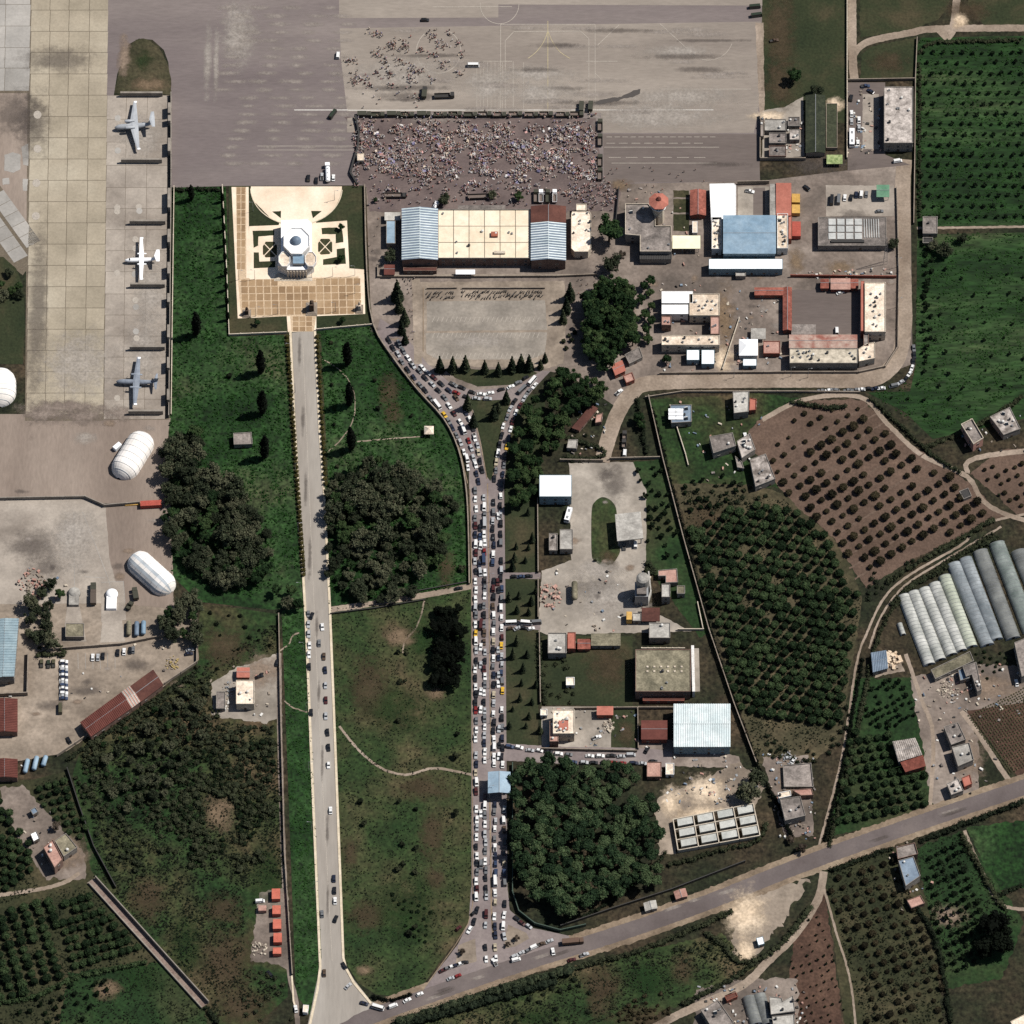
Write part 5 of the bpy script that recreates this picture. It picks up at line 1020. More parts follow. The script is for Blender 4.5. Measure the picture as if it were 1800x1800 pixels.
wall('pale wall down the west side of the plaza', [(391, 328), (399, 480), (403, 590), (504, 586)], 1.6, m_pale, piers=6); wall('pale wall closing the plaza beside the avenue gate', [(556, 581), (656, 572)], 1.6, m_pale, piers=4)
wall('curving dark stone wall along the green field and the western carriageway', [(641, 328), (645, 480), (656, 572), (690, 630), (735, 689), (780, 739), (805, 790), (818, 850), (823, 920), (825, 1028)], 1.9, m_brick, .5, piers=9, smooth=3)
# ------------------------------------------------------------------ walls and fences
for lab, pts, h, m in [
    ('long concrete blast wall behind the parked aircraft', [(301, 168), (301, 330), (299, 560), (297, 735)], 3, m_concw),
    ('thin pale wall west of the plaza field', [(306, 330), (303, 560), (301, 730)], 1.4, m_pale),
    ('wall across the western hardstand with a bend', [(-20, 879), (150, 876), (184, 891), (246, 886)], 2.4, m_concw),
    ('wall of the vehicle park below the launch pads', [(98, 1143), (215, 1134), (346, 1108), (346, 1166), (262, 1222), (100, 1330)], 2.2, m_brick),
    ('wall of the western sheds', [(-20, 1225), (48, 1222), (50, 1150)], 3, m_brick),
    ('long wall on the west side of the long avenue strip', [(490, 1082), (493, 1240), (500, 1500), (514, 1715)], 2.0, m_brick),
    ('dark wall along the verge east of the jammed avenue', [(945, 880), (946, 1008)], 2.2, m_brick), ('dark wall beside the rubble heap', [(946, 1020), (946, 1088)], 2.2, m_brick), ('dark wall beside the overgrown lot', [(948, 1112), (950, 1238)], 2.2, m_brick),
    ('wall between the overgrown lot and the gravel lot', [(1010, 1247), (1122, 1246), (1190, 1246)], 2.0, m_brick), ('wall between the small lot and the maroon bungalow', [(1121, 1248), (1122, 1318)], 2.0, m_brick), ('wall along the parking lane below the gravel lot', [(952, 1318), (1120, 1322)], 2.0, m_brick),
    ('tall dark canal wall along the dense orchard', [(1140, 700), (1165, 810), (1200, 945), (1246, 1110), (1290, 1240), (1330, 1345)], 2.8, m_brick),
    ('pale wall round the weedy triangle behind the plant', [(1192, 1108), (1236, 1108), (1226, 1060)], 1.6, m_pale),
    ('green fence curving round the pine wood', [(901, 1345), (901, 1570), (912, 1604), (940, 1626), (985, 1638), (1030, 1628)], 2.4, flat('green_fence', (58, 78, 66))),
    ('straight dark fence between the pine wood and the main road', [(985, 1630), (1080, 1598), (1180, 1566), (1310, 1516)], 2.2, m_dark),
    ('wall along the upper dirt road below the barracks', [(1160, 658), (1380, 656), (1510, 656), (1556, 646), (1578, 612), (1580, 480), (1576, 330)], 1.8, m_brick),
    ('wall along the lower side of the dirt road', [(1135, 700), (1200, 690), (1400, 690), (1512, 691)], 1.6, m_brick),
    ('wall at the top of the concrete yard', [(985, 811), (1060, 812)], 2.2, m_brick), ('wall east of the yard entrance', [(1072, 808), (1160, 806)], 2.0, m_brick),
    ('wall between the barracks yard and the road', [(1390, 487), (1575, 489)], 2.2, w_red), ('garden wall between brown plots', [(1178, 715), (1205, 800), (1210, 820)], 1.5, m_pale), 
    ('low wall by the hipped pavilion', [(1270, 650), (1300, 560)], 1.4, m_pale), ('stone wall beside the mown track', [(580, 1080), (660, 1070), (748, 1055)], 1.2, m_dark), ('stone wall on the upper side of the mown track', [(700, 1046), (820, 1024)], 1.0, m_dark),
    ('low wall on the western edge of the control garden', [(1088, 332), (1082, 400)], 2.4, m_dark), ('white posts and wall along the gravel road', [(1489, -20), (1489, 100), (1489, 280)], 1.8, m_pale),
    ('dark wall along the western orchard', [(118, 1352), (140, 1420), (165, 1490), (204, 1562)], 2.2, m_dark)]:
    wall(lab, pts, h, m, piers=10 if m is not m_dark else 0)
wall('dark barrier closing the west side of the crowd', [(625, 206), (631, 236), (629, 262), (622, 284), (616, 306), (628, 326)], 2.0, m_dark, .8, name='crowd_barrier', cat='barrier')
for k, (x0, x1, y0) in enumerate([(212, 286, 169), (213, 285, 286), (228, 291, 394), (229, 290, 505), (228, 290, 615), (226, 287, 728)]):
    wall(f'free-standing blast wall between aircraft stands, {nth(k + 1)} from the top', [(x0, y0), (x1, y0)], 3.6, m_concw, .9, name='blast_wall')
for k, (y0, y1) in enumerate([(190, 208), (212, 222), (252, 275), (340, 374), (412, 435), (470, 490), (525, 540), (580, 602), (637, 656), (693, 712)]):
    wall(f'tall concrete wall bay behind the aircraft, {nth(k + 1)} from the top', [(299 - .0035 * y0, y0), (299 - .0035 * y1, y1)], 5.2, m_concw, 1.2, name='wall_bay')
# canal beside the south-western orchard: raised side walls, bed slabs and cross beams
cn = struct(link('canal', None)); q0, q1 = (160, 1548), (360, 1768); me_bed = slab_mesh('bed_slab', M('canal_bed', [(124, 106, 98), (146, 128, 118)], scale=.2, rnd=.3)); me_beam = slab_mesh('cross_beam', m_brick)
dx, dy = (q1[0] - q0[0]) / 24, (q1[1] - q0[1]) / 24
for k in range(24):
    a, b = g(q0[0] + dx * k, q0[1] + dy * k), g(q0[0] + dx * (k + 1), q0[1] + dy * (k + 1)); rz = math.atan2(b[1] - a[1], b[0] - a[0]); L = math.hypot(b[0] - a[0], b[1] - a[1])
    link('bed_slab', me_bed, cn, ((a[0] + b[0]) / 2, (a[1] + b[1]) / 2, .05), rz, (L - .06, 5.0, .1)); link('cross_beam', me_beam, cn, (a[0], a[1], .16), rz, (.22, 4.9, .12))
wall('concrete side wall of the canal next to the orchard', [(156, 1553), (355, 1773)], 1.4, m_concw, .5, name='canal_wall'); wall('taller concrete side wall of the canal next to the scrub', [(168, 1544), (367, 1764)], 2.6, m_concw, .4, name='canal_wall')
# ------------------------------------------------------------------ containers and red huts
for k, (px, py, L) in enumerate([(485, 1571, 6), (486, 1599, 5), (487, 1624, 5.6), (488, 1648, 5.4), (487, 1671, 3.6)]):
    container(f'orange-red cabin in the row beside the concrete lane, {nth(k + 1)} from the top', px, py, 90, L, 4.2, 3.2, roofm('cabin_paint', (196, 108, 90), (212, 124, 104)), 'orange-red cabins', 'site_cabin')
container('red container at the end of the hardstand wall', 265, 884, 3, 11, 3.2, 3, m_cont_r); container('pale wooden trailer bed beside the red container', 233, 886, 3, 8, 1.2, .8, m_cont_y)
container('dull pink cabin next to the orange-red cabins', 461, 1596, 0, 4, 3, 2.8, r_pink, name='site_cabin')
for k, (px, py, L) in enumerate([(226, 1103, 7.5), (240, 1104, 7.5), (252, 1102, 7)]):
    x, y = g(px, py, 2.4); t = thing('fuel_tank', f'cylindrical fuel tank on the grass below the pads, {nth(k + 1)} from the west', 'tank', (x, y, 0), 'fuel tanks'); mb = MB(); mb.hcyl((x, y - L / 2, 1.7), (x, y + L / 2, 1.7), 1.3, (r_moss, r_sky, r_blue)[k], 12, ends=.6); mb.build('vessel', t, (x, y, 0), smooth=True)
    for s in (-2, 2): mb = MB(); mb.box(x, y + s, 0, 1.8, .4, .8, m_concw); mb.build('saddle', t, (x, y, 0))
for k, (px, py, L) in enumerate([(46, 1345, 7), (62, 1340, 7), (78, 1336, 5)]):
    x, y = g(px, py, 2.4); t = thing('fuel_tank', f'pale blue tank by the southern fence of the western yard, {nth(k + 1)} from the west', 'tank', (x, y, 0), 'pale blue tanks'); mb = MB(); mb.hcyl((x - .6, y - L / 2, 1.6), (x + .6, y + L / 2, 1.6), 1.3, r_blue, 12, ends=.6); mb.build('vessel', t, (x, y, 0), smooth=True)
    for s in (-2, 2): mb = MB(); mb.box(x, y + s, 0, 1.8, .4, .8, m_concw); mb.build('saddle', t, (x, y, 0))
def dome_pad(label, px, py, L, mat):
    x, y = g(px, py, 1.5); t = thing('launch_shelter', label, 'shelter', (x, y, 0)); n = 9; mb = MB()
    mb.tube([(x, y + L * .28, 0, 3.4), (x, y + L * .28, 1.6, 3.2), (x, y + L * .28, 2.8, 2.2), (x, y + L * .28, 3.2, .6)], mat, 16); mb.build('dome', t, (x, y, 0), smooth=True)
    mb = MB(); mb.box(x, y - L * .14, 0, 5.4, L * .62, 2.0, mat, taper=.94); mb.build('ramp', t, (x, y, 0))
dome_pad('pale domed shelter with ramp on the western launch pad', 130, 1050, 11, r_lgrey); dome_pad('bright white domed shelter with ramp on the eastern launch pad', 196, 1054, 13, r_white)
# ------------------------------------------------------------------ arched fabric aircraft shelters and polytunnels
m_fab = roofm('white_fabric', (244, 238, 230), (262, 256, 250), fv=.03, mid=None); m_fabg = roofm('grey_fabric', (176, 184, 190), (206, 212, 216), fv=.05)
def shelter(label, px, py, ang, L, W, H, mats, name='aircraft_shelter', n=9, band=()):
    x, y = g(px, py, H * .5); rz = heading(px, py, ang); t = thing(name, label, 'shelter', (x, y, 0)); t.rotation_euler = (0, 0, rz)
    def ring(u):
        e = max(0.0, (abs(u) - (L / 2 - W * .5)) / (W * .5)); k = math.sqrt(max(0.02, 1 - e * e)) if e > 0 else 1.0
        return [(u, -W / 2 * k * math.cos(math.pi * j / 12), H * k * math.sin(math.pi * j / 12) ** .8) for j in range(13)]
    us = [-L / 2 + L * .5 * (1 - math.cos(math.pi * k / n)) * .35 + L * (k / n) * .65 for k in range(n + 1)]
    for k in range(n):
        mb = MB(); R0 = [ring(us[k] + (us[k + 1] - us[k]) * s / 3) for s in range(4)]
        for s in range(3):
            V = R0[s] + R0[s + 1]; [mb.add(V, [(j, j + 13, j + 14, j + 1)], m_fabg if j in band else mats[k % len(mats)]) for j in range(12)]
        p = mb.build('fabric_panel', t, smooth=True)
        if k:
            r0 = ring(us[k]); mb = MB()
            for j in range(12): mb.hcyl(tuple(c * 1.006 for c in r0[j]), tuple(c * 1.006 for c in r0[j + 1]), .12, m_fabg, 4)
            mb.build('arch_rib', t)
    return t
shelter('bright white arched aircraft shelter at the end of the stands', 233, 796, 58, 31, 15, 8, [m_fab]); shelter('silver-white arched aircraft shelter under the dark trees', 266, 1004, -42, 31, 14, 7.5, [m_fab], band=(1, 3, 5))
shelter('white arched shelter cut off by the western frame edge', -2, 676, 90, 24, 18, 8, [m_fab]); 
container('small white box annex of the bright white arched shelter', 206, 783, 40, 4.5, 2.4, 2.6, r_white, name='site_cabin')
def tunnel(label, a, b, w, h, mat, group, name='polytunnel'):
    p, q = Vector(g(*a, h * .4)), Vector(g(*b, h * .4)); d = q - p; L = d.length; rz = math.atan2(d.y, d.x); t = thing(name, label, 'polytunnel', ((p.x + q.x) / 2, (p.y + q.y) / 2, 0), group); t.rotation_euler = (0, 0, rz)
    n = 10; arc_ = [(-w / 2 * math.cos(math.pi * j / n), h * math.sin(math.pi * j / n)) for j in range(n + 1)]; mb = MB()
    V = [(u, y, z) for u in (-L / 2, L / 2) for y, z in arc_]; mb.add(V, [(j, j + n + 1, j + n + 2, j + 1) for j in range(n)], mat); mb.build('film', t, smooth=True)
    for s in (-1, 1):
        mb = MB(); mb.add([(s * (L / 2 - .05), y, z) for y, z in arc_], [tuple(range(n + 1))], m_fabg); e = mb.build('end_wall', t)
        mb = MB(); mb.box(s * (L / 2), 0, 0, .1, 1.6, 2.0, m_dark); mb.build('door', e)
    mb = MB(); k = int(L / 2.2)
    for i in range(k + 1):
        u = -L / 2 + L * i / k
        for j in range(n): mb.hcyl((u, arc_[j][0] * 1.01, arc_[j][1] * 1.015), (u, arc_[j + 1][0] * 1.01, arc_[j + 1][1] * 1.015), .11, m_steel, 4)
    mb.build('hoops', t)['kind'] = 'stuff'
def film(name, a, b, **k): return M(name, [a, b], **{**dict(scale=.12, fine=.6, fv=.12, mid=(.25, .1), rough=.3, spec=.5), **k})
f_w = film('milky_film', (158, 160, 154), (206, 206, 200)); f_g = film('greenish_film', (162, 168, 150), (198, 202, 186)); f_b = film('blue_grey_film', (108, 116, 120), (158, 164, 167)); f_d = film('dusty_film', (96, 98, 96), (134, 136, 132)); f_t = film('teal_film', (96, 106, 101), (140, 148, 143))
for k, (a, b, w, m, lab) in enumerate([
    ((1588, 1046), (1634, 1168), 5.6, f_w, 'milky white polytunnel, westernmost of the joined five'), ((1605, 1040), (1653, 1160), 5.6, f_w, 'milky white polytunnel, second from the west of the joined five'), ((1624, 1034), (1673, 1151), 5.6, f_w, 'milky white polytunnel, middle of the joined five'), ((1642, 1025), (1690, 1144), 5.6, f_w, 'milky white polytunnel, fourth from the west of the joined five'), ((1660, 1012), (1708, 1137), 5.8, f_g, 'greenish white polytunnel, easternmost of the joined five'),
    ((1676, 990), (1736, 1134), 6.4, f_b, 'blue-grey polytunnel next to the greenish one'), ((1697, 981), (1752, 1124), 6.2, f_b, 'blue-grey polytunnel next to the dusty one'), ((1723, 968), (1781, 1122), 7, f_d, 'dusty grey polytunnel standing apart from its neighbours'), ((1752, 954), (1812, 1110), 7.4, f_t, 'teal-tinged polytunnel with glossy ridge'), ((1790, 968), (1840, 1090), 7, f_d, 'dusty polytunnel cut off by the eastern frame edge'),
    ((1316, 1752), (1330, 1800), 6, f_d, 'short dusty polytunnel in the southern yard, west one'), ((1334, 1748), (1350, 1800), 6, f_d, 'short dusty polytunnel in the southern yard, east one'), ((1581, 1096), (1588, 1116), 2.6, f_w, 'tiny white polytunnel beside the joined five')]): tunnel(lab, a, b, w * 1.18, 2.7 if w > 3 else 1.8, m, 'polytunnels')
# ------------------------------------------------------------------ aircraft
def loft(mb, secs, mat, n=14):
    vs = [(x, y + ry * math.cos(2 * math.pi * k / n), z + rz * math.sin(2 * math.pi * k / n)) for x, y, z, ry, rz in secs for k in range(n)]; m = len(secs)
    fs = [(i * n + k, i * n + (k + 1) % n, (i + 1) * n + (k + 1) % n, (i + 1) * n + k) for i in range(m - 1) for k in range(n)] + [tuple(range(n))[::-1], tuple(range((m - 1) * n, m * n))]
    if secs[0][0] > secs[-1][0]: fs = [f[::-1] for f in fs]
    fs = [f[::-1] for f in fs]
    mb.add(vs, fs, mat); return mb
def foil(mb, pts_root, pts_tip, zr, zt, th, mat, axis='y'):
    """slab between a root chord (x0, x1, y) and a tip chord; axis 'z' stands it up as a fin"""
    (a0, a1, ya), (b0, b1, yb) = pts_root, pts_tip; V = []
    for (c0, c1, yy, zz, t) in ((a0, a1, ya, zr, th), (b0, b1, yb, zt, th * .6)):
        m = c0 + (c1 - c0) * .35
        prof = [(c0, 0), (m, t), (c1, .02), (m, -t * .5)]
        V += [((x, yy, zz + d) if axis == 'y' else (x, d, yy)) for x, d in prof]
    mb.add(V, [(0, 1, 5, 4), (1, 2, 6, 5), (2, 3, 7, 6), (3, 0, 4, 7), (0, 3, 2, 1), (4, 5, 6, 7)], mat); 
    mb.add(V, [(4, 5, 1, 0), (5, 6, 2, 1), (6, 7, 3, 2), (7, 4, 0, 3)], mat) if False else None
    return mb
def aircraft(label, px, py, ang, kind, skin, dark):
    x, y = g(px, py, 3.0); t = thing('aircraft', label, 'aircraft', (x, y, 0.17)); t.rotation_euler = (0, 0, heading(px, py, ang))
    L = {'jet': 21.5, 'prop': 22.5, 'white': 18.5}[kind]; r = {'jet': 1.55, 'prop': 1.4, 'white': 1.25}[kind]; zc = r + 1.1; f = L / 2
    mb = MB(); loft(mb, [(f, 0, zc - .4, .1, .1), (f - .6, 0, zc - .3, r * .5, r * .5), (f - 2.0, 0, zc - .1, r * .85, r * .85), (f - 4, 0, zc, r, r), (-f * .25, 0, zc, r, r), (-f * .6, 0, zc + .5, r * .75, r * .7), (-f * .9, 0, zc + 1.0, r * .35, r * .35), (-f, 0, zc + 1.15, .12, .15)], skin); fu = mb.build('fuselage', t, smooth=True)
    mb = MB(); loft(mb, [(f - 1.75, 0, zc + .42, r * .35, r * .2), (f - 2.5, 0, zc + .55, r * .66, r * .42), (f - 3.2, 0, zc + .6, r * .66, r * .42)], m_glass); mb.build('cockpit_window', fu)
    zw = zc + r * .9; xr0, xr1 = (2.6, -2.2) if kind == 'jet' else ((2.2, -1.6) if kind == 'prop' else (1.4, -1.3))
    half = {'jet': 16.2, 'prop': 15.3, 'white': 13.8}[kind]; xt0, xt1 = {'jet': (-.6, -2.0), 'prop': (1.0, -.6), 'white': (1.0, -.5)}[kind]; dih = {'jet': -1.1, 'prop': -.3, 'white': .2}[kind]
    for s in (1, -1):
        mb = MB(); foil(mb, (xr0, xr1, 0), (xt0, xt1, s * half), zw, zw + dih, .28, skin)
        if s < 0: mb.f = [q[::-1] for q in mb.f]
        wg = mb.build('wing', t)
        mb = MB(); mb.box(xt1 - .1 + .5, s * (half - .6), zw + dih + .1, 1.6, 1.0, .12, r_white if kind != 'white' else skin); mb.build('wing_tip', wg)
        yy = s * {'jet': 2.2, 'prop': 4.1, 'white': 3.4}[kind]; ze = zw + (.55 if kind == 'jet' else -.15); re = {'jet': .85, 'prop': .62, 'white': .45}[kind]; x0, x1 = (5.0, -.4) if kind == 'jet' else ((3.6, -2.6) if kind == 'prop' else (2.4, -2.6))
        mb = MB(); loft(mb, [(x0, yy, ze, re * .8, re * .8), (x0 - .4, yy, ze, re, re), (x0 - 2.2, yy, ze, re, re), (x1, yy, ze, re * .6, re * .6)], skin); en = mb.build('engine', t, smooth=True)
        mb = MB(); loft(mb, [(x0 + .04, yy, ze, re * .65, re * .65), (x0 - .2, yy, ze, re * .6, re * .6)], m_dark); mb.build('intake', en)
        if kind != 'jet':
            mb = MB()
            for b in range(4):
                a = b * math.pi / 2 + .5; c, q = math.cos(a), math.sin(a); R1 = 1.9 if kind == 'prop' else 1.3
                mb.add([(x0 + .25, yy + .12 * q, ze - .12 * c), (x0 + .25, yy + R1 * c + .1 * q, ze + R1 * q - .1 * c), (x0 + .18, yy + R1 * c - .1 * q, ze + R1 * q + .1 * c), (x0 + .18, yy - .12 * q, ze + .12 * c)], [(0, 1, 2, 3), (3, 2, 1, 0)], m_dark)
            mb.build('propeller', en); mb = MB(); mb.hcyl((x0, yy, ze), (x0 + .5, yy, ze), .2, m_dark, 8); mb.build('spinner', en)
        mb = MB(); mb.hcyl((-.6, s * 1.6 - .2, .5), (-.6, s * 1.6 + .2, .5), .5, m_dark, 10); mb.tube([(-.6, s * 1.6, .5, .12), (-.6, s * 1.3, zc - .4, .12)], m_steel, 6); mb.build('main_wheel', t)
    mb = MB(); mb.hcyl((f - 3.4, -.2, .35), (f - 3.4, .2, .35), .35, m_dark, 10); mb.tube([(f - 3.4, 0, .35, .1), (f - 3.4, 0, zc - .5, .1)], m_steel, 6); mb.build('nose_wheel', t)
    tt = kind != 'prop'; zf0, zf1 = zc + .9, zc + (5.2 if kind == 'jet' else 4.4 if kind == 'prop' else 4.0)
    mb = MB(); foil(mb, (-f + 4.6, -f + .4, zf0), (-f + 1.6, -f - .4, zf1), 0, 0, .2, skin, 'z'); mb.build('fin', t)
    zt = zf1 if tt else zc + 1.2; xs = (-f + 2.4, -f - .6) if tt else (-f + 2.6, -f + .4)
    for s in (1, -1):
        mb = MB(); foil(mb, (xs[0], xs[1], 0), (xs[0] - 1.2, xs[1] + .1, s * {'jet': 5.0, 'prop': 5.0, 'white': 3.8}[kind]), zt, zt, .16, skin)
        if s < 0: mb.f = [q[::-1] for q in mb.f]
        mb.build('tailplane', t)
    return t
sk1 = roofm('pale_grey_aircraft_paint', (166, 170, 176), (188, 192, 196), fv=.05, rough=.45); sk3 = roofm('blue_grey_aircraft_paint', (128, 136, 148), (154, 162, 172), fv=.06, rough=.45, scale=.3)
aircraft('pale grey jet transport with engines above the wing on the top stand', 236, 221, 184, 'jet', sk1, m_dark)
aircraft('white straight-winged aircraft on the middle stand', 249, 456, 181, 'white', r_white, m_dark)
aircraft('blue-grey twin-propeller transport on the lower stand', 241, 671, 178, 'prop', sk3, m_dark)
# ------------------------------------------------------------------ vehicles
PAINT = {}
def paint(name, c, rough=.3):
    PAINT[name] = M('car_paint_' + name, [c, c], fv=0, rough=rough, spec=.5); return PAINT[name]
for nme, c in dict(white=(236, 236, 234), silver=(178, 180, 182), grey=(112, 114, 116), black=(30, 31, 34), blue=(52, 66, 92), navy=(34, 40, 58), red=(126, 36, 34), maroon=(74, 34, 34), yellow=(222, 178, 56), green=(48, 58, 44), brown=(84, 68, 54), beige=(186, 174, 150), khaki=(82, 80, 60)).items(): paint(nme, c)
m_tyre = flat('tyre_rubber', (26, 26, 26), rough=.9, fv=0); m_cglass = flat('car_glass', (22, 25, 29), rough=.08, spec=.7, fv=0)
def car_mesh(kind):
    """body with wheels, plus separate windscreen and rear window meshes; nose towards +x"""
    P = PAINT['white']
    spec = dict(car=(4.45, 1.78, .78, 1.45, (.85, .25, -1.15, -1.75)), hatchback=(3.9, 1.7, .82, 1.5, (.75, .2, -1.35, -1.8)), suv=(4.6, 1.88, .95, 1.75, (.95, .45, -1.7, -2.1)), van=(4.9, 1.9, .95, 2.1, (1.75, 1.25, -2.2, -2.38)), pickup=(5.1, 1.82, .9, 1.72, (1.15, .7, -.45, -.75)), minibus=(6.4, 2.1, .95, 2.5, (3.0, 2.75, -2.95, -3.1)))[kind]
    L, W, zb, zr, (c0, c1, c2, c3) = spec; h = L / 2; mb = MB()
    # lower body: side outline swept across the width, rounded towards the ends
    prof = [(-h, .35), (-h, zb * .86), (-h + .25, zb), (h - .9, zb - .02), (h - .2, zb * .82), (h, zb * .62), (h, .35)]
    ys = [(-W / 2, .93), (-W / 2 * .93, 1.0), (W / 2 * .93, 1.0), (W / 2, .93)]; V = []; n = len(prof)
    for yv, k in ys: V += [(px_ * (k if abs(px_) > h * .8 else 1), yv, pz if pz < .4 else pz * (.9 if k < 1 else 1)) for px_, pz in prof]
    F = [(i * n + j, i * n + (j + 1) % n, (i + 1) * n + (j + 1) % n, (i + 1) * n + j) for i in range(3) for j in range(n)] + [tuple(range(n))[::-1], tuple(range(3 * n, 4 * n))]
    mb.add(V, F, P)
    # cabin: roof in body paint, glazed sides
    wb, wr = W / 2 * .92, W / 2 * .76; A = [(c0, -wb, zb - .03), (c0, wb, zb - .03), (c3, wb, zb - .03), (c3, -wb, zb - .03)]; B = [(c1, -wr, zr), (c1, wr, zr), (c2, wr, zr), (c2, -wr, zr)]
    mb.add(A + B, [(4, 5, 6, 7)], P); mb.add(A + B, [(0, 4, 7, 3), (1, 2, 6, 5)], m_cglass if kind not in ('van',) else P); mb.add(A + B, [(0, 1, 5, 4), (2, 3, 7, 6)], P)
    for t in (.0, .48, 1.0):
        for s in (-1, 1):
            a = Vector((c0 + (c3 - c0) * t, s * wb, zb)); b = Vector((c1 + (c2 - c1) * t, s * wr, zr)); mb.hcyl(a, b, .05, P, 4)
    if kind == 'pickup': mb.box(-1.65, 0, zb + .01, 1.65, W * .74, .02, m_dark); mb.box(-1.65, W * .43, zb, 1.7, .08, .22, P); mb.box(-1.65, -W * .43, zb, 1.7, .08, .22, P)
    for wx in (h * .62, -h * .62):
        for s in (-1, 1): mb.hcyl((wx, s * (W / 2 - .2), .32), (wx, s * (W / 2 + .01), .32), .32, m_tyre, 10)
    body = mb.build(kind + '_body', link_it=False)
    def quad(i, off):
        q = [Vector((A + B)[j]) for j in i]; c = sum(q, Vector()) / 4; nrm = (q[1] - q[0]).cross(q[2] - q[0]).normalized(); q = [c + (p - c) * .9 + nrm * .02 for p in q]
        m = MB(); m.add(q, [(0, 1, 2, 3)], m_cglass); return m.build(off, link_it=False)
    return body, quad((0, 1, 5, 4), 'windscreen'), quad((2, 3, 7, 6), 'rear_window')
CARS = {k: car_mesh(k) for k in ('car', 'hatchback', 'suv', 'van', 'pickup', 'minibus')}
USED = []
def vehicle(px, py, ang, kind, color, label, group=None, z=.12, scale=1.0, name=None):
    body, fw, rw = CARS[kind]; x, y = g(px, py, z + .7)
    o = link(name or kind, body, None, (x, y, z), heading(px, py, ang), scale); o.material_slots[0].link = 'OBJECT'; o.material_slots[0].material = PAINT[color]
    tag(o, label, 'taxi' if name == 'taxi' else kind, group); link('windscreen', fw, o); link('rear_window', rw, o); USED.append((px, py)); return o
VR = random.Random(21)
def pick():
    return VR.choices(['white', 'silver', 'grey', 'black', 'blue', 'navy', 'red', 'maroon', 'yellow', 'beige', 'brown'], [26, 17, 11, 24, 3, 8, 1.5, 4, 1.5, 2, 2])[0]
def kindpick(): return VR.choices(['car', 'hatchback', 'suv', 'van', 'minibus', 'pickup'], [46, 20, 17, 9, 3, 5])[0]
WORD = dict(car='car', hatchback='hatchback', suv='high-roofed car', van='van', minibus='minibus', pickup='pickup')
def lane(where, pts, gap=14.6, skip=.035, jit=1.2, flip=False, frm='top', group='vehicles queued in the jam', n=5, ang_jit=4.5):
    pts = smooth_line(pts, n) if n else pts; seg = [0.0]
    for a, b in zip(pts, pts[1:]): seg.append(seg[-1] + math.hypot(b[0] - a[0], b[1] - a[1]))
    d = VR.uniform(0, gap * .5); k = 0
    while d < seg[-1]:
        i = max(j for j in range(len(seg)) if seg[j] <= d); i = min(i, len(pts) - 2); t = (d - seg[i]) / max(1e-6, seg[i + 1] - seg[i]); a, b = pts[i], pts[i + 1]
        x, y = a[0] + (b[0] - a[0]) * t, a[1] + (b[1] - a[1]) * t; ang = math.degrees(math.atan2(-(b[1] - a[1]), b[0] - a[0])) + (180 if flip else 0)
        kd = kindpick(); extra = 6 if kd == 'minibus' else 0
        if VR.random() > skip:
            k += 1; c = pick(); nm = None
            if c == 'yellow' and kd in ('car', 'hatchback'): nm = 'taxi'; kd = 'car'
            elif c == 'yellow': c = 'white'
            if kd in ('van', 'minibus') and c in ('black', 'navy', 'red'): c = 'white'
            vehicle(x + VR.uniform(-jit, jit), y + VR.uniform(-jit, jit), ang + VR.uniform(-ang_jit, ang_jit), kd, c, f"{c} {'taxi' if nm else WORD[kd]} {where}, {nth(k)} from the {frm}", group, .16, 1.0, nm)
        d += gap * VR.uniform(.92, 1.2) + extra
lane('in the outer western lane of the jammed avenue', [(836, 860), (836, 1000), (836.5, 1200), (838, 1590)], flip=False)
lane('in the inner western lane of the jammed avenue', [(851, 870), (851.5, 1000), (852, 1350)], flip=False); lane('in the inner western lane below the blue canopy', [(853, 1400), (854, 1590)])
lane('in the inner eastern lane of the jammed avenue', [(867, 880), (867.5, 1000), (868, 1345)], flip=True); lane('in the inner eastern lane below the blue canopy', [(870, 1408), (871, 1600)], flip=True)
lane('in the outer eastern lane of the jammed avenue', [(880, 870), (881, 1000), (883, 1345)], flip=True, gap=15); lane('in the outer eastern lane below the blue canopy', [(886, 1415), (887, 1600)], flip=True, skip=.2, gap=18)
lane('on the outer side of the curving western carriageway', [(684, 596), (706, 634), (738, 676), (770, 714), (798, 754), (818, 800), (828, 846)], frm='top', gap=14.4)
lane('in the middle of the curving western carriageway', [(700, 600), (722, 636), (752, 668), (784, 704), (810, 744), (830, 795), (841, 850)], gap=14.4, frm='top')
lane('on the inner side of the curving western carriageway', [(738, 640), (768, 668), (798, 694), (822, 730), (838, 778), (848, 832)], gap=14.8, frm='top')
lane('on the outer side of the curving eastern carriageway', [(952, 664), (928, 690), (908, 724), (894, 772), (884, 830), (880, 858)], gap=14.6); lane('on the inner side of the curving eastern carriageway', [(938, 666), (912, 694), (894, 726), (880, 768), (872, 820), (868, 858)], gap=15.5)
lane('on the link road above the traffic island', [(792, 672), (818, 684), (850, 692), (890, 682), (925, 664)], frm='west', gap=17, skip=.15); lane('on the lower link road lane by the island', [(800, 690), (830, 700), (862, 700)], frm='west', gap=18)
lane('squeezed between the western lanes of the jam', [(844, 880), (844.5, 1560)], skip=.72, ang_jit=8); lane('squeezed between the eastern lanes of the jam', [(875, 900), (877, 1340)], skip=.78, ang_jit=8)
lane('parked along the outer bend of the dirt road', [(1607, 610), (1604, 645), (1590, 668), (1560, 680), (1500, 685), (1430, 686)], gap=11, frm='top', skip=.2, group='vehicles at the dirt road bend', ang_jit=12)
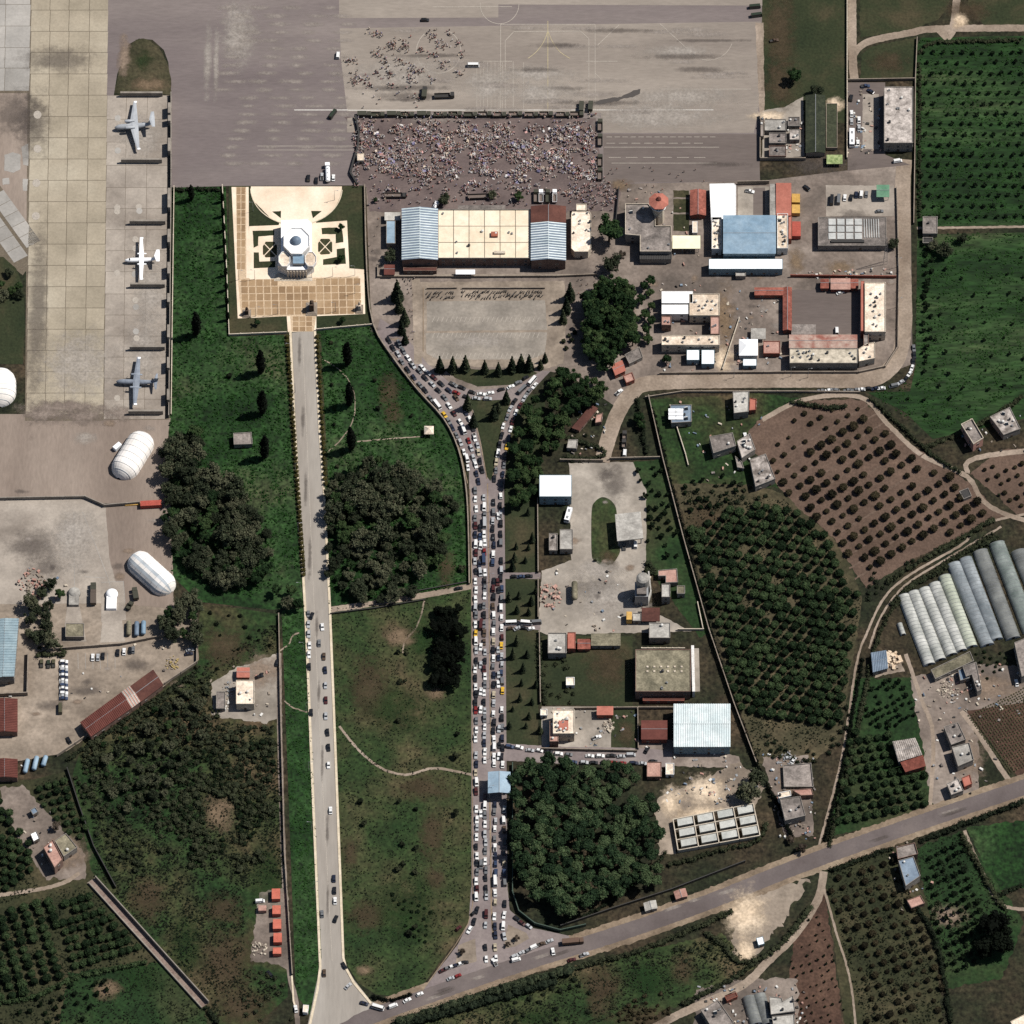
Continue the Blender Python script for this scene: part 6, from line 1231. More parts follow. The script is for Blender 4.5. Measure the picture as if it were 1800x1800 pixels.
lane('in the short side road beside the rubble heap', [(896, 1014), (940, 1013)], frm='west', gap=14); lane('in the upper row of the yard side road', [(893, 1095), (945, 1095)], frm='west', gap=10, ang_jit=40); lane('in the lower row of the yard side road', [(893, 1104), (938, 1105)], frm='west', gap=11, ang_jit=30)
lane('parked along the wall of the gravel lot', [(896, 1312), (1000, 1326), (1116, 1328)], frm='west', gap=17, skip=.12, group='vehicles in the parking lane'); lane('parked along the edge of the pine wood', [(985, 1340), (1110, 1341), (1185, 1346)], frm='west', gap=17, skip=.2, group='vehicles in the parking lane')
lane('in the first lane of the junction fan', [(838, 1600), (830, 1625), (815, 1650)], gap=17, frm='top'); lane('in the second lane of the junction fan', [(854, 1600), (853, 1640), (856, 1690)], gap=17, frm='top'); lane('in the third lane of the junction fan', [(870, 1605), (870, 1640), (872, 1690)], gap=18, frm='top'); lane('in the fourth lane of the junction fan', [(886, 1606), (884, 1632), (890, 1660)], gap=20, frm='top'); lane('beside the kerb at the junction', [(802, 1636), (820, 1618), (836, 1602)], gap=17, frm='west')
lane('along the green fence at the junction', [(906, 1612), (922, 1624), (936, 1634)], gap=13, frm='top'); lane('on the main road shoulder below the traffic island', [(900, 1684), (930, 1668), (968, 1652)], gap=13, frm='west')
lane('in the upper row of the roadside cluster', [(776, 1706), (800, 1697), (822, 1690)], gap=7.5, ang_jit=12, frm='west', skip=0, jit=.5); lane('in the lower row of the roadside cluster', [(792, 1720), (806, 1714)], gap=12, frm='west', skip=0)
lane('along the lower kerb of the southern lawn', [(640, 1764), (672, 1772), (700, 1766), (742, 1744)], gap=22, frm='west', skip=.1, group='vehicles at the southern kerb')
lane('parked along the east kerb of the long avenue', [(567, 1098), (571, 1180), (573, 1240), (575, 1290), (578, 1345)], gap=26, frm='top', group='vehicles on the long avenue', skip=.1); lane('parked along the west kerb of the long avenue', [(542, 1075), (543, 1130), (545, 1180)], gap=18, frm='top', group='vehicles on the long avenue', skip=.05)
for k, (x, y, a, c) in enumerate([(548, 1082, 70, 'black'), (561, 1130, 92, 'grey'), (581, 1424, 92, 'white'), (587, 1544, 92, 'navy'), (588, 1565, 91, 'black'), (589, 1583, 92, 'white'), (566, 1606, 95, 'grey'), (590, 1615, 70, 'black'), (570, 1710, 92, 'brown'), (605, 1697, 120, 'black'), (612, 1733, 45, 'silver'), (547, 1252, 92, 'black')]):
    vehicle(x, y, a, 'car', c, f'{c} car on the lower half of the long avenue, {nth(k + 1)} listed from its upper end', 'vehicles on the long avenue')
# vehicle park, yards and single vehicles
for k in range(15): vehicle(112, 1163 + k * 4.6, 0, 'car' if k % 3 else 'suv', ['white', 'navy', 'white', 'silver', 'blue'][k % 5], f'car in the tight column of the western vehicle park, {nth(k + 1)} from the top', 'cars in the vehicle park')
for k, (x, y, c) in enumerate([(163, 1155, 'white'), (172, 1155, 'silver'), (181, 1153, 'black'), (207, 1147, 'black'), (218, 1145, 'white'), (229, 1143, 'black'), (234, 1142, 'grey')]): vehicle(x, y, 88, 'car', c, f'{c} car along the top wall of the western vehicle park, {nth(k + 1)} from the west', 'cars in the vehicle park')
for k, (x, y, a, kd, c, lab) in enumerate([
    (73, 1166, 90, 'pickup', 'khaki', 'khaki pickup at the west side of the vehicle park'), (85, 1167, 90, 'pickup', 'green', 'green pickup at the west side of the vehicle park'), (94, 1166, 90, 'pickup', 'khaki', 'khaki pickup next to the tight car column'), (121, 1301, 120, 'car', 'black', 'black car beside the diagonal maroon shed'), (106, 1246, 90, 'minibus', 'khaki', 'khaki minibus below the tight car column'), (334, 1142, 10, 'car', 'silver', 'silver car under the trees in the corner of the vehicle park'), (332, 1149, 8, 'car', 'navy', 'navy car under the trees in the corner of the vehicle park'),
    (594, 97, 85, 'van', 'white', 'white van alone on the dark apron'), (747, 35, 0, 'suv', 'black', 'black car crossing the dark apron band'), (585, 201, 55, 'minibus', 'green', 'dark minibus beside the crowd corner'), (832, 115, 0, 'minibus', 'white', 'white minibus beside the loose groups on the apron'),
    (566, 310, 88, 'pickup', 'silver', 'silver pickup between the white fuel truck and its neighbours'), (586, 312, 88, 'car', 'white', 'white car next to the fuel truck above the plaza'), (542, 313, 88, 'suv', 'black', 'dark car furthest from the fuel truck above the plaza'), (556, 317, 88, 'car', 'black', 'black car second from the fuel truck above the plaza'),
    (1462, 352, 86, 'minibus', 'black', 'black minibus at the west end of the parked row'), (1474, 351, 86, 'minibus', 'grey', 'grey minibus second from the west of the parked row'), (1485, 347, 86, 'car', 'white', 'white car third from the west of the parked row'), (1496, 347, 80, 'car', 'black', 'black car fourth from the west of the parked row'), (1505, 342, 86, 'car', 'navy', 'navy car fifth from the west of the parked row'), (1514, 341, 86, 'van', 'white', 'white van sixth from the west of the parked row'), (1523, 341, 86, 'car', 'grey', 'grey car at the east end of the parked row'), (1418, 330, 140, 'suv', 'black', 'black car beside the yellow containers'), (1546, 371, 5, 'car', 'grey', 'grey car below the green canopy'),
    (1497, 199, 92, 'car', 'white', 'white car at the top of the column beside the bus'), (1497, 213, 92, 'car', 'silver', 'silver car right behind the white bus'), (1510, 210, 92, 'car', 'white', 'white car at the top of the second column beside the bus'), (1510, 224, 92, 'car', 'silver', 'silver car in the middle of the second column beside the bus'), (1508, 251, 90, 'car', 'white', 'white car level with the tail of the bus'), (1578, 283, 10, 'van', 'white', 'white van below the stained warehouse'), (1496, 172, 80, 'suv', 'black', 'black car north of the bus column'), (1521, 151, 5, 'pickup', 'blue', 'blue pickup by the warehouse yard wall'), (1530, 160, 150, 'car', 'navy', 'navy car by the warehouse yard wall'),
    (1318, 336, -10, 'pickup', 'white', 'white pickup in the blue hall courtyard'), (1471, 581, 92, 'van', 'white', 'white van parked against the pink barracks roof'), (1477, 514, 20, 'car', 'white', 'white car in the parade yard below the red sheds'), (1088, 689, 40, 'pickup', 'white', 'white pickup on the dirt road bend'), (1098, 796, 85, 'van', 'white', 'white van at the top entrance of the concrete yard'), (1117, 957, 90, 'van', 'white', 'white van at the fuel canopy'), (1097, 960, 92, 'pickup', 'grey', 'grey pickup at the fuel canopy'), (1310, 766, 100, 'car', 'white', 'white car above the pale stepped farmhouse'), (1317, 779, 60, 'car', 'navy', 'navy car beside the pale stepped farmhouse'), (1049, 1296, 20, 'pickup', 'white', 'white pickup on the gravel lot'), (1137, 1318, 60, 'car', 'black', 'black car near the maroon bungalow'), (1148, 1338, 0, 'car', 'black', 'black car at the end of the parking lane'), (1787, 1200, 100, 'car', 'white', 'white car below the tall grey house'), (520, 1773, 100, 'car', 'white', 'white car beside the kiosk'), (474, 1712, 130, 'suv', 'black', 'black car below the orange-red cabins'), (457, 1584, 5, 'van', 'white', 'white van beside the dull pink cabin'), (456, 1189, 20, 'car', 'black', 'black car in the cream house yard'), (487, 1165, 80, 'car', 'black', 'black car at the lane end above the cream house'), (972, 1672, 100, 'car', 'white', 'white car turning on the main road'), (1005, 1687, 15, 'car', 'maroon', 'maroon car on the lower shoulder of the main road'), (1027, 1678, 20, 'pickup', 'silver', 'silver pickup on the lower shoulder of the main road'), (907, 1687, 15, 'van', 'white', 'white van on the main road by the junction'), (869, 1691, 120, 'pickup', 'white', 'white pickup leaving the junction'), (806, 1034, 10, 'car', 'black', 'black car at the end of the mown track'), (1385, 1332, 5, 'car', 'silver', 'silver car above the roofless building'), (1395, 1336, 60, 'car', 'white', 'white car above the roofless building'),
    (1327, 12, 5, 'minibus', 'green', 'dark vehicle on the apron edge, upper of two'), (1330, 27, 8, 'minibus', 'green', 'dark vehicle on the apron edge, lower of two'), (1361, 71, 10, 'pickup', 'brown', 'brown wrecked pickup in the northern grassland')]): vehicle(x, y, a, kd, c, lab)
# big vehicles
def truck(label, px, py, ang, L, W, H, cab, bed, kind='open', group=None, name='truck'):
    x, y = g(px, py, 1.5); t = thing(name, label, 'bus' if kind == 'bus' else 'truck', (x, y, .14), group); t.rotation_euler = (0, 0, heading(px, py, ang)); h = L / 2
    if kind == 'bus':
        mb = MB(); mb.box(0, 0, .45, L, W, H * .5, cab); mb.box(0, 0, .45 + H * .5, L * .985, W * .97, H * .33, m_cglass); mb.build('body', t); mb = MB(); mb.box(0, 0, .45 + H * .83, L * .98, W * .96, H * .12, cab, taper=.97); ro = mb.build('roof', t)
        for u in (-.28, .22): mb = MB(); mb.box(u * L, 0, .45 + H * .95, 1.6, 1.2, .18, m_steel); mb.build('roof_hatch', ro)
    else:
        mb = MB(); mb.box(h - 1.1, 0, .6, 2.2, W, H - .9, cab, taper=.93); c = mb.build('cab', t); mb = MB(); mb.box(h - .15, 0, 1.5, .25, W * .86, .7, m_cglass); mb.build('windscreen', c)
        mb = MB(); mb.box(-.2, 0, .6, L - .6, W * .5, .3, m_dark); mb.build('chassis', t); b0, b1 = -h, h - 2.4; bl = b1 - b0; bc = (b0 + b1) / 2
        if kind == 'open':
            mb = MB(); mb.box(bc, 0, .9, bl, W, .15, bed); mb.build('bed', t)
            for s in (-1, 1): mb = MB(); mb.box(bc, s * (W / 2 - .06), 1.05, bl, .12, 1.0, cab); mb.build('side_board', t)
            for s in (b0 + .06, b1 - .06): mb = MB(); mb.box(s, 0, 1.05, .12, W - .26, 1.0, cab); mb.build('end_board', t)
        elif kind == 'tank':
            mb = MB(); mb.hcyl((b0 + .5, 0, 2.0), (b1 - .5, 0, 2.0), W * .47, bed, 14, ends=.45); v = mb.build('tank', t, smooth=True)
            for k in range(3): mb = MB(); mb.tube([(bc - bl * .3 + k * bl * .3, 0, 2.0 + W * .45, .35), (bc - bl * .3 + k * bl * .3, 0, 2.25 + W * .45, .3)], m_steel, 8); mb.build('hatch', v)
        else:
            mb = MB(); mb.box(bc, 0, .9, bl, W, H - .9, bed); mb.build('cargo_box', t)
    for wx in ([h - 1.3, -h + 1.2, -h + 2.4] if L > 8 else [h - 1.2, -h + 1.1]):
        for s in (-1, 1): mb = MB(); mb.hcyl((wx, s * (W / 2 - .32), .5), (wx, s * (W / 2 - .02), .5), .5, m_tyre, 10); mb.build('wheel', t)
    return t
kh = flat('army_green', (58, 58, 44)); bedm = flat('dusty_bed', (112, 98, 90), fv=.2); bw = paint('buswhite', (262, 262, 262))
truck('bright white coach beside the warehouse yard', 1497.5, 243, 90, 11, 2.9, 3.3, bw, bw, 'bus', name='bus'); truck('white coach slanting in the upper concrete yard', 999, 906, 74, 8.4, 2.8, 3.1, bw, bw, 'bus', name='bus')
truck('white fuel tanker standing above the plaza', 576, 304, 92, 12, 2.7, 3.4, bw, r_white, 'tank'); truck('burnt dark tanker truck above the crowd', 781, 168, 2, 11, 2.8, 3.2, m_dark, m_dark, 'open'); truck('dark truck left of the burnt tanker', 746, 163, 85, 7, 2.6, 3, m_dark, kh, 'box')
for k, x in enumerate([640, 663, 690, 716, 744, 772, 800, 826, 850, 878, 905, 932, 960, 988, 1012]): truck(f'open-bed army truck in the barrier above the crowd, {nth(k + 1)} from the west', x + (k % 3), 200.5 + (k % 2), 0, 7.4, 2.7, 2.6, kh, bedm if k > 7 else kh, 'open' if k > 5 or k % 2 else 'box', 'army trucks walling the crowd')
for k, y in enumerate([220, 246, 282, 306]): truck(f'open-bed army truck on the east side of the crowd, {nth(k + 1)} from the top', 1055, y, 90, 7.6, 2.7, 2.6, kh, bedm, 'open', 'army trucks walling the crowd')
truck('dark army truck near the north-east crowd corner, west one', 1022, 188, 88, 6.5, 2.6, 3, kh, kh, 'box'); truck('dark army truck near the north-east crowd corner, east one', 1038, 187, 86, 6, 2.6, 3, kh, kh, 'box')
for k, x in enumerate([942, 951, 963, 975]): truck(f'truck parked under the brown hangar porch, {nth(k + 1)} from the west', x, 345, 90, 8, 2.4, 2.8, [kh, bw, kh, bw][k], [bedm, bedm, kh, bedm][k], 'open', 'trucks before the hangar')
truck('brown articulated lorry at the main road junction', 1007, 1655, 5, 11, 2.7, 3, flat('rust_brown', (96, 72, 56)), flat('rust_brown', (96, 72, 56)), 'box'); truck('dark launcher truck between the two domed pads', 164, 1050, 90, 9, 3, 3.2, flat('drab', (86, 74, 64)), flat('drab', (86, 74, 64)), 'box'); truck('dark radar truck north of the launcher truck', 164, 1032, 90, 4.4, 3, 3, kh, kh, 'box'); truck('dark military vehicle beside the silver-white shelter', 238, 1044, 100, 7, 2.8, 3, kh, kh, 'box'); truck('smaller dark vehicle below the silver-white shelter', 228, 1064, 60, 5, 2.4, 2.4, kh, kh, 'open'); truck('dark lorry beside the farm track in the south', 1285, 1750, 25, 6, 2.4, 2.6, flat('rust_brown', (96, 72, 56)), m_dark, 'open')
for k, (x, y) in enumerate([(1098, 765), (1097, 780)]): truck(f'narrow trailer at the top entrance of the concrete yard, {nth(k + 1)} from the top', x, y, 90, 5, 2.4, 2.6, m_dark, bedm, 'open')
# motorcycles in the car park
mb = MB(); mb.box(0, 0, .55, .9, .28, .3, m_dark, taper=.8); mb.hcyl((-.65, -.06, .3), (-.65, .06, .3), .3, m_tyre, 10); mb.hcyl((.65, -.06, .3), (.65, .06, .3), .3, m_tyre, 10); mb.hcyl((.62, 0, .35), (.38, 0, 1.0), .05, m_steel, 5); mb.hcyl((.38, -.35, 1.0), (.38, .35, 1.0), .035, m_steel, 5); ME_BIKE = mb.build('motorcycle', link_it=False)
mb = MB(); mb.box(-.3, 0, .83, .7, .26, .1, flat('bike_seat', (40, 36, 34))); ME_SEAT = mb.build('saddle', link_it=False); bk = 0
for row, (x0, x1, y0, ang) in enumerate([(751, 802, 516, 60), (751, 802, 523, 60), (813, 958, 514, 62), (813, 958, 521, 62), (706, 732, 490, 70)]):
    for k in range(int((x1 - x0) / 3.1)):
        if VR.random() < .12: continue
        x, y = g(x0 + k * 3.1 + VR.uniform(-.6, .6), y0 + VR.uniform(-1.2, 1.2) + (VR.random() < .25) * 4); o = link('motorcycle', ME_BIKE, None, (x, y, .11), math.radians(ang + VR.uniform(-20, 20)), 1.05); bk += 1
        tag(o, f"parked motorcycle in the {('upper western', 'lower western', 'upper eastern', 'lower eastern', 'hangar-side')[row]} row of the car park, {nth(k + 1)} from the west", 'motorcycle', 'motorcycles in the car park'); link('saddle', ME_SEAT, o)
# ------------------------------------------------------------------ people
def person_mesh(pose):
    J = {'pelvis': (0, 0, .95), 'chest': (0, 0, 1.3), 'neck': (0, .01, 1.5), 'head': (0, .02, 1.62), 'top': (0, .02, 1.74)}
    st = {'stand': (.0, .0), 'walk': (.22, .18), 'sit': (.42, .1)}[pose]
    for s, n in ((-1, 'l'), (1, 'r')):
        if pose == 'sit': J.update({n + 'hip': (s * .1, .02, .25), n + 'knee': (s * .14, .42, .42), n + 'foot': (s * .14, .5, .05)})
        else: J.update({n + 'hip': (s * .1, 0, .88), n + 'knee': (s * .11, s * st[0] * .7 + .02, .48), n + 'foot': (s * .12, s * st[0] * 1.1, .06)})
        z = -.62 if pose == 'sit' else 0
        J.update({n + 'sho': (s * .19, 0, 1.42 + z), n + 'elb': (s * .25, -s * st[1] * .6, 1.13 + z), n + 'hand': (s * .24, -s * st[1] + .06, .86 + z + (.1 if pose == 'sit' else 0))})
    if pose == 'sit':
        for k in ('pelvis', 'chest', 'neck', 'head', 'top'): x_, y_, z_ = J[k]; J[k] = (x_, y_, z_ - .68 if k == 'pelvis' else z_ - .62)
    E = [('pelvis', 'chest'), ('chest', 'neck'), ('neck', 'head'), ('head', 'top')]
    for n in 'lr': E += [('pelvis', n + 'hip'), (n + 'hip', n + 'knee'), (n + 'knee', n + 'foot'), ('chest', n + 'sho'), (n + 'sho', n + 'elb'), (n + 'elb', n + 'hand')]
    rad = {'pelvis': .17, 'chest': .19, 'neck': .06, 'head': .1, 'top': .08}; rad2 = {'hip': .1, 'knee': .065, 'foot': .05, 'sho': .075, 'elb': .05, 'hand': .04}
    ks = list(J); me = bpy.data.meshes.new('person_frame'); me.from_pydata([J[k] for k in ks], [(ks.index(a), ks.index(b)) for a, b in E], [])
    o = bpy.data.objects.new('person_frame', me); COL.objects.link(o); o.modifiers.new('skin', 'SKIN'); 
    for i, k in enumerate(ks):
        r = rad.get(k) or rad2[k[1:]]; me.skin_vertices[0].data[i].radius = (r, r * (.75 if k in ('pelvis', 'chest') else 1)); me.skin_vertices[0].data[i].use_root = k == 'pelvis'
    dg = bpy.context.evaluated_depsgraph_get(); ev = o.evaluated_get(dg); m2 = bpy.data.meshes.new_from_object(ev); bpy.data.objects.remove(o)
    V = [tuple(v.co) for v in m2.vertices]; F = [tuple(p.vertices) for p in m2.polygons]; zmax = max(v[2] for v in V); idx = []
    for f in F:
        z = sum(V[i][2] for i in f) / len(f); xx = abs(sum(V[i][0] for i in f) / len(f)); yv = sum(V[i][1] for i in f) / len(f); hd = zmax - z
        idx.append(3 if hd < .12 else 2 if hd < .3 else (2 if xx > .2 and hd > .78 else (0 if hd < .86 and not (pose == 'sit' and hd > .72) else 1)))
    return V, F, idx
PERS = {p: person_mesh(p) for p in ('stand', 'walk', 'sit')}
skin_m = flat('skin', (190, 146, 116), fv=0); hair_m = flat('dark_hair', (34, 28, 26), fv=0)
CL = [flat('cloth_' + n, c, fv=.05, spec=.1, rough=.95) for n, c in dict(white=(232, 228, 224), pink=(216, 170, 164), lilac=(158, 152, 184), black=(44, 38, 40), navy=(46, 50, 78), red=(142, 74, 68), tan=(192, 158, 138), grey=(120, 114, 114), brown=(92, 70, 62), rose=(190, 120, 110), teal=(70, 100, 110), cream=(236, 218, 196)).items()]
TR = [CL[3], CL[4], CL[7], CL[8], CL[3]]
ME_P = {}
for p, (V, F, idx) in PERS.items(): ME_P[p] = mesh('person_' + p, V, F, [CL[0], TR[0], skin_m, hair_m], idx, True)
PR = random.Random(31)
CN = ['white', 'pink', 'lilac', 'black', 'navy', 'red', 'tan', 'grey', 'brown', 'rose', 'teal', 'cream']
def person(px, py, label, group, z=.12, pose=None):
    p = pose or PR.choices(['stand', 'walk', 'sit'], [5, 4, 2])[0]; x, y = g(px, py)
    o = link('person', ME_P[p], None, (x, y, z), PR.uniform(0, 6.28), PR.uniform(.92, 1.08))
    ci = PR.randrange(12); label = f"person in a {CN[ci]} top {dict(stand='standing', walk='walking', sit='sitting')[p]} {label}"
    for i, m in ((0, CL[ci]), (1, PR.choice(TR))): o.material_slots[i].link = 'OBJECT'; o.material_slots[i].material = m
    return tag(o, label, 'person', group)
cl = [(655, 58, 9, 5), (668, 62, 8, 8), (690, 80, 14, 18), (712, 84, 12, 14), (664, 96, 10, 12), (676, 112, 10, 10), (615, 108, 10, 12), (622, 142, 12, 14), (640, 142, 12, 14), (650, 150, 8, 8), (663, 128, 7, 6), (686, 132, 10, 14), (705, 112, 12, 10), (728, 124, 12, 12), (722, 142, 12, 18), (737, 126, 8, 8), (760, 65, 12, 12), (780, 80, 10, 12), (805, 78, 8, 5), (765, 98, 12, 7), (778, 116, 10, 10), (742, 88, 8, 6), (812, 98, 8, 5), (809, 130, 8, 6), (700, 162, 10, 6), (688, 150, 8, 6), (730, 175, 14, 8), (760, 140, 10, 5), (646, 172, 30, 8), (790, 60, 6, 4)]
np_ = 0
cl.sort(key=lambda c: c[1])
for ki, (cx0, cy0, r, n) in enumerate(cl):
    for _ in range(n):
        if np_ >= 212: break
        person(PR.gauss(cx0, r * .45), PR.gauss(cy0, r * .4), f'in the {nth(ki + 1)} loose group down the apron', 'people in loose groups on the apron'); np_ += 1
for poly, n, lab, grp in [([(1060, 290), (1240, 300), (1240, 330), (1085, 372), (1060, 330)], 30, 'between the crowd and the control tower', 'people walking by the control tower'), ([(1000, 498), (1060, 480), (1050, 505), (1000, 540)], 14, 'by the eastern conifers of the car park', 'people on the car park path'), ([(716, 480), (728, 480), (730, 600), (716, 600)], 16, 'on the path west of the car park', 'people on the western path'), ([(655, 330), (700, 340), (690, 460), (650, 440)], 16, 'in the lane between plaza and hangar', 'people in the plaza lane')]:
    for x, y in scatter(poly, 4, PR)[:n]: person(x, y, lab, grp)
# the packed crowd: nobody could count it
Vs, Fs, Is = [], [], []; mats = CL + [skin_m, hair_m]; off = 0; crowd_poly = [(632, 212), (1048, 214), (1050, 322), (1040, 336), (1000, 352), (930, 342), (850, 346), (760, 332), (690, 340), (646, 326), (634, 260)]
def crowd_body(pose):
    mb = MB(); A, B, C_, D = CL[0], CL[1], CL[2], CL[3]; z = .34 if pose == 'sit' else .86
    if pose == 'sit': mb.box(0, .12, 0, .5, .62, .34, B, taper=.8)
    else:
        for s in (-1, 1): mb.box(s * .1, s * (.14 if pose == 'walk' else 0), 0, .17, .2, z, B, taper=1.1)
    mb.box(0, 0, z, .46, .28, .58, A, taper=.86)
    for s in (-1, 1): mb.box(s * .27, .05 * s, z - .06, .1, .13, .6, A)
    mb.tube([(0, .02, z + .56, .06), (0, .02, z + .64, .11), (0, .02, z + .74, .12)], C_, 5, caps=False); mb.tube([(0, .02, z + .74, .125), (0, .02, z + .84, .09), (0, .02, z + .87, .02)], D, 5)
    return mb.v, mb.f, [{A: 0, B: 1, C_: 2, D: 3}[mb.mats[i]] for i in mb.i]
LOWP = {q: crowd_body(q) for q in ('stand', 'walk', 'sit')}
def dens(x, y): return .3 + 1.1 * noise.noise((x * .03, y * .06, 3)) + .9 * noise.noise((x * .12, y * .13, 9)) - (.35 if y < 222 or y > 305 else 0)
def put(px, py, pose):
    global off
    V, F, idx = LOWP[pose]; V = np.array(V); a = PR.uniform(0, 6.28); c, s = math.cos(a), math.sin(a); k = PR.uniform(1.05, 1.28); x, y = g(px, py)
    W = np.stack([x + (V[:, 0] * c - V[:, 1] * s) * k, y + (V[:, 0] * s + V[:, 1] * c) * k, V[:, 2] * k + .12], 1); Vs.append(W); Fs.extend([tuple(i + off for i in f) for f in F]); off += len(V)
    tint = noise.noise((px * .025, py * .03, 20)); ws = [20, 10, 9 if tint < .05 else 2, 4, 3, 2 if tint > .15 else .4, 4, 3, 3, 3 if tint > .1 else 1, .6, 8]
    pa = noise.noise((px * .05, py * .06, 33)); ws = [w * (3 if i in (0, 2) and pa > .18 else 3 if i in (1, 5, 9) and pa < -.25 else 1) for i, w in enumerate(ws)]; t, b = PR.choices(range(12), ws)[0], PR.choice([3, 4, 7, 8, 1, 6, 0, 11]); hd = PR.choice([13, 13, 0, 11, 1]); Is.extend([(t, b, 12, hd)[i] for i in idx])
cnt = 0
while cnt < 5200:
    x, y = PR.uniform(630, 1052), PR.uniform(210, 346)
    if inside(x, y, crowd_poly) and PR.random() < dens(x, y): put(x, y, PR.choices(['stand', 'walk', 'sit'], [3, 2, 7])[0]); cnt += 1
for cx0, cy0, r, n in cl:
    for _ in range(n): put(PR.gauss(cx0, r * .5), PR.gauss(cy0, r * .45), PR.choice(['stand', 'sit', 'walk']))
for _ in range(480):
    x, y = PR.choice([(PR.uniform(625, 1050), PR.gauss(205, 3)), (PR.gauss(627, 3), PR.uniform(205, 330)), (PR.uniform(648, 930), PR.uniform(318, 362)), (PR.uniform(1000, 1085), PR.gauss(345, 14))]); put(x, y, 'walk')
me = bpy.data.meshes.new('crowd'); me.from_pydata([tuple(v) for v in np.concatenate(Vs)], [], Fs)
for m in mats: me.materials.append(m)
me.polygons.foreach_set('material_index', Is); struct(link('crowd', me), 'stuff')
# blankets, tarps and tents among the crowd
tq = 0; cloths = []
for _ in range(1500):
    if tq >= 300: break
    x, y = PR.uniform(638, 1044), PR.uniform(222, 322)
    if PR.random() > dens(x, y) - .15: continue
    c = PR.choice([0, 0, 0, 0, 2, 2, 1, 11, 11] + [5] * (PR.random() < .3)); w, d = PR.uniform(.9, 2.3), PR.uniform(.9, 2.1); a = g(x, y); mb = MB(); z = PR.choice([.14, .14, .9, 1.5]); rz = PR.uniform(-.5, .5)
    if z > .5:
        mb.add([(-w / 2, -d / 2, z * .5), (w / 2, -d / 2, z * .55), (w / 2, 0, z * 1.1), (-w / 2, 0, z * 1.15), (w / 2, d / 2, z * .5), (-w / 2, d / 2, z * .5), (-w / 2, -d / 2, 0), (w / 2, -d / 2, 0), (w / 2, d / 2, 0), (-w / 2, d / 2, 0)], [(0, 1, 2, 3), (3, 2, 4, 5), (0, 6, 7, 1), (5, 4, 8, 9), (0, 3, 5, 9, 6), (1, 7, 8, 4, 2)], CL[c])
    else: mb.add([(-w / 2, -d / 2, 0), (0, -d / 2, .06), (w / 2, -d / 2, 0), (w / 2, d / 2, .03), (0, d / 2, .08), (-w / 2, d / 2, 0)], [(0, 1, 4, 5), (1, 2, 3, 4)], CL[c])
    o = mb.build('tent' if z > .5 else 'blanket'); o.location = (a[0], a[1], .12); o.rotation_euler = (0, 0, rz); tq += 1
    cloths.append((x, CN[c], z > .5, o))
kc = {}
for x, cn_, tn, o in sorted(cloths, key=lambda q: q[0]):
    kc[cn_, tn] = kc.get((cn_, tn), 0) + 1; wd = 'small tent' if tn else 'spread blanket'
    tag(o, f'{cn_} {wd} in the packed crowd, {nth(kc[cn_, tn])} {cn_} {wd} from the west', 'tent' if tn else 'blanket', f"{cn_} {'tents' if tn else 'blankets'} in the crowd")
for x, y, lab in [(633, 276, 'cream guard booth at the west side of the crowd')]: bld('guard_booth', lab, 'booth', (x - 5, y - 6, x + 7, y + 6), 3.4, w_cream, r_cream, parapet=.1)
truck('flatbed truck full of people below the crowd, west one', 695, 343, 0, 12, 2.8, 2.2, m_dark, bedm, 'open'); truck('flatbed truck full of people below the crowd, east one', 845, 345, 2, 14, 2.8, 2.2, m_dark, bedm, 'open'); truck('white water tanker beside the western ribbed hangar', 766, 361, 60, 5, 2.2, 2.6, bw, r_white, 'tank')
DR = random.Random(4)
def debris(polys, n, seed):
    mb = MB(); rr = random.Random(seed); ms = [m_tank, m_steel, m_dark, m_brick, r_pink, r_grey, m_pale, r_sky]
    for poly in polys:
        xs = [q[0] for q in poly]; ys = [q[1] for q in poly]
        for _ in range(n):
            x, y = rr.uniform(min(xs), max(xs)), rr.uniform(min(ys), max(ys))
            if not inside(x, y, poly) or noise.noise((x * .06, y * .06, seed)) < rr.uniform(-.3, .4): continue
            a = g(x, y); mb.box(a[0], a[1], .05, rr.uniform(.4, 2.2), rr.uniform(.4, 1.4), rr.uniform(.2, 1.2), rr.choice(ms), rr.uniform(0, 3), taper=rr.uniform(.6, 1))
    struct(mb.build('debris'), 'stuff')
debris([[(1090, 330), (1250, 330), (1250, 460), (1180, 470), (1090, 400)], [(1160, 480), (1280, 500), (1280, 655), (1160, 655)], [(1280, 500), (1380, 520), (1380, 650), (1280, 650)], [(1400, 480), (1570, 470), (1570, 490), (1400, 490)], [(1340, 205), (1412, 200), (1412, 280), (1340, 280)], [(1490, 150), (1550, 150), (1550, 270), (1490, 270)]], 130, 1)
debris([[(1600, 1190), (1800, 1160), (1800, 1240), (1720, 1400), (1640, 1420)], [(1340, 1325), (1435, 1330), (1435, 1475), (1370, 1475)], [(1225, 1735), (1420, 1730), (1420, 1800), (1220, 1800)], [(1660, 1180), (1720, 1150), (1740, 1230), (1660, 1240)], [(1180, 1330), (1340, 1340), (1340, 1400), (1200, 1420)]], 170, 5)
debris([[(955, 1000), (1150, 1000), (1150, 1110), (960, 1112)], [(955, 1245), (1120, 1245), (1120, 1315), (955, 1315)], [(1130, 1300), (1290, 1330), (1340, 1400), (1180, 1430), (1150, 1380)], [(1170, 700), (1340, 700), (1340, 850), (1220, 850)], [(1010, 700), (1070, 700), (1060, 800), (1000, 800)]], 110, 2)
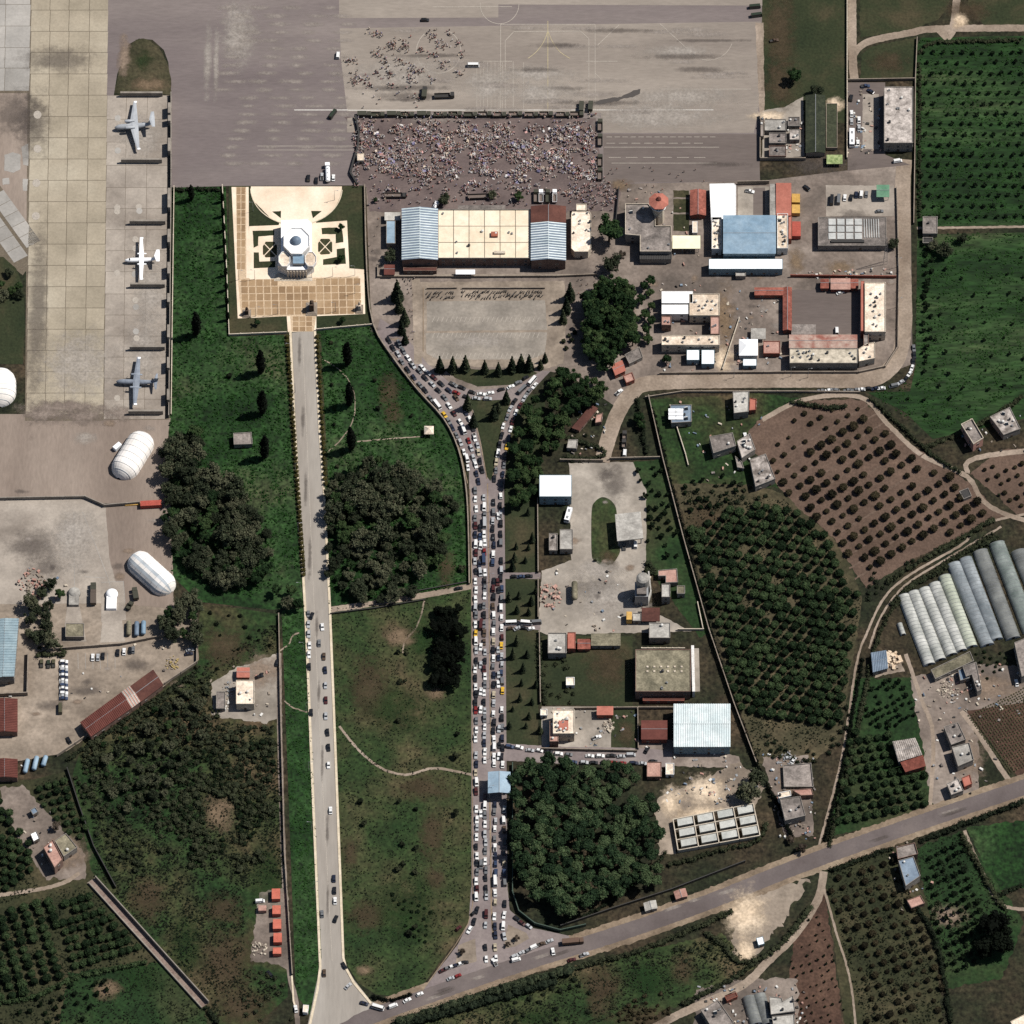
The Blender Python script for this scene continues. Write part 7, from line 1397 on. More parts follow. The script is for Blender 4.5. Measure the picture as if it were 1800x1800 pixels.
debris([[(1600, 1190), (1800, 1160), (1800, 1240), (1720, 1400), (1640, 1420)], [(1340, 1330), (1430, 1330), (1430, 1470), (1370, 1470)], [(1225, 1740), (1420, 1730), (1420, 1800), (1220, 1800)], [(1680, 720), (1800, 700), (1800, 800), (1690, 800)], [(370, 1170), (490, 1160), (490, 1270), (370, 1265)], [(20, 1380), (150, 1470), (150, 1545), (60, 1540)], [(0, 1140), (340, 1130), (280, 1210), (100, 1330), (0, 1380)], [(20, 990), (120, 1010), (110, 1140), (30, 1130)], [(1560, 1480), (1640, 1480), (1640, 1610), (1570, 1600)]], 55, 3)
# ------------------------------------------------------------------ posts
mb = MB(); mb.tube([(0, 0, 0, .14), (0, 0, 9, .07)], m_steel, 6); mb.hcyl((0, 0, 8.9), (1.6, 0, 9.1), .05, m_steel, 5); ME_POST = mb.build('pole', link_it=False); mb = MB(); mb.box(1.8, 0, 9.0, .8, .3, .14, m_steel); ME_LUM = mb.build('lantern', link_it=False)
for grp, lst, where in [('lamp posts of the plaza', [(420, 492), (448, 491), (548, 488), (585, 486), (624, 484), (624, 516), (450, 556), (488, 552), (590, 548), (445, 372), (588, 352)], 'on the cream plaza'), ('lamp posts of the long avenue', [(519, 690 + 0)] + [(510 + k * 4.7, 620 + k * 105) for k in range(10)], 'on the west side of the long avenue'), ('lamp posts of the jammed avenue', [(861, 900 + k * 62) for k in range(11)], 'on the median of the jammed avenue'), ('lamp posts of the dirt road', [(1577, 470), (1578, 540), (1390, 662), (1290, 664), (1420, 664)], 'beside the eastern dirt road')]:
    for k, (x, y) in enumerate(lst):
        a = g(x, y); o = link('lamp_post', ME_POST, None, (a[0], a[1], .1), PR.choice([0, 3.14])); tag(o, f'slim lamp post {where}, {nth(k + 1)} counted downwards', 'lamp post', grp); link('lantern', ME_LUM, o)
# lattice mast beside the barracks
x, y = g(1556, 462); ms = thing('lattice_mast', 'tall lattice mast above the red sheds of the parade yard', 'mast', (x, y, 0)); 
for sx in (-1, 1):
    for sy in (-1, 1): mb = MB(); mb.hcyl((x + sx, y + sy, 0), (x + sx * .2, y + sy * .2, 24), .08, m_steel, 5); mb.build('leg', ms, (x, y, 0))
for k in range(11):
    z = 1 + k * 2; r = 1 - .8 * z / 24; mb = MB(); mb.hcyl((x - r, y - r, z), (x + r, y - r, z + 2), .05, m_steel, 4); mb.hcyl((x + r, y + r, z), (x - r, y + r, z + 2), .05, m_steel, 4); mb.build('brace', ms, (x, y, 0))
# ------------------------------------------------------------------ vegetation
def leafm(name, a, b, c=None, **k): return M(name, [a, b] + ([c] if c else []), **{**dict(scale=.55, fine=1.6, fv=.35, rough=.9, rnd=.5, spec=.1, detail=2), **k})
l_grove = leafm('grove_leaves', (43, 50, 36), (63, 70, 52), (88, 90, 70)); l_pine = leafm('pine_needles', (34, 51, 33), (52, 71, 46), (75, 90, 61)); l_round = leafm('dense_leaves', (29, 47, 26), (43, 63, 35), (61, 77, 46))
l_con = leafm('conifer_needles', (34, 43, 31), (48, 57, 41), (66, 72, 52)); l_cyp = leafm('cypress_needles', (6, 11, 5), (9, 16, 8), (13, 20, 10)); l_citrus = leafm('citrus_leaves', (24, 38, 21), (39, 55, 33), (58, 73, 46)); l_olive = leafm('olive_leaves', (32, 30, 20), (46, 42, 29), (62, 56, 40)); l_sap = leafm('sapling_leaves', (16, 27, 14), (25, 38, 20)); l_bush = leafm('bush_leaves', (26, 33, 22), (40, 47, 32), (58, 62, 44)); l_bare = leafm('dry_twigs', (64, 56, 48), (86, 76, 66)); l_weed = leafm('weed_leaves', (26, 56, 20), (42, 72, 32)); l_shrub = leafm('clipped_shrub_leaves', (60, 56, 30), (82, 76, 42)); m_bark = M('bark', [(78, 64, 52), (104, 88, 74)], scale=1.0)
_ico = {}
def ico(n):
    if n not in _ico:
        bm = bmesh.new(); bmesh.ops.create_icosphere(bm, subdivisions=n, radius=1); _ico[n] = (np.array([v.co[:] for v in bm.verts]), [tuple(v.index for v in f.verts) for f in bm.faces]); bm.free()
    return _ico[n]
def clump_geo(clumps, leaf, per, seed, core=2, up=.25, ck=.74):
    """leafy clumps: an uneven core and many small leaf faces round it; returns vertices and faces"""
    rr = np.random.RandomState(seed); VV, FF, o = [], [], 0; bv, bf = ico(core)
    for (cx, cy, cz, rx, ry, rz) in clumps:
        q = np.array([ck + .3 * noise.noise((v[0] * 2.1 + cx, v[1] * 2.1 + cy, v[2] * 2.1 + cz + seed)) for v in bv])[:, None]
        VV.append(bv * q * [rx, ry, rz] + [cx, cy, cz]); FF += [tuple(i + o for i in f) for f in bf]; o += len(bv)
        n = int(per); d = rr.normal(size=(n, 3)); d /= np.linalg.norm(d, axis=1)[:, None]; d[:, 2] = np.where(d[:, 2] < -.35, -d[:, 2], d[:, 2])
        p = d * [rx, ry, rz] * rr.uniform(.72, 1.12, (n, 1)) + [cx, cy, cz]; nr = d + rr.normal(size=(n, 3)) * .75; nr[:, 2] += up; nr /= np.linalg.norm(nr, axis=1)[:, None]
        a = np.cross(nr, rr.normal(size=(n, 3))); a /= np.linalg.norm(a, axis=1)[:, None]; b = np.cross(nr, a); s = leaf * rr.uniform(.55, 1.35, (n, 1)); s2 = s * rr.uniform(.5, .9, (n, 1))
        Q = np.stack([p - a * s - b * s2 * .3, p + b * s2 - a * s * .1, p + a * s + b * s2 * .2, p - b * s2 + a * s * .15], 1).reshape(-1, 3); VV.append(Q)
        FF += [(o + 4 * i, o + 4 * i + 1, o + 4 * i + 2, o + 4 * i + 3) for i in range(n)]; o += 4 * n
    return np.concatenate(VV), FF
def crown_mesh(name, clumps, leaf, per, mat, seed, core=2, up=.25, ck=.74):
    V, F = clump_geo(clumps, leaf, per, seed, core, up, ck); return mesh(name, V.tolist(), F, mat)
def trunk_mesh(name, h, r, limbs, seed):
    rr = random.Random(seed); mb = MB(); mb.tube([(0, 0, 0, r * 1.3), (0, 0, h * .3, r), (rr.uniform(-.2, .2), rr.uniform(-.2, .2), h * .75, r * .7), (0, 0, h, r * .35)], m_bark, 7)
    for k in range(limbs):
        a = rr.uniform(0, 6.28); z = h * rr.uniform(.45, .8); L = h * rr.uniform(.16, .26); mb.hcyl((0, 0, z), (L * math.cos(a), L * math.sin(a), z + L * .6), r * .35, m_bark, 5)
    return mb.build(name, link_it=False)
def broad(h, R, n, rr, flat_=.6, low=.45):
    out = [(0, 0, h * .72, R * .6, R * .6, h * .24)]
    for k in range(n):
        a = rr.uniform(0, 6.28); d = R * rr.uniform(.3, .82); r = R * rr.uniform(.2, .38); out.append((d * math.cos(a), d * math.sin(a), h * rr.uniform(low, .9) - .12 * d, r, r, r * flat_ + .4))
    return out
def cone_clumps(h, R, rr, layers=8, z0=1.0, pw=1.0):
    out = []
    for k in range(layers):
        t = k / (layers - 1); z = z0 + (h - z0) * t; r = R * (1 - t) ** pw + .25; m = max(3, int(7 * (1 - t)) + 1) if r > .8 else 1
        for j in range(m):
            a = 6.28 * j / m + k + rr.uniform(-.3, .3); d = r * .55 if m > 1 else 0; out.append((d * math.cos(a), d * math.sin(a), z - .15 * r, r * .55 + .15, r * .55 + .15, (h - z0) / layers * .75))
    return out
SP = {}
def dome(h, R, n, rr):
    return [(0, 0, h * .5, R * .84, R * .84, h * .5)] + [(R * .48 * math.cos(6.28 * k / n), R * .48 * math.sin(6.28 * k / n), h * rr.uniform(.42, .66), R * rr.uniform(.38, .5), R * rr.uniform(.38, .5), h * .3) for k in range(n)]
def species(key, n, fn, leaf, per, mat, trunk, core=2, up=.25, ck=.74):
    SP[key] = []
    for i in range(n):
        rr = random.Random(hash(key) % 97 * 0 + sum(map(ord, key)) * 13 + i); SP[key].append((crown_mesh(key + '_crown', fn(rr), leaf, per, mat, sum(map(ord, key)) + i * 7, core, up, ck), trunk_mesh(key + '_trunk', *trunk, i)))
species('grove', 6, lambda r: broad(12, 6.6, 30, r, .7, .4)[1:] + [(0, 0, 7, 3, 3, 3)], .5, 62, l_grove, (9.5, .42, 7), 1, .25, .5); species('wood_pine', 6, lambda r: [(0, 0, 7.6, 3.5, 3.5, 2.9)] + [(2.3 * math.cos(.7 * k) * (.55 + .45 * (k % 2)), 2.3 * math.sin(.7 * k) * (.55 + .45 * (k % 2)), r.uniform(7.4, 9.4) - .5 * (k % 2), r.uniform(1.2, 1.9), r.uniform(1.2, 1.9), 1.3) for k in range(9)], .4, 95, l_pine, (9, .3, 4)); species('dense', 6, lambda r: [(0, 0, 7, 3.4, 3.4, 3)] + broad(10.5, 4.6, 16, r, .75, .55)[1:], .42, 95, l_round, (8, .35, 4))
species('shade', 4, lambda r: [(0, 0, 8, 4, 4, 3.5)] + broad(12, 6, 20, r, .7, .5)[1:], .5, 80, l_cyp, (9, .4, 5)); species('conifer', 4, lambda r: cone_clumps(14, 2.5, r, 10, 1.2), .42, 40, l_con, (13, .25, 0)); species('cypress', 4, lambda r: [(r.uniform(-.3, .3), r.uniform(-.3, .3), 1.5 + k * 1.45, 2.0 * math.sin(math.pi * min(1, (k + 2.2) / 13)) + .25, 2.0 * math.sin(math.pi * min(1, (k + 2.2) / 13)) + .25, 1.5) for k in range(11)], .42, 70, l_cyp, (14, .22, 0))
species('citrus', 6, lambda r: dome(3.6, 2.5, 7, r), .3, 60, l_citrus, (2.4, .13, 3)); species('olive', 6, lambda r: dome(3.4, 2.5, 7, r), .3, 60, l_olive, (2.2, .16, 3)); species('sapling', 4, lambda r: broad(2.4, 1.5, 5, r, .9, .4), .3, 40, l_sap, (1.6, .07, 2)); species('bare', 3, lambda r: broad(7, 3.6, 12, r, .7, .4), .22, 60, l_bare, (6, .22, 9), 1)
species('shrub', 3, lambda r: [(0, 0, .7, .95, .95, .8)] + [(r.uniform(-.4, .4), r.uniform(-.4, .4), .9, .5, .5, .5) for _ in range(3)], .25, 45, l_shrub, (.5, .06, 0)); species('bush', 5, lambda r: broad(2.6, 1.9, 6, r, .8, .35), .36, 50, l_bush, (1.2, .1, 2))
SZ = dict(shade=12, grove=12, wood_pine=11, dense=10.5, conifer=14, cypress=17, citrus=3.6, olive=3.4, sapling=2.4, bare=7, shrub=1.5, bush=2.6)
TN = dict(shade='dark_tree', grove='broadleaf_tree', wood_pine='pine_tree', dense='leafy_tree', conifer='conifer', cypress='cypress_tree', citrus='citrus_tree', olive='olive_tree', sapling='sapling', bare='bare_tree', shrub='clipped_shrub', bush='bush')
TR_ = random.Random(8)
def tree(key, px, py, label, group=None, scale=1.0, at=.5, zs=1.0):
    """px, py: where the crown's middle (share `at` of its height) shows"""
    cm, tm = TR_.choice(SP[key if key != 'grove' or TR_.random() > .22 else 'dense']); x, y = g(px, py, SZ[key] * scale * zs * at); o = link(TN[key], None, None, (x, y, .02), TR_.uniform(0, 6.28), (scale, scale, scale * zs)); o.empty_display_size = .3
    tag(o, label, 'shrub' if key in ('shrub', 'bush') else 'tree', group); link('crown', cm, o); link('trunk', tm, o); return o
def small(key, px, py, label, group=None, scale=1.0, at=.45, name=None):
    cm, tm = TR_.choice(SP[key]); x, y = g(px, py, SZ[key] * scale * at); o = link(name or TN[key], cm, None, (x, y, .02), TR_.uniform(0, 6.28), (scale, scale, scale * TR_.uniform(.85, 1.15)))
    tag(o, label, 'shrub' if key in ('shrub', 'bush') else 'tree', group); link('trunk', tm, o); return o
def wood(key, poly, spacing, what, group, smin=.8, smax=1.2, avoid=(), at=.62):
    poly = roughen(poly, 5, 12, len(poly)); pts = sorted([q for q in scatter(poly, spacing, TR_, 40, avoid) if key != 'grove' or noise.noise((q[0] * .045, q[1] * .045, 4)) > -.6], key=lambda p: p[1])
    for k, (x, y) in enumerate(pts): tree(key, x, y, f'{what}, {nth(k + 1)} from the top', group, smin + (smax - smin) * TR_.random() ** (1.5 if key == 'grove' else .7), at, TR_.uniform(.85, 1.25))
    return len(pts)
nt = 0
nt += wood('grove', [(300, 764), (345, 756), (356, 800), (334, 836), (384, 834), (420, 860), (440, 905), (474, 930), (480, 985), (458, 1020), (420, 1036), (380, 1026), (340, 1008), (318, 975), (290, 920), (286, 870), (304, 830), (284, 800)], 15.5, 'broad dark tree of the grove west of the long avenue', 'trees of the western grove', .48, 1.08)
nt += wood('grove', [(572, 860), (600, 826), (640, 815), (668, 805), (700, 818), (730, 838), (770, 860), (800, 890), (792, 940), (770, 985), (740, 1005), (722, 1040), (690, 1050), (640, 1055), (600, 1048), (578, 1010), (575, 930)], 15.5, 'broad dark tree of the grove on the green field', 'trees of the field grove', .42, .98)
nt += wood('wood_pine', [(906, 1345), (990, 1340), (1050, 1350), (1070, 1385), (1090, 1420), (1140, 1430), (1160, 1460), (1150, 1510), (1160, 1545), (1120, 1562), (1060, 1578), (1005, 1604), (965, 1598), (930, 1560), (906, 1548)], 15.5, 'round-crowned pine of the wood beside the junction', 'pines of the junction wood', .72, 1.12)
nt += wood('dense', [(1030, 520), (1060, 498), (1100, 492), (1110, 520), (1118, 560), (1112, 600), (1090, 620), (1060, 640), (1030, 632), (1022, 600), (1038, 560)], 12.5, 'leafy tree of the clump east of the car park', 'trees east of the car park', .7, 1.12)
nt += wood('dense', [(962, 672), (1000, 650), (1050, 660), (1062, 690), (1040, 700), (1000, 720), (985, 770), (950, 810), (940, 850), (930, 880), (900, 890), (898, 820), (912, 750), (935, 700)], 16, 'leafy tree of the belt beside the eastern carriageway', 'trees beside the eastern carriageway', .5, 1.05)
nt += wood('dense', [(1126, 492), (1144, 490), (1146, 540), (1148, 590), (1136, 598), (1130, 545)], 13, 'slim leafy tree in the row by the white stores', 'trees by the white stores', .45, .65)
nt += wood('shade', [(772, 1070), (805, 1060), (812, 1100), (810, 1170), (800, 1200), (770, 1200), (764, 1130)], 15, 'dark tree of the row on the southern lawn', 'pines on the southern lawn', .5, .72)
nt += wood('grove', [(165, 1308), (250, 1262), (340, 1205), (372, 1270), (330, 1320), (290, 1400), (220, 1420), (165, 1370)], 19, 'low dark tree in the scrub below the diagonal sheds', 'trees of the western scrub', .3, .6)
nt += wood('grove', [(46, 1060), (80, 1018), (114, 1020), (116, 1040), (96, 1080), (100, 1120), (84, 1140), (52, 1130)], 17, 'dark tree among the scrap on the western hardstand', 'trees on the western hardstand', .5, .75)
nt += wood('grove', [(300, 1062), (340, 1050), (360, 1080), (345, 1130), (310, 1120), (284, 1110)], 17, 'dark tree in the corner of the vehicle park', 'trees of the vehicle park', .55, .8)
nt += wood('grove', [(478, 1038), (520, 1020), (528, 1060), (498, 1066)], 16, 'dark tree at the kerb by the shaded avenue stretch', 'trees at the shaded kerb', .5, .7)
nt += wood('grove', [(0, 470), (18, 476), (36, 500), (34, 522), (0, 518)], 14, 'dark tree on the grass west of the taxiway', 'trees west of the taxiway', .45, .65)
nt += wood('wood_pine', [(1060, 1340), (1110, 1345), (1120, 1380), (1090, 1400), (1065, 1380)], 18, 'pine at the upper corner of the junction wood', 'pines of the upper corner', .8, 1.0)
nt += wood('wood_pine', [(1105, 1410), (1145, 1400), (1150, 1430), (1110, 1440)], 18, 'pine beside the sandy wasteland', 'pines of the wasteland', .75, .95)
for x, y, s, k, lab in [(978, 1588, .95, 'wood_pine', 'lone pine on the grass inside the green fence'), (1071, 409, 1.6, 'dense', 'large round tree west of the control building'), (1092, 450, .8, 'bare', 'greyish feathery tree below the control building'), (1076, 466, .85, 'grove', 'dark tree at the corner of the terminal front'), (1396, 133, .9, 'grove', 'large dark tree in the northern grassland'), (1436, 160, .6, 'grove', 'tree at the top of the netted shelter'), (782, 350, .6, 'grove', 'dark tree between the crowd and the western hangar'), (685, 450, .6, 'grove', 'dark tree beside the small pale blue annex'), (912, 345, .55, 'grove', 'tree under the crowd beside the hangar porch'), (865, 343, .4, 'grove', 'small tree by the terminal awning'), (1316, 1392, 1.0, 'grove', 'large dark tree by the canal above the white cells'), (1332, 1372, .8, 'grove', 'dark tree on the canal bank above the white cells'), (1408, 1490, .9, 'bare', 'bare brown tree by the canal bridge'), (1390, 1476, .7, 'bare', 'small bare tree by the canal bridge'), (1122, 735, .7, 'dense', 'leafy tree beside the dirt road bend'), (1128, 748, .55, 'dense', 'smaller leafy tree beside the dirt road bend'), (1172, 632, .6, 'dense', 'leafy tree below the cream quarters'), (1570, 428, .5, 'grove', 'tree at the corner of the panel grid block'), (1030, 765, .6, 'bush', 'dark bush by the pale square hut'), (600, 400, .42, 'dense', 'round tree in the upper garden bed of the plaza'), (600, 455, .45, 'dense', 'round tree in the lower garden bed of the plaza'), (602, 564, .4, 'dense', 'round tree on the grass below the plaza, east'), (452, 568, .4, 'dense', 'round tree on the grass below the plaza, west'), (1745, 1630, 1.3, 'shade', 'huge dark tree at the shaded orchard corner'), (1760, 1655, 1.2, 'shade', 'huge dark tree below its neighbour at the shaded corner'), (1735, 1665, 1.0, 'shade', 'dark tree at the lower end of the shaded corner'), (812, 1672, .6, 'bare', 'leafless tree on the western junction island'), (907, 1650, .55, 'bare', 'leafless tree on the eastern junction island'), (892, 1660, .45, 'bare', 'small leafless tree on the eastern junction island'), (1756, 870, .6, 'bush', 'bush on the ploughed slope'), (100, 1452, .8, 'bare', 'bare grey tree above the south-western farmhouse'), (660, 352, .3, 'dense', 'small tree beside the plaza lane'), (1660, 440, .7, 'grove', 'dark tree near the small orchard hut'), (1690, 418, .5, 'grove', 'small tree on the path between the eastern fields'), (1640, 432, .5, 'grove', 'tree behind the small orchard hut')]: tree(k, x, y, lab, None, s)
for k, (x, y) in enumerate([(773, 640), (796, 640), (818, 638), (852, 644), (876, 648), (900, 640), (916, 636), (930, 637)]): tree('conifer', x, y, f'pointed conifer on the lower edge of the car park, {nth(k + 1)} from the west', 'conifers below the car park', .95 if k not in (3, 4) else .78, .5)
for k, (x, y, s) in enumerate(sorted([(698, 510, 1.25), (702, 535, .9), (711, 556, 1.0), (712, 594, .7), (1002, 512, 1.05), (996, 536, .95), (990, 556, .8), (822, 706, .95), (890, 697, .8), (832, 738, .85), (868, 724, .9), (876, 716, .7), (706, 575, .8), (950, 640, .6), (958, 628, .6)], key=lambda q: q[1])): tree('conifer', x, y, f"pointed conifer {('west of the car park', 'east of the car park', 'on the traffic island')[0 if x < 720 else 2 if 600 < y and x < 895 and x > 800 else 1]}, {nth(k + 1)} of the scattered conifers downwards", 'conifers round the car park', s, .5)
for k, (x, y) in enumerate([(610, 620), (614, 692), (617, 770), (458, 634), (461, 706), (465, 784), (345, 568), (336, 338)]): tree('cypress', x, y, f"tall dark cypress {('on the field east', 'on the field west')[x < 520]} of the long avenue, {nth(k % 3 + 1 if k < 6 else k - 2)} from the top", 'tall field cypresses', 1.25 if k < 7 else .8, .55)
for k in range(9): tree('cypress', 391 + k * 1.1, 347 + k * 26, f'slim cypress along the plaza wall, {nth(k + 1)} from the top', 'cypresses of the plaza wall', .5, .5)
for k, (x, y) in enumerate([(1000, 590), (1005, 598), (996, 612), (990, 600), (1010, 585)]): small('bush', x, y, f'dry bush beside the eastern car park path, {nth(k + 1)} listed', None, .8)
# clipped shrubs along the long avenue
for side, (xa, ya, xb, yb, n) in (('west', (505, 592, 534, 1010, 54)), ('east', (557.5, 592, 572, 850, 30))):
    for k in range(n):
        t = k / (n - 1); small('shrub', xa + (xb - xa) * t, ya + (yb - ya) * t, f'clipped shrub on the {side} side of the long avenue, {nth(k + 1)} from the plaza', 'clipped avenue shrubs', 1.3)
for k, (x, y, s) in enumerate(sorted([(582, 602, .7), (584, 676, .7), (588, 746, .7), (593, 820, .7), (660, 668, .8), (664, 718, .9), (724, 731, .7), (700, 1146, .9), (715, 1148, .8), (704, 1198, 1.0), (712, 1197, .7), (700, 1266, 1.0), (803, 1330, 1.3), (634, 1408, 1.0), (702, 1409, 1.0), (731, 1422, .8), (801, 1428, 1.2), (641, 1448, 1.1), (706, 1484, 1.0), (731, 1491, .9), (700, 1528, 1.3), (730, 1533, 1.0), (710, 1520, 1.0), (718, 1640, 1.2), (730, 1630, 1.1), (805, 1290, .8), (404, 660, 1.0), (812, 1000, 1.2), (1046, 985, .6)], key=lambda q: q[1])): small('bush', x, y, f'round bush dotted on the lawns beside the avenues, {nth(k + 1)} from the top', 'bushes dotted on the lawns', s)
def grow(key, where, poly, o, a, b, smin, smax, group, jit=1.2, drop=.04, na=60, nb=60, count=300, name=None):
    """trees of an orchard on a slanted grid: o + i*a + j*b inside poly"""
    n = 0; pts = []
    for j in range(-nb, nb):
        for i in range(-na, na):
            x, y = o[0] + i * a[0] + j * b[0], o[1] + i * a[1] + j * b[1]
            if -14 < x < 1814 and -14 < y < 1814 and inside(x, y, poly) and TR_.random() > drop: pts.append((j, i, x, y))
    j0 = min(p[0] for p in pts); rows = {}
    for j, i, x, y in pts[:count]:
        rows[j] = rows.get(j, 0) + 1; small(key, x + TR_.uniform(-jit, jit), y + TR_.uniform(-jit, jit), f'{where}, {nth(rows[j])} tree of the {nth(j - j0 + 1)} row', group, TR_.uniform(smin, smax), name=name); n += 1
    return n
brown = [(1330, 800), (1365, 770), (1440, 735), (1512, 712), (1600, 790), (1690, 845), (1755, 905), (1600, 975), (1525, 1020), (1495, 985), (1470, 940), (1395, 880), (1372, 855)]
cnts = [grow('olive', 'rounded tree of the brown-soil orchard', [(1368, 850), (1420, 790), (1515, 730), (1600, 795), (1690, 850), (1745, 905), (1600, 970), (1525, 1015), (1495, 985), (1470, 940), (1395, 880)], (1500, 748), (-18.8, 11.5), (9.5, 18.5), .66, 1.15, 'brown-soil orchard trees', .9, .05),
 grow('olive', 'sapling-sized tree at the top of the brown-soil orchard', [(1345, 775), (1430, 712), (1512, 712), (1510, 728), (1420, 786), (1368, 845)], (1500, 748), (-18.8, 11.5), (9.5, 18.5), .42, .7, 'brown-soil orchard saplings'),
 grow('citrus', 'round tree of the dense orchard along the canal', [(1210, 930), (1290, 890), (1340, 880), (1395, 885), (1470, 960), (1508, 1050), (1470, 1300), (1420, 1325), (1330, 1310), (1290, 1220), (1245, 1060)], (1360, 1050), (17.6, 3.2), (6.5, 16.8), .85, 1.32, 'dense canal orchard trees', 1.5, .02),
 grow('citrus', 'round tree of the orchard between canal and grey-red house', [(1486, 1310), (1500, 1282), (1570, 1290), (1582, 1350), (1628, 1360), (1632, 1412), (1560, 1440), (1466, 1462)], (1540, 1380), (17, -3.5), (6, 15.5), .85, 1.1, 'canal corner orchard trees', .6, .02, name='fruit_tree'),
 grow('sapling', 'young tree of the green plot above the canal orchard', [(1530, 1200), (1592, 1190), (1612, 1270), (1570, 1285), (1505, 1270)], (1560, 1240), (11, -6), (5, 11), .7, 1.1, 'green plot saplings', 2.0, .15),
 grow('olive', 'spreading tree of the orchard south of the main road', [(1455, 1545), (1570, 1505), (1596, 1570), (1640, 1640), (1670, 1814), (1530, 1814)], (1540, 1600), (19.5, -6), (6.4, 17), .48, .92, 'southern orchard trees', 1.3, .08),
 grow('sapling', 'young tree of the green orchard by the shaded corner', [(1622, 1500), (1690, 1475), (1720, 1560), (1745, 1610), (1735, 1690), (1670, 1720), (1640, 1640), (1630, 1560)], (1690, 1600), (14, -7), (6, 14), .8, 1.3, 'green orchard trees', 1.0, .06),
 grow('sapling', 'young tree of the green north-eastern field', [(1622, 82), (1814, 74), (1814, 386), (1620, 390)], (1700, 200), (17.3, 0), (7, 18), .65, 1.0, 'north-eastern field saplings', 1.5, .05, count=240, name='young_fruit_tree'),
 grow('citrus', 'large tree of the south-western orchard columns', [(-14, 1610), (60, 1580), (92, 1570), (112, 1690), (112, 1712), (50, 1745), (-14, 1760)], (60, 1650), (22, -5), (4.5, 14), .9, 1.25, 'south-western column trees', 1.0, .04, name='fruit_tree'),
 grow('citrus', 'tree of the close south-western orchard rows', [(104, 1578), (150, 1562), (206, 1622), (258, 1676), (200, 1690), (136, 1706), (120, 1690)], (160, 1640), (13.5, -4), (4.5, 15), .78, 1.1, 'south-western row trees', 1.0, .04, name='fruit_tree'),
 grow('citrus', 'round tree of the orchard above the farmhouse track', [(-14, 1400), (14, 1420), (48, 1480), (70, 1530), (20, 1560), (-14, 1575)], (20, 1490), (15, 4), (1, 15), .8, 1.05, 'farmhouse track orchard trees', 1.5, .05, name='fruit_tree'),
 grow('citrus', 'round tree of the orchard below the western sheds', [(52, 1385), (118, 1362), (150, 1450), (160, 1510), (132, 1478), (100, 1440)], (110, 1420), (14, -4), (4, 14), .65, .9, 'western shed orchard trees', 1.5, .05, name='fruit_tree'),
 grow('sapling', 'small tree of the red-soil plot by the frame edge', [(1395, 1660), (1440, 1590), (1500, 1814), (1370, 1814)], (1440, 1700), (13, -5), (5, 13), .35, .6, 'red-soil plot saplings', 2, .2),
 grow('olive', 'small tree of the ploughed slope east of the track', [(1712, 838), (1760, 798), (1814, 784), (1814, 900), (1792, 898)], (1760, 850), (15, -7), (7, 15), .45, .65, 'slope saplings', 1.5, .1),
 grow('sapling', 'shrub in the garden beside the concrete yard', [(1118, 820), (1164, 815), (1196, 930), (1190, 990), (1140, 960)], (1150, 880), (15, 4), (4, 16), .8, 1.3, 'yard garden shrubs', 4, .35),
 grow('sapling', 'young tree of the plot below the slanting grey house', [(1185, 850), (1290, 830), (1310, 870), (1215, 915)], (1240, 860), (16, -4), (4, 15), .8, 1.3, 'slanting house plot trees', 3, .25),
 grow('sapling', 'young tree of the lowest south-western plot', [(20, 1770), (130, 1725), (220, 1720), (150, 1790), (60, 1814)], (90, 1760), (19, -7), (6, 15), .9, 1.3, 'lowest plot trees', 3, .2),
 grow('conifer', 'small conifer on the verge east of the jammed avenue', [(892, 905), (940, 890), (942, 1006), (892, 1004)], (915, 940), (22, 6), (-6, 19), .36, .62, 'verge conifers', 4, .25), grow('conifer', 'small conifer on the middle verge of the jammed avenue', [(894, 1022), (942, 1022), (942, 1086), (894, 1086)], (915, 1050), (20, 5), (-6, 19), .36, .6, 'middle verge conifers', 4, .2), grow('conifer', 'small conifer on the lower verge of the jammed avenue', [(894, 1114), (944, 1114), (946, 1300), (894, 1300)], (915, 1200), (24, 5), (-6, 24), .36, .62, 'lower verge conifers', 5, .25)]
print('orchard counts', cnts, 'wood trees', nt)
for k, (x, y) in enumerate([(1626, 430 + j * 17) for j in range(14)] + [(1632 + 5 * math.sin(j), 440 + j * 17) for j in range(12)]): small('sapling', x + TR_.uniform(-3, 3), y + TR_.uniform(-4, 4), f'sapling along the track edge of the eastern field, {nth(k + 1)} listed downwards', 'eastern field edge saplings', TR_.uniform(.8, 1.2))
for k, (x, y) in enumerate(scatter([(1650, 470), (1800, 440), (1800, 680), (1640, 745), (1560, 700), (1640, 660)], 26, TR_)): small('sapling', x, y, f'lone small sapling out on the eastern field, {nth(k + 1)} listed', 'lone eastern field saplings', TR_.uniform(.5, .9))
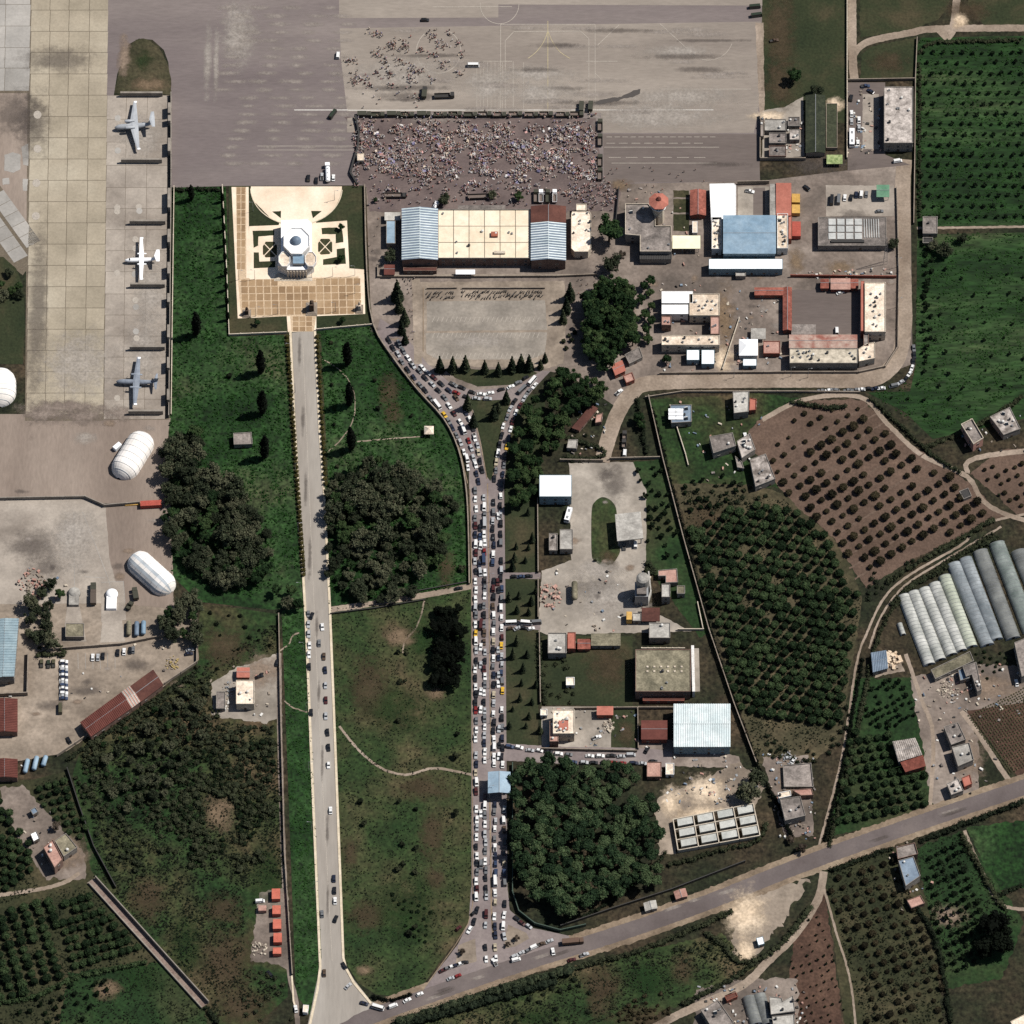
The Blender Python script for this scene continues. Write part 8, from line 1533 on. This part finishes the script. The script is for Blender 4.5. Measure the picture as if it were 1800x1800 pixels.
# hedges and thickets
def leafy(name, pts_r, leaf, per, mat, seed, label=None, cat=None, kind=None):
    """pts_r: (px, py, radius m, height m); one leafy mass"""
    cl = []
    for px, py, r, h in pts_r: x, y = g(px, py, h * .5); cl.append((x, y, h * .5, r, r, h * .55))
    x0, y0 = cl[0][0], cl[0][1]; V, F = clump_geo([(a - x0, b - y0, c, d, e, f) for a, b, c, d, e, f in cl], leaf, per, seed, 1); o = link(name, mesh(name, V.tolist(), F, mat), None, (x0, y0, 0))
    if kind: struct(o, kind)
    else: tag(o, label, cat)
    return o
def hedge(label, pts, r, h, mat=None, seed=1, step=4.0, jit=1.0, leaf=.4, per=26):
    rr = random.Random(seed); q = []; pts = smooth_line(pts, 4)
    for a, b in zip(pts, pts[1:]):
        d = math.hypot(b[0] - a[0], b[1] - a[1]); n = max(1, int(d / step))
        q += [(a[0] + (b[0] - a[0]) * i / n + rr.gauss(0, jit), a[1] + (b[1] - a[1]) * i / n + rr.gauss(0, jit), r * rr.uniform(.7, 1.3), h * rr.uniform(.65, 1.3)) for i in range(n)]
    leafy('hedge', q, leaf, per, mat or l_bush, seed, label, 'hedge')
for k, (lab, pts, r, h, m) in enumerate([
    ('dark roadside hedge of small trees below the main road', [(700, 1796), (780, 1772), (860, 1745), (940, 1722), (1010, 1702)], 3.0, 5.5, l_con), ('dark hedge on the lower side of the main road hedge', [(690, 1806), (790, 1778), (880, 1752), (980, 1724)], 2.6, 4.4, l_con), ('hedge along the lower shoulder of the main road', [(1015, 1700), (1120, 1672), (1200, 1640), (1290, 1600)], 1.6, 2.6, l_bush), ('shrubby edge of the quarry floor', [(1240, 1640), (1270, 1660), (1300, 1690), (1345, 1680), (1390, 1640), (1428, 1590)], 1.8, 2.4, l_bush),
    ('bushy strip along the canal fence above the main road', [(1180, 1520), (1260, 1496), (1330, 1478), (1350, 1440)], 1.6, 2.2, l_bush), ('low hedge beside the main road south of the orchard', [(1460, 1530), (1540, 1500), (1575, 1490)], 1.5, 2.2, l_bush), ('hedge on the upper side of the eastern main road', [(1620, 1478), (1700, 1446), (1800, 1408)], 1.8, 2.6, l_bush), ('dark scrub along the curved farm track', [(1560, 1020), (1620, 985), (1690, 945), (1750, 912)], 1.8, 2.4, l_bush), ('dark hedge between the two canal tracks', [(1745, 938), (1670, 985), (1600, 1035), (1560, 1085), (1538, 1140), (1520, 1220), (1500, 1320), (1475, 1420), (1456, 1490)], 1.4, 2.0, l_bush), ('dark ditch hedge along the canal track', [(1516, 1160), (1500, 1250), (1482, 1350), (1450, 1480)], 1.0, 1.8, l_cyp), ('thicket edge above the polytunnels', [(1570, 1060), (1600, 1030), (1650, 1005), (1690, 975), (1760, 942)], 1.6, 2.2, l_bush), ('hedge along the track below the dirt road', [(1395, 706), (1430, 712), (1460, 716), (1490, 712)], 1.7, 2.6, l_bush), ('hedge on the field side of the farm track', [(1530, 700), (1580, 745), (1640, 800), (1690, 830)], 1.3, 2.0, l_bush), ('hedge at the foot of the eastern field', [(1625, 785), (1680, 765), (1740, 735), (1800, 695)], 1.5, 2.4, l_bush), ('dark hedge along the top of the north-eastern field', [(1616, 92), (1640, 76), (1720, 72), (1800, 70)], 1.3, 1.8, l_bush), ('shrub row inside the eastern orchard wall', [(1616, 110), (1617, 200), (1616, 300), (1616, 385)], 1.0, 1.6, l_bush), ('ivy along the top wall of the west field', [(305, 334), (350, 332), (392, 334)], 1.3, 1.8, l_bush), ('weeds along the wall east of the verge', [(948, 1120), (950, 1180), (960, 1240)], 1.6, 2.0, l_bush), ('bushy lower border of the wood clearing', [(1170, 1500), (1110, 1560), (1020, 1615)], 1.2, 1.6, l_bush), ('dark hedge on the bottom edge of the southern lawn', [(655, 1752), (690, 1757), (725, 1748)], 1.1, 1.8, l_cyp), ('hedge between the two southern orchards', [(1600, 1580), (1640, 1640), (1660, 1720), (1672, 1800)], 1.5, 2.4, l_bush), ('scrub beside the path of the bright field', [(1690, 1465), (1720, 1520), (1750, 1575), (1770, 1600)], 1.6, 2.2, l_bush), ('hedge along the lower end of the bright field', [(1752, 1575), (1800, 1555)], 1.5, 2.2, l_bush), ('scrubby hedge above the farm track in the south', [(1200, 1765), (1280, 1725), (1330, 1690)], 1.6, 2.2, l_bush), ('hedge along the lower western orchard', [(0, 1762), (60, 1752), (140, 1716), (260, 1690)], 1.5, 2.2, l_citrus), ('bushes along the canal end', [(362, 1772), (385, 1800)], 1.6, 2.4, l_bush), ('garden hedge beside the bare plot near the pine grove', [(1000, 770), (1060, 790), (1050, 805), (985, 806)], 1.5, 2.2, l_bush), ('bushes along the top of the concrete yard garden', [(1120, 702), (1130, 760), (1140, 800)], 1.5, 2.4, l_bush), ('dark bushes behind the silo', [(1140, 990), (1150, 1005), (1135, 1000)], 2.0, 3.0, l_bush), ('bushes along the fence of the diagonal sheds', [(120, 1335), (200, 1280), (280, 1225), (340, 1185)], 1.4, 2.0, l_bush), ('dark bushes below the launch pads', [(98, 1130), (112, 1150), (60, 1150)], 1.6, 2.2, l_bush)]): hedge(lab, pts, r, h, m, k + 1)
hedge('dark hedge along the tall canal wall by the dense orchard', [(1146, 720), (1170, 815), (1205, 950), (1250, 1115), (1294, 1245), (1334, 1350), (1370, 1420), (1396, 1480)], 1.3, 2.4, l_cyp, 77)
def thicket(poly, spacing, rmin, rmax, mat, seed, per=30, avoid=(), leaf=.45, hk=1.1):
    rr = random.Random(seed); leafy('thicket', [(x, y, r, r * hk) for x, y in scatter(poly, spacing, rr, 30, avoid) if noise.noise((x * .035, y * .035, seed * 3.3)) + .4 * noise.noise((x * .12, y * .12, seed)) > -.06 for r in (rr.uniform(rmin, rmax),)], leaf, per, mat, seed, kind='stuff')
thicket([(150, 1310), (300, 1215), (345, 1180), (400, 1270), (480, 1280), (490, 1400), (470, 1520), (400, 1540), (330, 1520), (250, 1480), (180, 1440), (140, 1370)], 9, 1.0, 3.0, l_bush, 5, 44, [[(350, 1390), (410, 1400), (420, 1470), (370, 1480)]])
thicket([(300, 1330), (480, 1300), (484, 1420), (400, 1520), (330, 1500)], 8, 1.0, 2.0, l_sap, 6, 26, [[(350, 1400), (410, 1400), (410, 1470), (370, 1480)]])
thicket([(130, 1360), (240, 1460), (260, 1540), (200, 1530), (170, 1470)], 10, 1.0, 2.2, l_bush, 7); thicket([(350, 1070), (488, 1090), (484, 1150), (380, 1180), (352, 1150)], 16, .7, 1.6, l_cyp, 8); thicket([(345, 1160), (372, 1200), (372, 1260), (300, 1300), (260, 1260)], 11, 1.0, 2.0, l_bush, 9)
thicket([(1220, 850), (1300, 850), (1360, 868), (1300, 890), (1210, 925)], 11, .8, 1.8, l_bush, 10); thicket([(1470, 1180), (1500, 1190), (1490, 1300), (1430, 1345), (1400, 1330), (1460, 1300)], 11, .8, 1.8, l_bush, 11); thicket([(1530, 1000), (1600, 985), (1640, 965), (1560, 1030), (1520, 1060)], 9, .8, 1.8, l_bush, 12)
thicket([(900, 1760), (1010, 1720), (1060, 1760), (1000, 1810), (900, 1815)], 14, .9, 2.2, l_bush, 13); thicket([(1080, 1770), (1160, 1740), (1180, 1780), (1090, 1815)], 8, .8, 1.6, l_olive, 14); thicket([(1100, 1690), (1220, 1655), (1280, 1650), (1260, 1690), (1160, 1700)], 13, .9, 2.0, l_bush, 15); thicket([(690, 1570), (760, 1600), (780, 1650), (740, 1660), (690, 1620)], 10, .5, 1.1, l_sap, 16)
thicket([(955, 1150), (1000, 1160), (1010, 1240), (955, 1240)], 11, .8, 1.8, l_bush, 17); thicket([(1640, 1560), (1660, 1600), (1700, 1620), (1640, 1640)], 10, .9, 1.8, l_bush, 18); thicket([(1340, 1290), (1420, 1320), (1420, 1345), (1350, 1330)], 9, .8, 1.6, l_bush, 19); thicket([(60, 1130), (90, 1120), (96, 1148), (60, 1150)], 10, .9, 1.8, l_bush, 20); thicket([(1690, 1160), (1760, 1130), (1790, 1190), (1740, 1200)], 9, .6, 1.0, l_sap, 21); thicket([(440, 1700), (500, 1720), (516, 1800), (420, 1800)], 12, .8, 1.8, l_bush, 22)
# tufts of weeds over the fields
BARE = [[(366, 1195), (420, 1165), (492, 1140), (500, 1268), (466, 1280), (366, 1264)], [(430, 1560), (520, 1550), (520, 1760), (430, 1700)], [(-10, 1370), (45, 1372), (165, 1495), (165, 1560), (70, 1560), (-10, 1440)], [(150, 1552), (172, 1538), (376, 1762), (354, 1782)], [(-10, 1600), (145, 1530), (145, 1545), (-10, 1620)]]
def tufts(polys, n, size, mat, seed):
    rr = np.random.RandomState(seed); pr = random.Random(seed); V, F = [], []; o = 0
    for poly in polys:
        xs = [p[0] for p in poly]; ys = [p[1] for p in poly]; A = (max(xs) - min(xs)) * (max(ys) - min(ys)); m = int(A * n)
        for _ in range(m):
            x, y = pr.uniform(min(xs), max(xs)), pr.uniform(min(ys), max(ys))
            if not inside(x, y, poly) or noise.noise((x * .05, y * .05, seed)) < pr.uniform(-.5, .3) or any(inside(x, y, q) for q in BARE): continue
            wx, wy = g(x, y); s = size * pr.uniform(.5, 1.5); a = pr.uniform(0, 3.14); c, q = math.cos(a) * s, math.sin(a) * s; h = s * pr.uniform(.7, 1.4)
            V += [(wx - c, wy - q, .02), (wx + c, wy + q, .02), (wx + c * .4 - q * .7, wy + q * .4 + c * .7, h), (wx - c * .4 - q * .7, wy - q * .4 + c * .7, h), (wx + q, wy - c, .02), (wx - q, wy + c, .02), (wx - q * .2 + c, wy + c * .2 + q, h * .8)]; F += [(o, o + 1, o + 2, o + 3), (o + 4, o + 5, o + 6)]; o += 7
    struct(link('weeds', mesh('weeds', V, F, mat)), 'stuff')
W1 = [(302, 330), (397, 330), (405, 592), (510, 590), (530, 1000), (440, 1050), (300, 1010), (298, 740)]; W2 = [(558, 584), (655, 574), (735, 692), (804, 792), (820, 860), (824, 1030), (580, 1064)]
tufts([W1, W2], .09, .5, l_weed, 1); tufts([[(1616, 70), (1800, 66), (1800, 392), (1614, 394)], [(1616, 412), (1800, 408), (1800, 680), (1640, 765), (1530, 692), (1606, 660)]], .08, .42, l_weed, 2)
tufts([[(582, 1070), (826, 1040), (830, 1590), (740, 1735), (660, 1745), (608, 1690)]], .06, .35, l_bush, 3); tufts([[(150, 1300), (345, 1180), (490, 1090), (504, 1750), (380, 1790), (170, 1540)]], .14, .45, l_bush, 4); tufts([[(496, 1080), (538, 1070), (566, 1700), (522, 1740)]], .1, .4, l_weed, 5); tufts([[(700, 1800), (1000, 1705), (1270, 1645), (1330, 1700), (1000, 1815)]], .12, .45, l_bush, 6); tufts([[(1190, 860), (1385, 880), (1515, 1050), (1470, 1310), (1330, 1330)], [(1450, 1535), (1575, 1495), (1675, 1810), (1520, 1810)], [(1610, 1490), (1690, 1465), (1790, 1620), (1660, 1735)], [(0, 1400), (120, 1360), (170, 1540), (370, 1800), (0, 1810)]], .09, .4, l_bush, 7)
